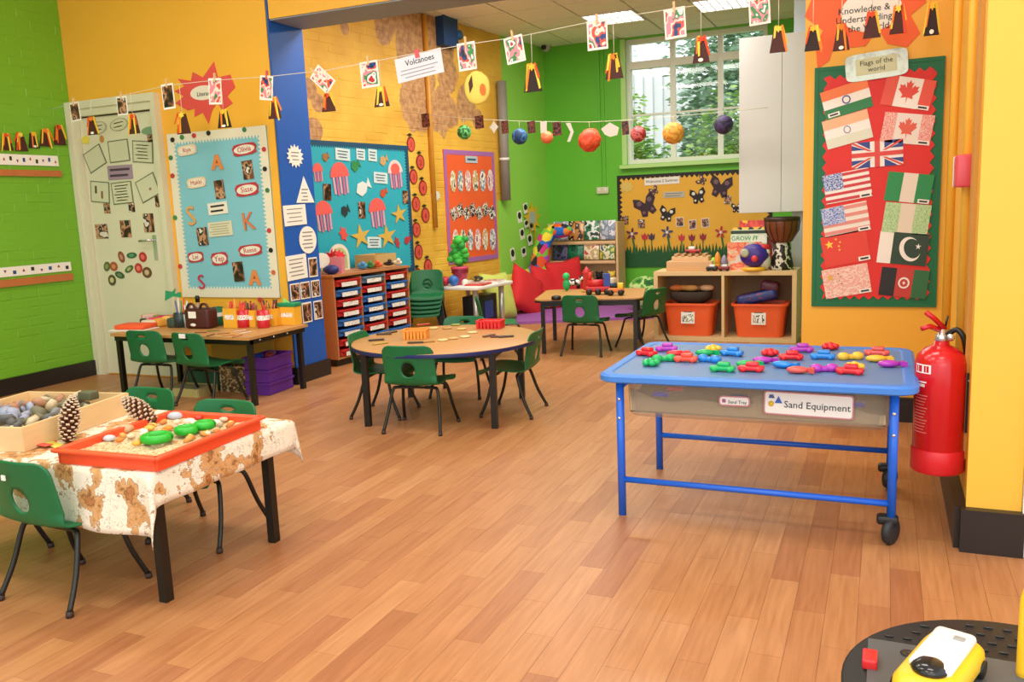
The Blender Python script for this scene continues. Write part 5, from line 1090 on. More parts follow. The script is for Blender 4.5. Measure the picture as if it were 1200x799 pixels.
for k in range(4): sub(o, 'star', FC('#9a6a4a'), -.15 + .04 * (k % 2), .3 - k * .12, .05, .08, star(5, .4))
o = flag(1065, 220, 54, 34, -8, 'bright Nigerian flag at the middle right', mat('#e6d9c9', .5)); sub(o, 'stripe', FC('#1f8a4a'), -.33, 0, .34, 1); sub(o, 'stripe', FC('#1f8a4a'), .33, 0, .34, 1); caption(o)
o = flag(1062, 256, 54, 35, -7, 'pale crayoned Nigerian flag below the bright one', mat('#e2d6c2', .6)); sub(o, 'stripe', mosaic('crayon_green', ('#a8cc8a', '#b9d4a0', '#93c07a', '#c6dcb4'), 9), -.33, 0, .34, 1); sub(o, 'stripe', mosaic('crayon_green', ('#a8cc8a',), 9), .33, 0, .34, 1)
o = flag(1058, 291, 58, 37, -6, 'dark green Pakistani flag with white crescent'); sub(o, 'field', FC('#26402c'), .14, 0, .72, 1); sub(o, 'crescent', ws, .14, 0, .42, .78, CRES, z=.0013, rot=20); sub(o, 'star', ws, .3, .1, .12, .2, star(5, .4), z=.0013)
o = flag(1059, 331, 56, 33, -6, 'Afghan flag at the bottom right of the board', FC('#c0392f')); sub(o, 'stripe', FC('#1c1a1a'), -.34, 0, .32, 1); sub(o, 'stripe', FC('#2a6a3c'), .34, 0, .32, 1); q = sub(o, 'emblem', ws, 0, 0, .24, .4, RING, z=.0012); sub(q, 'emblem_centre', FC('#c0392f'), 0, 0, .7, .7, RING); sub(q, 'emblem_mark', ws, 0, 0, .3, .4, star(4, .5), z=.0012)
foil = mat('#a9ac9c', .32, metal=.8, bump=1.0, bscale=22, name='silver_foil')
o = card(FF, 1027, 77, 73, 32, foil, 'foil_title', 'shiny silver foil title at the top of the flags board', 'sign', None, 4, off=.02, poly=[(.5 * math.copysign(abs(math.cos(a)) ** .3, math.cos(a)), .5 * math.copysign(abs(math.sin(a)) ** .3, math.sin(a))) for a in [k * math.pi / 24 for k in range(48)]], th=.006)
q = sub(o, 'panel', mat('#c6c89a', .3), 0, 0, .66, .6); words(q, 'Flags of the\nworld', mat('#4a4a30', .6), .42)
# orange flame splat with oval sign above
FLM = [(-.5, .1), (-.42, .34), (-.2, .3), (-.05, .5), (.2, .5), (.42, .36), (.5, .1), (.38, -.02), (.46, -.22), (.36, -.36), (.2, -.3), (.12, -.12), (.02, -.3), (-.14, -.3), (-.22, -.16), (-.28, -.42), (-.38, -.5), (-.4, -.24), (-.34, -.08)]
o = card(FF, 1012, 22, 142, 108, mat('#f2662c', .6, var=.05, name='orange_card'), 'flame_sign', 'orange flame shaped sign above the flags board', 'sign', poly=FLM)
q = sub(o, 'oval', paper, .06, .08, .5, .46, ell(28)); words(q, 'Knowledge &\nUnderstanding\nof the World', ink, .24)
# ------------------------------------------------------------------ strings and what hangs on them
strm = mat('#e2dcc8', .8, name='string')
YS = 4.9; FS = Face((0, YS), 0)
PTS = [(60, 128), (88, 121), (143, 112), (197, 100), (252, 94), (312, 90), (385, 82), (433, 73), (490, 62), (547, 52), (603, 44), (700, 24), (791, 10), (890, -4), (1010, -22)]
o = MB().tube([FS.hit(u, v) for u, v in PTS], .0022, strm, 5).build('washing_line'); tag(o, 'pale string of pegged photos spanning the room', 'string')
pegm = [mat('#e0b884', .6), mat('#d8575a', .5), mat('#6a7a3a', .5)]
def hang(u, v, w, h, rot, label, k=0, m=None, pegc=0, vert=None):
    o = card(FS, u, v, w, h, paper, 'hanging_photo', label, 'photo', 'photos pegged on the string', rot, off=-.003, th=.003); sub(o, 'picture', m or PHV, 0, 0, .84, .84)
    W, H, t = DIM[o.name]
    g = MB().box((0, H * .5 + .004, .001), (.012, .06, .014), pegm[pegc]).build('peg', o); return o
hang(88, 131, 11, 22, 4, 'pegged photo at the left end over the door frame', m=PHD)
hang(143, 124, 12, 22, 0, 'pegged photo above the door', m=PHD); hang(197, 113, 14, 30, 2, 'pegged photo between door and red splat', m=PHD)
hang(252, 107, 15, 31, -4, 'pegged photo over the red splat'); hang(312, 103, 15, 29, -8, 'pegged photo at the edge of the blue pillar', pegc=1)
hang(378, 93, 16, 32, 48, 'steeply tilted pegged photo right of the blue pillar'); hang(433, 87, 21, 31, 3, 'pegged photo left of the Volcanoes sheet'); hang(547, 66, 21, 33, 3, 'pegged photo right of the Volcanoes sheet'); hang(603, 58, 22, 32, 8, 'pegged photo at the green corner')
hang(700, 41, 24, 35, 1, 'pegged photo before the ceiling lights'); hang(791, 27, 25, 36, 3, 'pegged photo in front of the window top'); hang(890, 13, 25, 32, 3, 'pegged photo above the white cupboard')
o = card(FS, 491, 77, 55, 29, mat('#dcdce4', .6), 'volcanoes_sheet', 'white sheet headed Volcanoes hanging on the string', 'sign', None, 7, off=-.004)
words(o, 'Volcanoes', ink, .34, .03, .22); lines(o, 3, .8, -.05, -.35, mat('#8a8a98', .6), .03); W, H, t = DIM[o.name]; MB().box((0, H * .5, .001), (.03, .05, .014), pegm[1]).build('peg', o)
vlist = [(107, 147, 13, 22, 'first paper volcano, over the left door oval'), (158, 145, 13, 24, 'paper volcano over the right side of the door'), (213, 144, 16, 26, 'yellow and black paper volcano below the red splat'), (264, 139, 16, 22, 'paper volcano at the right foot of the red splat'), (320, 126, 15, 26, 'paper volcano at the edge of the blue pillar'), (386, 120, 16, 22, 'paper volcano under the tilted photo'), (446, 113, 18, 24, 'paper volcano with white tag below the photo'), (625, 91, 21, 34, 'paper volcano hanging before the green corner'), (719, 77, 21, 30, 'paper volcano left of the window'), (822, 58, 20, 32, 'paper volcano hanging before the window'), (912, 45, 21, 32, 'paper volcano hanging before the white cupboard'), (953, 45, 20, 30, 'brown paper volcano at the left edge of the flags wall'), (986, 43, 20, 32, 'paper volcano with orange flames before the orange sign'), (1022, 29, 21, 32, 'dark paper volcano in front of the white oval sign'), (1053, 22, 21, 34, 'dark paper volcano with white tag right of the oval sign'), (1092, 22, 18, 40, 'yellow ringed paper volcano at the right end')]
for k, (u, v, w_, h_, l) in enumerate(vlist):
    sx, sy = FS.px(u, v)
    ys = min(PTS, key=lambda p: abs(p[0] - u))[1]
    for (a0_, b0_), (a1_, b1_) in zip(PTS, PTS[1:]):
        if a0_ <= u <= a1_: ys = b0_ + (b1_ - b0_) * (u - a0_) / (a1_ - a0_)
    volcano(FS.M(FS.st(u, v), .012 if k % 2 else -.012), w_ * sx, h_ * sy, k, l, 'paper volcanoes on the string', max(.01, (v - h_ * .48 - ys) * sy))
e = empty('yellow_paper_bag'); e.matrix_world = FS.M(FS.st(559, 103), 0); tag(e, 'crumpled yellow paper cone hanging near the green corner', 'paper craft')
sx, sy = FS.px(559, 103); ym_ = mat('#e8d060', .7, bump=.6, bscale=30, name='yellow_tissue')
MB().ball((0, 0, 0), 1, ym_, 3, (15 * sx, 20 * sy, .02), .04).build('bag', e); MB().prism([(-8 * sx, 6 * sy), (-4 * sx, 15 * sy), (-3 * sx, 2 * sy), (-7 * sx, -6 * sy)], .02, .022, mat('#4a2a1a', .7)).build('stripe', e); MB().prism([(7 * sx * x + 8 * sx, 14 * sy * y - 3 * sy) for x, y in ell(10)], .019, .021, mat('#d8702a', .7)).build('spot', e); MB().tube([(0, 19 * sy, 0), (0, 50 * sy, 0)], .002, strm, 5).build('string', e)
# planet garland in the alcove
FG = Face((0, 8.0), 0)
GP = [(488, 133), (545, 139), (610, 142), (690, 143), (748, 140), (850, 131), (900, 126)]
o = MB().tube([FG.hit(u, v) for u, v in GP], .0025, strm, 5).build('garland_string'); tag(o, 'thin string of paper planets across the alcove', 'string')
def gy(u):
    for (a, b_), (c, d) in zip(GP, GP[1:]):
        if a <= u <= c: return b_ + (d - b_) * (u - a) / (c - a)
    return GP[-1][1]
for u, v, r_, c1, c2, label in ((544, 155, 8.5, '#1f6a3a', '#6ac06a', 'green paper planet'), (609, 160, 9.5, '#1c3f6e', '#3f78b0', 'blue paper planet'), (641, 161, 7.5, '#f07a4a', '#f5986a', 'small peach paper planet'), (691, 164, 13.5, '#f0623a', '#e04a2a', 'large orange ruffled paper planet'), (748, 157, 9.5, '#a02a30', '#d86a6a', 'dark red paper planet'), (789, 156, 13, '#d98a2a', '#eeb04a', 'large amber paper planet before the window'), (848, 146, 11.5, '#2a2040', '#4a3a6a', 'dark purple paper planet before the window')):
    R_p = r_ * FG.px(u, v)[1]; e = empty('paper_planet', FG.hit(u, v)); tag(e, label + ' on the alcove string', 'paper craft', 'paper planets')
    big = 'ruffled' in label
    MB().ball((0, 0, 0), R_p, mosaic('planet_' + c1[1:], (c1, c2, c1, c2, c1), 9, .6, coord='Object'), 3, jit=.10 if big else .015).build('ball', e)
    MB().tube([(0, 0, R_p * .95), (0, 0, max(R_p * 1.1, FG.st(u, gy(u))[1] - FG.st(u, v)[1]))], .002, strm, 5).build('string', e)
for u, v, w_, h_, l in ((499, 141, 9, 16, 'first dark photo on the planet string'), (562, 143, 10, 15, 'dark photo right of the green planet'), (592, 149, 8, 15, 'dark photo over the grey pipe'), (623, 149, 9, 14, 'dark photo right of the blue planet'), (653, 151, 10, 16, 'dark photo right of the peach planet'), (733, 150, 8, 16, 'dark photo beside the window')):
    o = card(FG, u, v, w_, h_, mosaic('photo_maroon', ('#1c1416', '#4a2024', '#8a4a3a', '#2a1c1e'), 4, .4), 'hanging_photo', l, 'photo', 'photos on the planet string', 3, off=.004)
for u, v, w_, h_, p_, l in ((579, 149, 11, 15, star(4, .6), 'white paper star left of the pipe photo'), (637, 149, 7, 14, RECT, 'white paper rocket above the peach planet'), (668, 155, 9, 22, [(-.5, .5), (.1, .5), (.5, 0), (0, -.5), (-.4, -.5), (.1, 0)], 'white paper zigzag moon'), (715, 152, 21, 17, [(-.5, .1), (0, .5), (.5, .1), (.4, -.4), (0, -.5), (-.3, -.3)], 'white paper wing right of the orange planet')):
    o = card(FG, u, v, w_, h_, mat('#e4dfd4', .7), 'white_paper_shape', l, 'paper craft', 'white shapes on the planet string', 0, off=.003, poly=p_)
# ------------------------------------------------------------------ alcove contents
# white cupboard on the partition
p0, p1 = at_y(866, 250, 8.38), at_y(866, 45, 8.38); x1 = -.35
cu = empty('wall_cupboard', ((p0.x + x1) / 2, 8.38, p0.z)); tag(cu, 'tall white wall cupboard beside the window', 'cupboard'); cwid_, chh = x1 - p0.x, p1.z - p0.z
cwm = mat('#d8d4d2', .45, name='white_melamine')
MB().box((0, .055, chh / 2), (cwid_, .09, chh), cwm).build('carcass', cu)
hw = at_y(916, 150, 8.38).x - p0.x
MB().box((-cwid_ / 2 + hw / 2, 0, chh / 2), (hw - .004, .018, chh - .006), cwm).build('door', cu); MB().box((hw / 2, 0, chh / 2), (cwid_ - hw - .004, .018, chh - .006), cwm).build('door', cu)
# blue bracket, grey pipe, camera, socket, conduit
a = FA.hit(510, 30); b_ = FA.hit(527, 30); zt, zb = FA.hit(518, 6)[2], FA.hit(518, 55)[2]; s = (FA.st(510, 30)[0] + FA.st(527, 30)[0]) / 2; w_ = FA.st(527, 30)[0] - FA.st(510, 30)[0]
e = empty('blue_bracket'); e.matrix_world = FA.M((s, zb), .004); tag(e, 'blue painted timber bracket high on the brick wall', 'bracket')
MB().box((0, (zt - zb) / 2, .05), (w_, zt - zb, .1), mat('#123f78', .5)).build('post', e); MB().lathe([(.05, 0), (.05, .06), (.03, .07)], (w_ * .62, (zt - zb) * .32, .05), mat('#1f5a86', .45), 14).build('socket', e)
s, t0_ = FA.st(587, 235); t1_ = FA.st(586, 97)[1]
e = empty('drain_pipe'); e.matrix_world = FA.M((s, t0_), .004); tag(e, 'grey vertical pipe with white clip on the lit green wall', 'pipe')
MB().tube([(0, 0, .07), (0, t1_ - t0_, .07)], .058, mat('#8f8a80', .5, var=.08), 14).build('pipe', e); MB().lathe([(.062, 0), (.062, .03)], (0, (t1_ - t0_) * .34, .07), white, 14, Matrix.Rotation(-math.pi / 2, 3, 'X')).build('clip', e)
struct(MB().prism([(s - .09, 0), (s + .5, 0), (s + .5, t0_), (s - .09, t0_)], .004, .02, lime, FA.M((0, 0), 0)).build('trim_5'))
p = FK.hit(643, 57); e = empty('security_camera', (p.x, YK - .1, p.z)); tag(e, 'small grey security camera under the alcove ceiling', 'camera')
MB().ball((0, 0, 0), .06, mat('#b9b9b4', .4), 2).build('dome', e); MB().lathe([(.03, 0), (.03, .03)], (0, -.06, -.01), mat('#2a2a2e', .2), 12, Matrix.Rotation(math.pi / 2, 3, 'X')).build('lens', e); MB().box((0, .06, .04), (.08, .08, .04), mat('#b9b9b4', .4)).build('mount', e)
p = FK.hit(707, 223); e = empty('wall_socket', (p.x, YK - .02, p.z)); tag(e, 'cream double wall socket on the green back wall', 'socket')
MB().rbox((0, 0, 0), (.16, .04, .085), .006, mat('#d8d8b8', .4)).build('plate', e)
for x in (-.04, .04): MB().box((x, -.022, .01), (.02, .006, .03), white).build('switch', e)
q = MB(); u_ = FK.hit(703, 150).x; q.box((u_, YK - .012, (p.z + ALC_Z) / 2), (.03, .024, ALC_Z - p.z), agreen).box((u_ + .06, YK - .01, (p.z + ALC_Z) / 2), (.02, .02, ALC_Z - p.z), agreen); tag(q.build('cable_trunking'), 'green painted cable trunking above the wall socket', 'trunking')
# purple mat
q = MB().prism([(-4.1, 8.42), (-3.66, 8.62), (-1.75, 9.48), (-1.75, 10.6), (-4.02, 10.6)], .001, .03, mat('#9a5aa8', .7, var=.06, scale=3, name='purple_vinyl')); tag(q.build('floor_mat'), 'purple floor mat in the reading corner', 'mat')
# cushions
def cushion(loc, w, h, t, rot, col, label):
    bm = bmesh.new(); N = 14; V = {}
    for side in (1, -1):
        for i in range(N + 1):
            for j in range(N + 1):
                x, y = i / N * 2 - 1, j / N * 2 - 1; k = (1 - x ** 4) * (1 - y ** 4)
                if side == -1 and (abs(x) == 1 or abs(y) == 1): V[(side, i, j)] = V[(1, i, j)]; continue
                pin = 1 - .10 * (1 - abs(x)) * (abs(y) ** 3) - 0; pin2 = 1 - .10 * (1 - abs(y)) * (abs(x) ** 3)
                V[(side, i, j)] = bm.verts.new((x * w / 2 * pin2, side * t / 2 * k ** .6 + .004 * math.sin(5 * x + 7 * y), y * h / 2 * pin + h / 2))
        for i in range(N):
            for j in range(N):
                f = [V[(side, i, j)], V[(side, i + 1, j)], V[(side, i + 1, j + 1)], V[(side, i, j + 1)]]
                bm.faces.new(f if side < 0 else f[::-1])
    for f in bm.faces: f.smooth = True
    me = bpy.data.meshes.new('cushion'); bm.to_mesh(me); bm.free(); me.materials.append(mat(col, .8, var=.06, scale=9, bump=.3, bscale=200))
    o = link('cushion', me); o.location = loc; o.rotation_euler = rot; tag(o, label, 'cushion', 'cushions along the alcove wall')
def wall_pt(s, n, z=.03): p = FA.P + FA.S * s + FA.N * n; return (p.x, p.y, z)
A_ = math.radians(83)
cushion(wall_pt(3.12, .50), .56, .56, .18, (-.26, .05, A_), '#c9d466', 'lime cushion nearest the white table')
cushion(wall_pt(3.72, .42), .56, .56, .18, (-.28, .5, A_ - .25), '#d6262c', 'large red cushion tilted on its corner')
cushion(wall_pt(4.02, .30), .5, .5, .15, (-.28, -.1, A_ - .2), '#dcd25a', 'yellow cushion between the red cushions')
cushion(wall_pt(4.24, .46), .52, .52, .17, (-.24, .2, A_ - .4), '#d9282e', 'middle red cushion in front of the patchwork toy')
cushion(wall_pt(4.52, .66), .5, .6, .17, (-.2, -.12, A_ - .6), '#d8242c', 'upright red cushion beside the book rack')
# patchwork soft animal
pw = patches('patchwork', ('#1f6fd0', '#f08a2a', '#d83a7a', '#f0e03a', '#2a2a3a', '#7ac83a', '#e85a2a', '#b04ad0'), 11)
bx_, by_, _ = wall_pt(4.4, .27)
e = empty('patchwork_toy', (bx_, by_, .03)); tag(e, 'tall patchwork soft animal behind the red cushions', 'soft toy')
MB().ball((0, 0, .28), .26, pw, 3, (.85, .8, 1.1)).build('body', e)
MB().tube(cat_rom([(0, 0, .45), (.02, 0, .62), (.06, .02, .8), (.14, .06, .93)], 6), .13, pw, 14, r2=.085).build('neck', e)
MB().ball((.24, .1, .94), .12, pw, 3, (1.5, .9, .75)).build('head', e); MB().ball((.2, .0, .99), .02, blk, 1).build('eye', e)
for s in (-1, 1): MB().ball((s * .16, -.12, .07), .1, pw, 2, (1, 1.4, .7)).build('foot', e)
# book rack with magazines and soft toys
rl, rr = at_y(645, 262, 10.3), at_y(724, 265, 10.3); rk = empty('book_rack', ((rl.x + rr.x) / 2, 10.3, .03)); RW = rr.x - rl.x; RH = rl.z - .03
tag(rk, 'wooden display rack of books and soft toys below the green wall', 'rack')
for s in (-1, 1): MB().box((s * RW / 2, .1, RH / 2), (.025, .32, RH), beech).build('side_panel', rk)
MB().box((0, .2, RH / 2), (RW, .02, RH), beech).build('back_panel', rk)
TZ = [RH - .20, RH - .42, .02]
for k, z in enumerate((RH - .26, RH - .50)): MB().box((0, .02 - .04 * k, z), (RW - .03, .16, .02), beech).build('shelf', rk); MB().box((0, -.06 - .04 * k, z + .015), (RW - .03, .012, .03), beech).build('lip', rk)
MB().box((0, -.02, .03), (RW - .03, .3, .03), beech).build('shelf', rk); MB().box((0, -.19, .06), (RW - .03, .016, .08), beech).build('lip', rk)
bk = [(('#c9cfd8', '#8a98a8', '#e8ecf0', '#5a6a7a'), 'grey'), (('#e8c89a', '#c88a4a', '#3a2a22', '#f0dcb8'), 'sandy'), (('#1f3a34', '#e8f0ea', '#2a7a5a', '#0f1a1a'), 'black and white'), (('#b8c4d4', '#8090a8', '#e0e6ee', '#a0a8c0'), 'silvery blue')]
bk2 = [(('#2a3050', '#5a5a8a', '#2a2a3a', '#c9b090'), 'navy'), (('#0f6a4a', '#1a8a5e', '#0f5a40', '#2a9a6a'), 'emerald'), (('#e8dcb0', '#c8b070', '#f0e8cc', '#d8584a'), 'cream'), (('#d8c84a', '#5a8a3a', '#e8e4c0', '#3a5a8a'), 'yellow')]
for r_, (row, z, y) in enumerate(((bk, RH - .23, .03), (bk2, RH - .475, -.01))):
    for k, (cols, nm) in enumerate(row):
        w_ = (RW - .06) / 4 - .01; h_ = .24 if r_ == 0 else .21
        o = MB().rbox((0, 0, 0), (w_, .018, h_), .003, mosaic('cover_%d_%d' % (r_, k), cols, 2.2, .35), seg=1).build('picture_book'); o.location = (rk.location.x - RW / 2 + .035 + (k + .5) * (w_ + .01), 10.3 + y - .03, .03 + z + h_ / 2 + .012); o.rotation_euler = (-.16, 0, 0); tag(o, nm + ' covered picture book on the ' + ('top' if r_ == 0 else 'second') + ' tier of the rack', 'book', 'picture books on the rack')
stc = ['#b06a7a', '#c94a4a', '#e0c8a0', '#2a2622', '#8a2a34', '#d8343c', '#6a5a8a', '#efe6da', '#4a7a8a', '#e08a4a', '#1f1c1e', '#f0d04a']
stn = ['dusty pink', 'red', 'cream', 'black', 'maroon', 'scarlet', 'violet', 'white', 'teal', 'orange', 'sooty', 'yellow']
for k in range(12):
    x = -RW / 2 + .08 + (k % 6) * (RW - .16) / 5; z = .1 + (k // 6) * .15; y = -.08 + .05 * (k % 2)
    e = empty('soft_toy', (rk.location.x + x, 10.3 + y, .03 + z)); tag(e, stn[k] + ' soft toy in the ' + ('lower' if k < 6 else 'upper') + ' heap of the rack', 'soft toy', 'soft toys in the rack')
    m_ = mat(stc[k], .85, var=.15, scale=40); MB().ball((0, 0, .03), .07, m_, 2, (1, .8, 1.1), .03).build('body', e); MB().ball((0, -.02, .12), .045, m_, 2).build('head', e)
    for s in (-1, 1): MB().ball((s * .035, -.01, .155), .016, m_, 1).build('ear', e)
# green plant cushion by the amber board
o = MB().ball((0, 0, 0), .2, mosaic('leafy_fabric', ('#2a6a2a', '#5aa03a', '#bcd88a', '#2f7a30', '#1f5a28'), 8, .8, coord='Object'), 3, (1.1, .8, 1)).build('bean_bag'); p = at_z(748, 335, .2); o.location = (-2.55, 9.75, .23); tag(o, 'leafy green bean bag below the amber board', 'bean bag')
# toys on the alcove table
def toy(name, u, v, z, build, label, cat='toy', group='toys on the alcove table', rz=0):
    p = at_z(u, v, z); e = empty(name, (p.x, p.y, z), rz); tag(e, label, cat, group); build(e); return e
def engine(e):
    r_ = mat('#c8242a', .4); MB().rbox((0, 0, .05), (.22, .09, .05), .012, r_).build('chassis', e); MB().tube([(-.09, 0, .1), (.05, 0, .1)], .035, r_, 12).build('boiler', e); MB().box((.08, 0, .13), (.06, .08, .11), mat('#2a4aa0', .4)).build('cab', e); MB().tube([(-.07, 0, .13), (-.07, 0, .2)], .014, mat('#e0303a', .4), 10).build('funnel', e)
    for x in (-.08, 0, .08):
        for y in (-.05, .05): MB().lathe([(.005, -.008), (.028, -.008), (.028, .008), (.005, .008)], (x, y, .028), blk, 12, Matrix.Rotation(math.pi / 2, 3, 'X')).build('wheel', e)
toy('toy_train', 701, 345, .484, engine, 'red toy train engine on the alcove table', rz=.3)
def truck(c1, c2):
    def f(e):
        MB().rbox((0, 0, .045), (.14, .07, .035), .008, mat(c1, .4)).build('chassis', e); MB().rbox((.04, 0, .085), (.05, .065, .05), .008, mat(c2, .4)).build('cab', e)
        for x in (-.045, .045):
            for y in (-.035, .035): MB().lathe([(.005, -.008), (.027, -.008), (.027, .008), (.005, .008)], (x, y, .027), blk, 12, Matrix.Rotation(math.pi / 2, 3, 'X')).build('wheel', e)
    return f
toy('toy_truck', 722, 346, .484, truck('#e0702a', '#f0c82a'), 'orange and yellow toy truck on the alcove table', rz=.2)
toy('toy_truck', 714, 339, .484, truck('#2a5a8a', '#d8d0c0'), 'blue and cream toy truck behind the orange one', rz=-.3)
toy('toy_tower', 688, 342, .484, lambda e: (MB().lathe([(.035, 0), (.035, .17), (.045, .18), (.0, .24)], m=mat('#d83a44', .4), n=14).build('tower', e), MB().lathe([(.05, 0), (.05, .02)], m=mat('#c8a04a', .5), n=14).build('base', e)), 'tall red toy tower on the alcove table')
toy('toy_disc', 652, 351, .484, lambda e: MB().lathe([(.04, 0), (.045, .01), (.04, .03), (.02, .035)], m=blk, n=16).build('disc', e), 'black round toy at the left end of the alcove table')
toy('toy_zebra', 672, 338, .484, lambda e: (MB().ball((0, 0, .06), .05, mosaic('zebra', ('#1a1a1a', '#f0eee8', '#1a1a1a', '#f0eee8'), 10, .6, coord='Object'), 2, (1.6, .7, .7)).build('body', e), MB().ball((.09, 0, .1), .03, mosaic('zebra', ('#1a1a1a',), 10), 2).build('head', e), [MB().tube([(x, y, .05), (x, y, 0)], .012, blk, 6).build('leg', e) for x in (-.05, .05) for y in (-.02, .02)]), 'striped toy zebra on the alcove table')
toy('toy_figure', 664, 341, .484, lambda e: (MB().ball((0, 0, .06), .045, mat('#1fa85a', .6), 2, (.8, .7, 1.3)).build('body', e), MB().ball((0, 0, .14), .035, mat('#2ac06a', .6), 2).build('head', e)), 'green toy figure at the back of the alcove table')
# white table with pots beyond the cabinet
wt = empty('white_table', (-3.95, 7.98, 0), math.radians(-7)); tag(wt, 'low white table with steel column legs by the brick wall', 'table')
MB().rbox((0, 0, .5), (.62, .7, .035), .008, white).build('tabletop', wt)
for x, y in ((-.2, -.25), (.22, -.25), (.22, .25), (-.2, .25)): MB().tube([(x, y, 0), (x, y, .485)], .03, mat('#c8c8c6', .3, metal=.6), 14).build('leg', wt)
ZW = .519
e = empty('computer_tower', (-3.85, 7.98, 0)); tag(e, 'black computer tower under the white table', 'computer'); MB().rbox((0, 0, .2), (.2, .42, .4), .01, mat('#17181c', .4)).build('case', e); MB().box((.102, 0, .25), (.004, .2, .18), mat('#1f3f9a', .3)).build('front_panel', e)
def pot(e):
    MB().lathe([(.06, 0), (.085, .16), (.092, .16), (.092, .185), (.08, .185)], m=mat('#d84a6a', .4), n=18).build('pot', e); MB().lathe([(.088, .12), (.088, .155)], m=mat('#8a1f3a', .4), n=18, cap=False).build('band', e)
    q = MB()
    for k in range(26):
        a = k * 2.4; q.ball((.09 * math.cos(a) * (k % 5) / 4, .06 * math.sin(a) * (k % 5) / 4, .22 + .010 * k), .05, mat('#4ac84a', .6) if k % 3 else mat('#2fa03c', .6), 1, (1, .7, .8), .1)
    q.build('leaves', e)
e = empty('flower_pot', (-4.0, 7.85, ZW)); tag(e, 'pink pot with bright green leaves on the white table', 'flower pot'); pot(e)
for k, (x, y, r_, c, l) in enumerate(((-4.1, 7.7, .05, '#c82a3a', 'red ball on the white table'), (-4.0, 7.7, .055, '#2a6ac0', 'blue ball on the white table'), (-3.88, 7.72, .035, '#f0ece0', 'white ball on the white table'), (-4.14, 7.8, .045, '#6ab04a', 'green ball on the white table'))):
    o = MB().ball((0, 0, 0), r_, mat(c, .4), 2).build('ball'); o.location = (x, y, ZW + r_); tag(o, l, 'ball', 'balls on the white table')
for k, (x, y, c, l) in enumerate(((-3.78, 7.82, '#d8483a', 'red picture tray on the white table'), (-3.75, 8.12, '#f0ece4', 'white picture tray at the far end of the white table'))):
    e = empty('picture_tray', (x, y, ZW), .05); tag(e, l, 'tray'); MB().box((0, 0, .008), (.2, .24, .016), mat(c, .5)).build('base', e); MB().box((0, 0, .018), (.17, .2, .004), mosaic('tray_print', ('#c83a3a', '#f0e8dc', '#d8584a', '#3a3a4a', '#f0e8dc'), 6)).build('print', e)
o = MB().ball((0, 0, 0), .05, mosaic('beetle_toy', ('#2a2416', '#a08a3a', '#3a3020'), 6, coord='Object'), 2, (1.5, 1, .6)).build('toy_insect'); o.location = (-3.98, 8.2, ZW + .03); tag(o, 'brown toy insect at the end of the white table', 'toy')
# on top of the tray cabinet
CT = .774 + .0
def cabtop(s, n): p = FA.P + FA.S * s + FA.N * n; return (p.x, p.y, CT + .009)
e = empty('gift_bag', cabtop(.66, .3), .3); tag(e, 'pink gift bag with red tissue on the tray cabinet', 'bag'); MB().box((0, 0, .07), (.14, .1, .14), mat('#e08a9a', .5), taper=.85).build('bag', e)
for k in range(6): MB().prism([(x * .09, y * .09) for x, y in star(5, .5, 20 * k)], -.003, .003, mat('#d8303f', .5), Matrix.Translation((.05 * math.cos(k), .03 * math.sin(k * 2), .15 + .012 * (k % 3))) @ Matrix.Rotation(.9 + .3 * k, 4, 'X') @ Matrix.Rotation(k, 4, 'Y')).build('tissue', e)
e = empty('speech_tag', cabtop(.5, .28)); tag(e, 'white oval tag on a stick at the pillar end of the cabinet', 'sign'); MB().tube([(0, 0, 0), (0, 0, .07)], .006, beech, 6).build('stick', e); MB().prism([(x * .2, y * .13 + .12) for x, y in ell(20)], -.003, .003, paper, Matrix.Rotation(math.radians(80), 4, 'Z') @ Matrix.Rotation(math.pi / 2, 4, 'X')).build('oval', e)
o = MB().ball((0, 0, 0), .06, mat('#1f2f7a', .5), 2, (1.2, 1, .7)).build('sun_cap'); o.location = Vector(cabtop(.53, .36)) + Vector((0, 0, .04)); tag(o, 'dark blue cap beside the gift bag', 'cap')
e = empty('arch_board', cabtop(.86, .12), 0); e.matrix_world = FA.M((.9, CT + .009), .12); tag(e, 'cream arch shaped board standing on the tray cabinet', 'board'); AR = [(-.13, 0), (.13, 0)] + [(.13 * math.cos(a), .12 + .12 * math.sin(a)) for a in [k * math.pi / 12 for k in range(13)]]
MB().prism(AR, 0, .012, paper2).build('board', e); MB().prism([(x * .78, y * .8 + .015) for x, y in AR], .012, .014, mat('#b8c488', .6)).build('picture', e)
e = empty('wicker_crate'); e.matrix_world = FA.M((1.32, CT + .009), .2); tag(e, 'tan open crate at the far end of the tray cabinet', 'crate')
MB().box((0, .005, 0), (.3, .01, .24), beech).build('base', e)
for x in (-.15, .15): MB().box((x, .06, 0), (.012, .12, .24), mat('#c8a468', .6)).build('side', e)
for z in (-.12, .12): MB().box((0, .06, z), (.3, .12, .012), mat('#c8a468', .6)).build('side', e)
for k, (s_, n_, c, l, sc) in enumerate(((.98, .32, '#4a9ad0', 'blue toy bird beside the arch board', (1.4, .8, .8)), (1.06, .34, '#3a8a4a', 'green toy frog on the tray cabinet', (1.2, 1, .7)), (1.14, .36, '#e06a3a', 'orange toy fish on the tray cabinet', (1.6, .7, .7)), (1.26, .4, '#2a2622', 'black toy spider before the tan crate', (1.3, 1, .5)), (1.38, .41, '#e8e0c8', 'white toy shell before the tan crate', (1.2, 1, .6)))):
    e = empty('small_toy', cabtop(s_, n_)); tag(e, l, 'toy', 'small toys on the tray cabinet'); MB().ball((0, 0, .035), .04, mat(c, .5), 2, sc, .05).build('body', e); MB().ball((.03, -.03, .06), .02, mat(c, .5), 2).build('head', e)
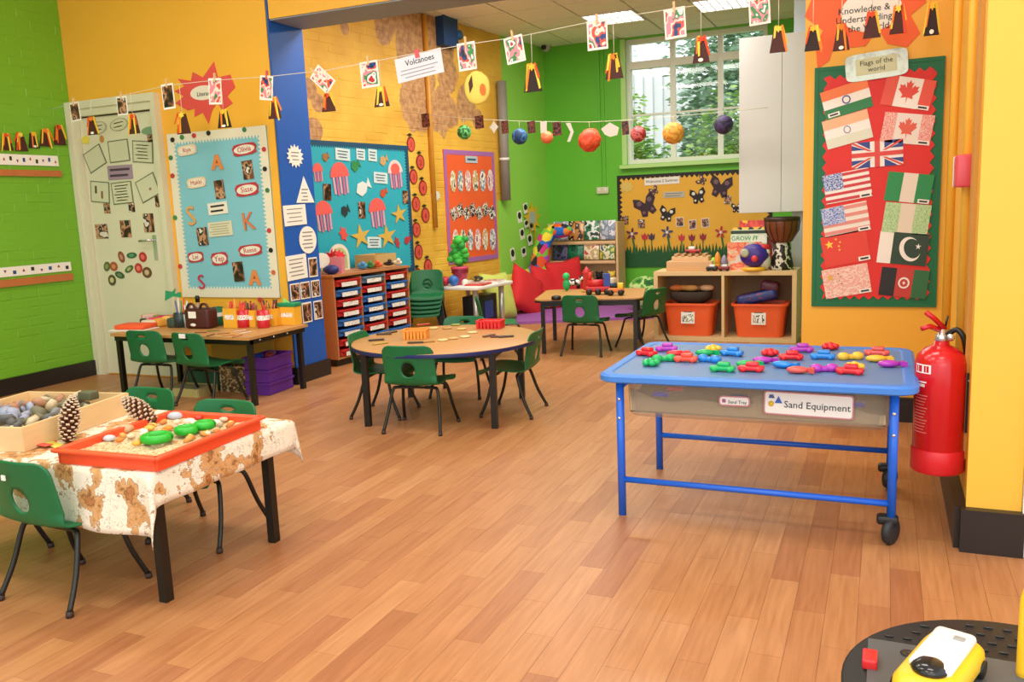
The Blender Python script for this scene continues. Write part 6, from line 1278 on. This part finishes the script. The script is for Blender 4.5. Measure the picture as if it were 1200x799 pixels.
# on top of the shelf unit
TS = .64
def topt(u, v): p = at_z(u, v, TS); return (p.x, min(max(p.y, 7.84), 8.12), TS)
e = empty('peg_block', (-1.64, 7.95, TS)); tag(e, 'stepped wooden block stack on the shelf unit', 'block')
MB().rbox((0, 0, .045), (.42, .2, .09), .005, mat('#d8a878', .5)).build('lower_block', e); MB().rbox((.0, .02, .11), (.34, .16, .045), .005, mat('#e2b888', .5)).build('upper_block', e)
for k in range(5): MB().box((-.13 + .065 * k, .01, .145), (.03, .15, .022), mat('#d2a070', .5)).build('slat', e)
e = empty('red_toy_car', (-1.62, 7.95, TS + .157)); tag(e, 'red toy car on top of the wooden blocks', 'toy car'); MB().rbox((0, 0, .02), (.14, .07, .03), .01, mat('#b8202a', .35)).build('body', e); MB().rbox((-.01, 0, .048), (.06, .055, .03), .01, mat('#f0e4e0', .3)).build('cabin', e)
for x in (-.045, .045):
    for y in (-.035, .035): MB().tube([(x, y - .006, .013), (x, y + .006, .013)], .013, blk, 10).build('wheel', e)
for k, (x, c1, c2, hh_, l) in enumerate(((-1.395, '#e8902a', '#f0b03a', .17, 'orange toy rocket on the shelf unit'), (-1.435, '#9ad04a', '#c8e06a', .12, 'lime toy rocket beside the orange one'), (-1.335, '#8a86a0', '#b0acc0', .14, 'grey toy rocket right of the orange one'))):
    e = empty('toy_rocket', (x, 7.94, TS)); tag(e, l, 'toy', 'toy rockets'); MB().lathe([(.03, 0), (.032, hh_ * .6), (.02, hh_ * .85), (.002, hh_)], m=mat(c1, .4), n=14).build('body', e); MB().lathe([(.034, hh_ * .25), (.034, hh_ * .35)], m=mat(c2, .4), n=14, cap=False).build('band', e)
for x, c, l in ((-1.43, '#1c1c1e', 'black and white toy car at the front of the shelf unit'), (-1.32, '#8a1f2a', 'dark red toy car at the front of the shelf unit')):
    e = empty('toy_car', (x, 7.845, TS)); tag(e, l, 'toy car'); MB().rbox((0, 0, .026), (.1, .05, .03), .009, mat(c, .35)).build('body', e); MB().rbox((.005, 0, .048), (.05, .042, .022), .008, mat('#e8e6e0', .3)).build('cabin', e)
    for xx in (-.03, .03):
        for y in (-.024, .024): MB().tube([(xx, y - .005, .012), (xx, y + .005, .012)], .012, blk, 10).build('wheel', e)
# books standing at the back
for k, (x, w_, h_, y, cols, nm) in enumerate(((-1.08, .30, .44, 8.10, ('#d83a2a', '#e8502f', '#d02a24', '#f0c02a'), 'red topped tall book'), (-1.12, .32, .38, 8.05, ('#e8b83a', '#f0d04a', '#2a2622', '#f0c03a'), 'yellow book'), (-1.13, .32, .36, 8.00, ('#dfe6d4', '#cfe0c0', '#e8ecdc', '#b8d8a0'), 'pale green book titled GROW IT'), (-1.16, .30, .25, 7.95, ('#f08a5a', '#e85a3a', '#f0a87a', '#d8d0c0'), 'orange patterned book'))):
    e = empty('standing_book', (x, y, TS), 0); e.rotation_euler = (-.10, 0, 0); tag(e, nm + ' standing on the shelf unit', 'book', 'books standing on the shelf unit')
    MB().box((0, 0, h_ / 2), (w_, .016, h_), mosaic('bookcover_%d' % k, cols, 4, .35)).build('cover', e); MB().box((0, .009, h_ / 2), (w_ - .01, .012, h_ - .01), paper).build('pages', e)
    if k == 2: l = link('lettering', text_mesh('GROW IT', .055, mat('#1f8a5a', .5), .001), e); l.location = (-.035, -.0095, h_ - .08); l.rotation_euler = (math.pi / 2, 0, 0); MB().box((0, -.0085, h_ - .022), (w_, .003, .03), mat('#1f3a24', .5)).build('band', e)
e = empty('toy_telephone', (-1.06, 7.87, TS)); tag(e, 'purple toy telephone on a yellow base', 'toy'); MB().lathe([(.1, 0), (.105, .012), (.1, .03)], m=mat('#f0b02a', .4), n=24).build('base', e); MB().ball((0, 0, .135), .105, mat('#3a1f8a', .35), 3, (1.2, .55, 1)).build('body', e); MB().ball((.01, -.055, .11), .03, mat('#e03a3a', .35), 2, (1, .5, 1)).build('button', e); MB().lathe([(.03, 0), (.04, .008), (.025, .012)], (-.075, -.05, .16), mat('#b8b8a0', .4), 16, Matrix.Rotation(math.pi / 2, 3, 'X')).build('dial', e)
e = empty('clown_toy', (-.97, 7.89, TS)); tag(e, 'red and white toy clown beside the telephone', 'toy'); MB().ball((0, 0, .16), .045, mat('#f0ece4', .5), 2).build('head', e); MB().ball((-.01, 0, .205), .045, mat('#c8242a', .6), 2, (1.3, 1, .7)).build('hat', e); MB().ball((0, 0, .08), .06, mat('#c8c4b8', .5), 2, (.9, .8, 1.3)).build('body', e)
e = empty('djembe_drum', (-.835, 7.97, TS)); tag(e, 'brown carved goblet drum at the right end of the shelf unit', 'drum')
MB().lathe([(.075, .24), (.1, .27), (.14, .35), (.15, .42), (.148, .45)], m=mat('#7a3f24', .35, var=.25, scale=7, stretch=(9, 9, 1), name='drum_wood'), n=28).build('bowl', e); MB().lathe([(.1, 0), (.105, .03), (.085, .12), (.075, .24)], m=mosaic('carved', ('#1c1210', '#2a1a14', '#d8d0c0', '#1c1210', '#3a2018'), 3, .5), n=24).build('foot', e)
MB().lathe([(.152, .43), (.156, .44), (.156, .46), (.15, .465)], m=mat('#3a2016', .5), n=28, cap=False).build('rim', e); MB().lathe([(.149, .455), (.1, .458), (.01, .458)], m=mat('#d8c8a8', .6), n=28, cap=False).build('drum_skin', e)
for k in range(14): a = k * math.pi / 7; MB().tube([(.152 * math.cos(a), .152 * math.sin(a), .43), (.145 * math.cos(a), .145 * math.sin(a), .35), (.085 * math.cos(a), .085 * math.sin(a), .25)], .004, mat('#2a1610', .7), 5).build('cord', e)
# ------------------------------------------------------------------ craft table contents
def ctp(u, v, ymax=5.19):
    p = at_z(u, v, ZC)
    if p.y > ymax: p = at_y(u, v, ymax)
    return (p.x, p.y, ZC)
ybm = mat('#eeb030', .5, name='yellow_card_box'); lbm = mosaic('tub_label', ('#4a4a4a', '#f6f2ea', '#f6f2ea', '#f6f2ea', '#c05a4a'), 5)
def pencils(e, n, r, z, cols, seed):
    rn = random.Random(seed)
    for k in range(n):
        a = rn.uniform(0, 6.28); d = rn.uniform(.2, 1) * r; h_ = rn.uniform(.03, .065); t = rn.uniform(-.25, .25)
        MB().tube([(d * math.cos(a), d * math.sin(a) * .6, z - .06), (d * math.cos(a) + t * .08, d * math.sin(a) * .6, z + h_)], .006, mat(rn.choice(cols), .5), 6).build('pencil', e)
for u, v, w_, h_, l, col in ((275, 383, .12, .145, 'yellow box of orange pencils first in the row', ('#e07a2a', '#d8502a', '#f0a04a')), (297, 382, .11, .125, 'yellow box of dark pencils beside the red pot', ('#3a2a22', '#8a5a3a', '#c8303a')), (319, 381, .13, .13, 'yellow box of brushes third in the row', ('#7a1f1f', '#c8803a', '#3a2016'))):
    e = empty('pencil_box', ctp(u, v, 5.14), .03); tag(e, l + ' on the craft table', 'pencil box', 'yellow pencil boxes'); q = MB()
    for x in (-w_ / 2, w_ / 2): q.box((x, 0, h_ / 2), (.004, .09, h_), ybm)
    for y in (-.045, .045): q.box((0, y, h_ / 2), (w_, .004, h_), ybm)
    q.box((0, 0, .003), (w_, .09, .005), ybm).build('box', e); MB().box((0, -.0482, h_ * .55), (w_ * .7, .002, h_ * .24), lbm).build('label', e); pencils(e, 14, w_ * .4, h_, col, int(u))
e = empty('lidded_box', ctp(341, 379, 5.18), .03); tag(e, 'yellow box with green lid at the right end of the craft table', 'box'); MB().box((0, 0, .07), (.14, .09, .14), ybm).build('box', e); MB().rbox((0, 0, .15), (.152, .1, .03), .006, mat('#138a5a', .5)).build('lid', e); MB().box((0, -.046, .075), (.1, .002, .03), lbm).build('label', e); MB().prism([(-.06, .165), (.0, .165), (-.05, .2)], -.002, .002, mat('#9ae07a', .5), Matrix.Rotation(math.pi / 2, 4, 'X')).build('paper', e)
for u, v, h_, l, n_ in ((286, 382, .13, 'red pot full of red pencils on the craft table', 16), (309, 381, .13, 'red pot with white label beside the third yellow box', 3)):
    e = empty('pencil_pot', ctp(u, v, 4.99), 0); tag(e, l, 'pencil pot', 'red pencil pots'); MB().lathe([(.042, 0), (.045, .005), (.045, h_), (.04, h_), (.038, .01)], m=mat('#c8202c', .35), n=20).build('pot', e); MB().lathe([(.0458, h_ * .45), (.0458, h_ * .72)], m=lbm, n=20, cap=False).build('label', e); pencils(e, n_, .03, h_, ('#d8302a', '#e0502a', '#b8202a'), int(u))
e = empty('green_pot', ctp(256, 381, 5.12)); tag(e, 'dark green pot beside the brown bag on the craft table', 'pot'); MB().lathe([(.04, 0), (.045, .005), (.045, .14), (.038, .14), (.036, .01)], m=mat('#0f6a48', .4), n=20).build('pot', e); MB().lathe([(.0458, .07), (.0458, .1)], m=white, n=20, cap=False).build('label', e)
e = empty('brown_bag', ctp(237, 384, 5.08), .05); tag(e, 'dark brown bag with white label on the craft table', 'bag'); br_ = mat('#4a1a18', .5)
MB().rbox((0, 0, .075), (.22, .12, .15), .02, br_).build('bag', e); MB().box((-.03, -.061, .105), (.07, .003, .05), paper).build('label', e); MB().ball((-.03, -.058, .03), .03, paper, 2, (1, .15, .45)).build('tag', e)
for s in (-1, 1): MB().tube(cat_rom([(s * .06 - .04, -.03, .145), (s * .06 - .02, -.03, .18), (s * .06 + .02, -.03, .18), (s * .06 + .04, -.03, .145)], 4), .01, br_, 8).build('handle', e)
e = empty('glue_bottle', ctp(234, 378, 5.17)); tag(e, 'small bottle with black cap behind the brown bag', 'bottle'); MB().lathe([(.022, 0), (.022, .13), (.012, .15), (.012, .165)], m=mat('#b89a7a', .4), n=14).build('bottle', e); MB().lathe([(.018, .165), (.018, .205), (.012, .215)], m=blk, n=14).build('cap', e)
e = empty('wire_pot', ctp(213, 383, 5.06)); tag(e, 'dark wire pot with brushes on the craft table', 'pot')
MB().lathe([(.05, 0), (.052, .11), (.046, .11), (.044, .01)], m=mat('#2a3a3a', .4), n=14).build('pot', e)
for k in range(5): MB().tube([(.012 * k - .02, 0, .03), (.03 * k - .05, .01, .2 + .02 * (k % 2))], .005, mat(('#2a6ab0', '#e8e4da', '#3a8a6a', '#d84a3a', '#cfe0e8')[k], .5), 6).build('brush', e)
e = empty('green_bow', ctp(206, 381, 5.12)); tag(e, 'green paper bow standing behind the wire pot', 'paper craft'); MB().tube([(0, 0, 0), (.0, 0, .2)], .004, beech, 6).build('stick', e); MB().prism([(x * .17, y * .09) for x, y in ((-.5, -.5), (0, -.1), (.5, -.2), (.5, .3), (.12, .1), (.2, .6), (0, .3), (-.4, .4))], -.003, .003, mat('#2f9a68', .6), Matrix.Translation((0, 0, .235)) @ Matrix.Rotation(math.pi / 2, 4, 'X')).build('bow', e)
e = empty('glass_jar', ctp(222, 383, 5.0)); tag(e, 'clear tub of white straws beside the brown bag', 'pot'); MB().lathe([(.035, 0), (.038, .1), (.034, .1), (.033, .008)], m=mat('#b8c4c0', .2), n=16).build('pot', e)
for k in range(5): MB().tube([(.008 * k - .016, 0, .02), (.02 * k - .03, .006 * k, .17)], .004, mat(('#f0f0ea', '#cfe6e0', '#3a6a9a', '#f0f0ea', '#e05a4a')[k], .4), 6).build('straw', e)
o = MB().rbox((0, 0, 0), (.26, .17, .035), .012, mat('#ee5a2c', .6)).build('orange_folder'); p = ctp(157, 386); o.location = (p[0], p[1] + .02, ZC + .0245); o.rotation_euler = (0, 0, .15); tag(o, 'orange folder at the left end of the craft table', 'folder')
o = MB().box((0, 0, 0), (.3, .2, .006), paper).build('paper_stack'); o.location = (p[0], p[1], ZC + .003); o.rotation_euler = (0, 0, .1); tag(o, 'white paper under the orange folder', 'paper')
for k, (u, v, c, l, sc) in enumerate(((176, 383, '#e8d8c0', 'cream scrap of craft foam', (1.4, 1, .6)), (183, 381, '#d83a5a', 'crimson scrap of craft foam', (1.2, .8, .7)), (190, 382, '#e0a03a', 'amber scrap of craft foam', (1.3, 1, .7)), (197, 381, '#e8b85a', 'straw coloured scrap of craft foam', (1, 1, .8)), (187, 375, '#8a9a4a', 'olive scrap of craft foam', (1.3, .8, .7)), (195, 372, '#d02a5a', 'bright pink scrap of craft foam', (1.6, .9, .7)), (176, 375, '#d8b0a0', 'pink scrap of craft foam', (1.4, 1, .8)), (204, 383, '#3a4a3a', 'dark green scrap of craft foam', (1, 1, .8)), (169, 380, '#2a2a2e', 'black scrap of craft foam', (1.2, .8, .5)))):
    p = ctp(u, v, 5.1); o = MB().rbox((0, 0, 0), (.09 * sc[0], .07 * sc[1], .09 * sc[2]), .014, mat(c, .6)).build('craft_scrap'); o.location = (p[0], p[1], ZC + .045 * sc[2]); o.rotation_euler = (0, 0, k * .7); tag(o, l + ' heaped on the craft table', 'craft scrap', 'craft scraps on the craft table')
for k, (u, v, c, l) in enumerate(((235, 390, '#7a4a2a', 'brown lolly stick'), (250, 388, '#6a7a3a', 'olive lolly stick'), (262, 391, '#a86a3a', 'tan lolly stick'), (268, 393, '#c88a4a', 'pale lolly stick'), (281, 388, '#e8c8c0', 'pink lolly stick'), (288, 390, '#d8d8c8', 'white lolly stick'), (278, 394, '#b86a4a', 'rusty lolly stick'), (247, 393, '#5a3a22', 'dark lolly stick'))):
    p = ctp(u, v); o = MB().rbox((0, 0, 0), (.09, .014, .005), .002, mat(c, .6), seg=1).build('lolly_stick'); o.location = (p[0], p[1], ZC + .003); o.rotation_euler = (0, 0, .3 + .2 * k); tag(o, l + ' lying on the craft table', 'lolly stick', 'lolly sticks on the craft table')
# under the craft table
pu = mat('#5a1f8a', .45, name='purple_crate_plastic')
for k in range(3):
    e = empty('purple_crate', (-4.2, 5.02, .003 + k * .094), math.radians(4)); tag(e, ('lowest', 'middle', 'topmost')[k] + ' purple crate of the stack under the craft table', 'crate', 'stacked purple crates'); q = MB(); q.box((0, 0, .005), (.2, .3, .01), pu)
    for s in (-1, 1): q.box((s * .098, 0, .04), (.008, .3, .08), pu); q.box((0, s * .148, .04), (.2, .008, .08), pu)
    q.build('body', e); q = MB()
    for s in (-1, 1): q.box((s * .104, 0, .082), (.012, .32, .018), pu); q.box((0, s * .154, .082), (.2, .012, .018), pu)
    q.build('rim', e)
for k, (x, y, c, l) in enumerate(((-4.23, 4.96, '#1f3fb0', 'blue toy brick in the topmost purple crate'), (-4.18, 5.02, '#8a2a3a', 'maroon toy brick in the topmost purple crate'), (-4.22, 5.09, '#3a2a7a', 'indigo toy brick in the topmost purple crate'))): o = MB().rbox((0, 0, 0), (.06, .06, .06), .01, mat(c, .45)).build('toy_brick'); o.location = (x, y, .262); o.rotation_euler = (.2, .2, .3 * k); tag(o, l, 'toy brick', 'toy bricks in the crate')
o = MB().box((0, 0, 0), (.62, .012, .42), mat('#c8a040', .6, var=.1), ).build('leaning_board'); o.location = (-4.62, 5.235, .225); tag(o, 'mustard board leaning on the wall under the craft table', 'board')
for k, (x, y, w_, h_, c, l) in enumerate(((-4.45, 5.02, .26, .2, '#7a6a52', 'brown wicker basket of bits under the craft table'), (-4.78, 5.05, .3, .14, '#2f5a3a', 'dark green box under the craft table'), (-4.75, 4.8, .3, .06, '#b8a86a', 'low straw tray under the craft table'))):
    e = empty('storage_basket', (x, y, 0)); tag(e, l, 'basket'); q = MB(); m_ = mat(c, .7, bump=.6, bscale=90) if k else mosaic('woven_scraps', ('#5a4630', '#c8b080', '#7a5a3a', '#3a3026', '#a8905a'), 5); q.box((0, 0, .006), (w_, .2, .012), m_)
    for s in (-1, 1): q.box((s * w_ / 2, 0, h_ / 2), (.012, .2, h_), m_); q.box((0, s * .1, h_ / 2), (w_, .012, h_), m_)
    q.build('body', e); MB().box((0, 0, h_ * .7), (w_ - .02, .18, .02), mosaic('odds_and_ends', ('#3a3028', '#c8b890', '#8a7a5a', '#d8d0c0', '#4a4a4a'), 12)).build('contents', e)
# ------------------------------------------------------------------ on the round table
def rtp(u, v): p = at_z(u, v, ZR); return p
for u, v, c, w_, l in ((488, 396, '#f09a3a', (.15, .1, .055), 'orange basket on the round table'), (575, 384, '#e0282c', (.17, .1, .05), 'red basket on the round table')):
    p = rtp(u, v); e = empty('small_basket', (p.x, p.y, ZR), .3 if u < 500 else .1); tag(e, l, 'basket', 'small baskets on the round table'); q = MB(); m_ = mat(c, .45); q.box((0, 0, .003), (w_[0] * .85, w_[1] * .85, .006), m_)
    for s in (-1, 1):
        for k in range(7): f = -.45 + .15 * k; q.box((f * w_[0], s * w_[1] / 2, w_[2] / 2), (w_[0] * .1, .006, w_[2]), m_)
        for k in range(5): f = -.4 + .2 * k; q.box((s * w_[0] / 2, f * w_[1], w_[2] / 2), (.006, w_[1] * .13, w_[2]), m_)
        q.box((0, s * w_[1] / 2, w_[2]), (w_[0], .01, .01), m_); q.box((s * w_[0] / 2, 0, w_[2]), (.01, w_[1], .01), m_)
    q.build('basket', e); MB().rbox((0, 0, .03), (w_[0] * .8, w_[1] * .8, .04), .01, m_).build('contents', e)
bits = [(450, 392, '#4a3a28', 'dark wooden piece left of the orange basket'), (441, 399, '#3a2e22', 'black wooden piece at the left edge'), (446, 403, '#b89a4a', 'mustard wooden piece near the left edge'), (458, 390, '#5a4630', 'brown wooden piece behind the orange basket'), (487, 402, '#4a3a2a', 'dark piece in front of the orange basket'), (500, 401, '#b08a4a', 'tan piece right of the orange basket'), (496, 381, '#c84a3a', 'red piece at the far edge'), (508, 385, '#e0c080', 'cream disc at the far side'), (524, 385, '#b8905a', 'caramel disc in the middle'), (541, 386, '#d8b06a', 'honey disc in the middle'), (534, 381, '#8a9a4a', 'green disc at the far side'), (554, 390, '#e0c890', 'pale disc left of the red basket'), (519, 399, '#e2c488', 'sandy disc near the front'), (531, 397, '#d0a868', 'beige disc near the front'), (545, 395, '#e6cc98', 'light disc right of the middle'), (573, 394, '#6a4a34', 'brown piece in front of the red basket'), (584, 395, '#5a2a2a', 'maroon piece in front of the red basket'), (593, 395, '#4a4238', 'dark piece at the right edge')]
for k, (u, v, c, l) in enumerate(bits):
    p = rtp(u, v); q = MB()
    if 'disc' in l: q.lathe([(.03, 0), (.034, .003), (.034, .006), (.03, .009)], m=mat(c, .5), n=16)
    else: q.rbox((0, 0, .005), (.1, .026, .01), .003, mat(c, .5), seg=2)
    o = q.build('wooden_disc' if 'disc' in l else 'wooden_piece'); o.location = (p.x, p.y, ZR); o.rotation_euler = (0, 0, .35 + .3 * (k % 4)); tag(o, l + ' of the round table' if not l.endswith('basket') else l + ' on the round table', 'wooden piece', 'wooden pieces on the round table')
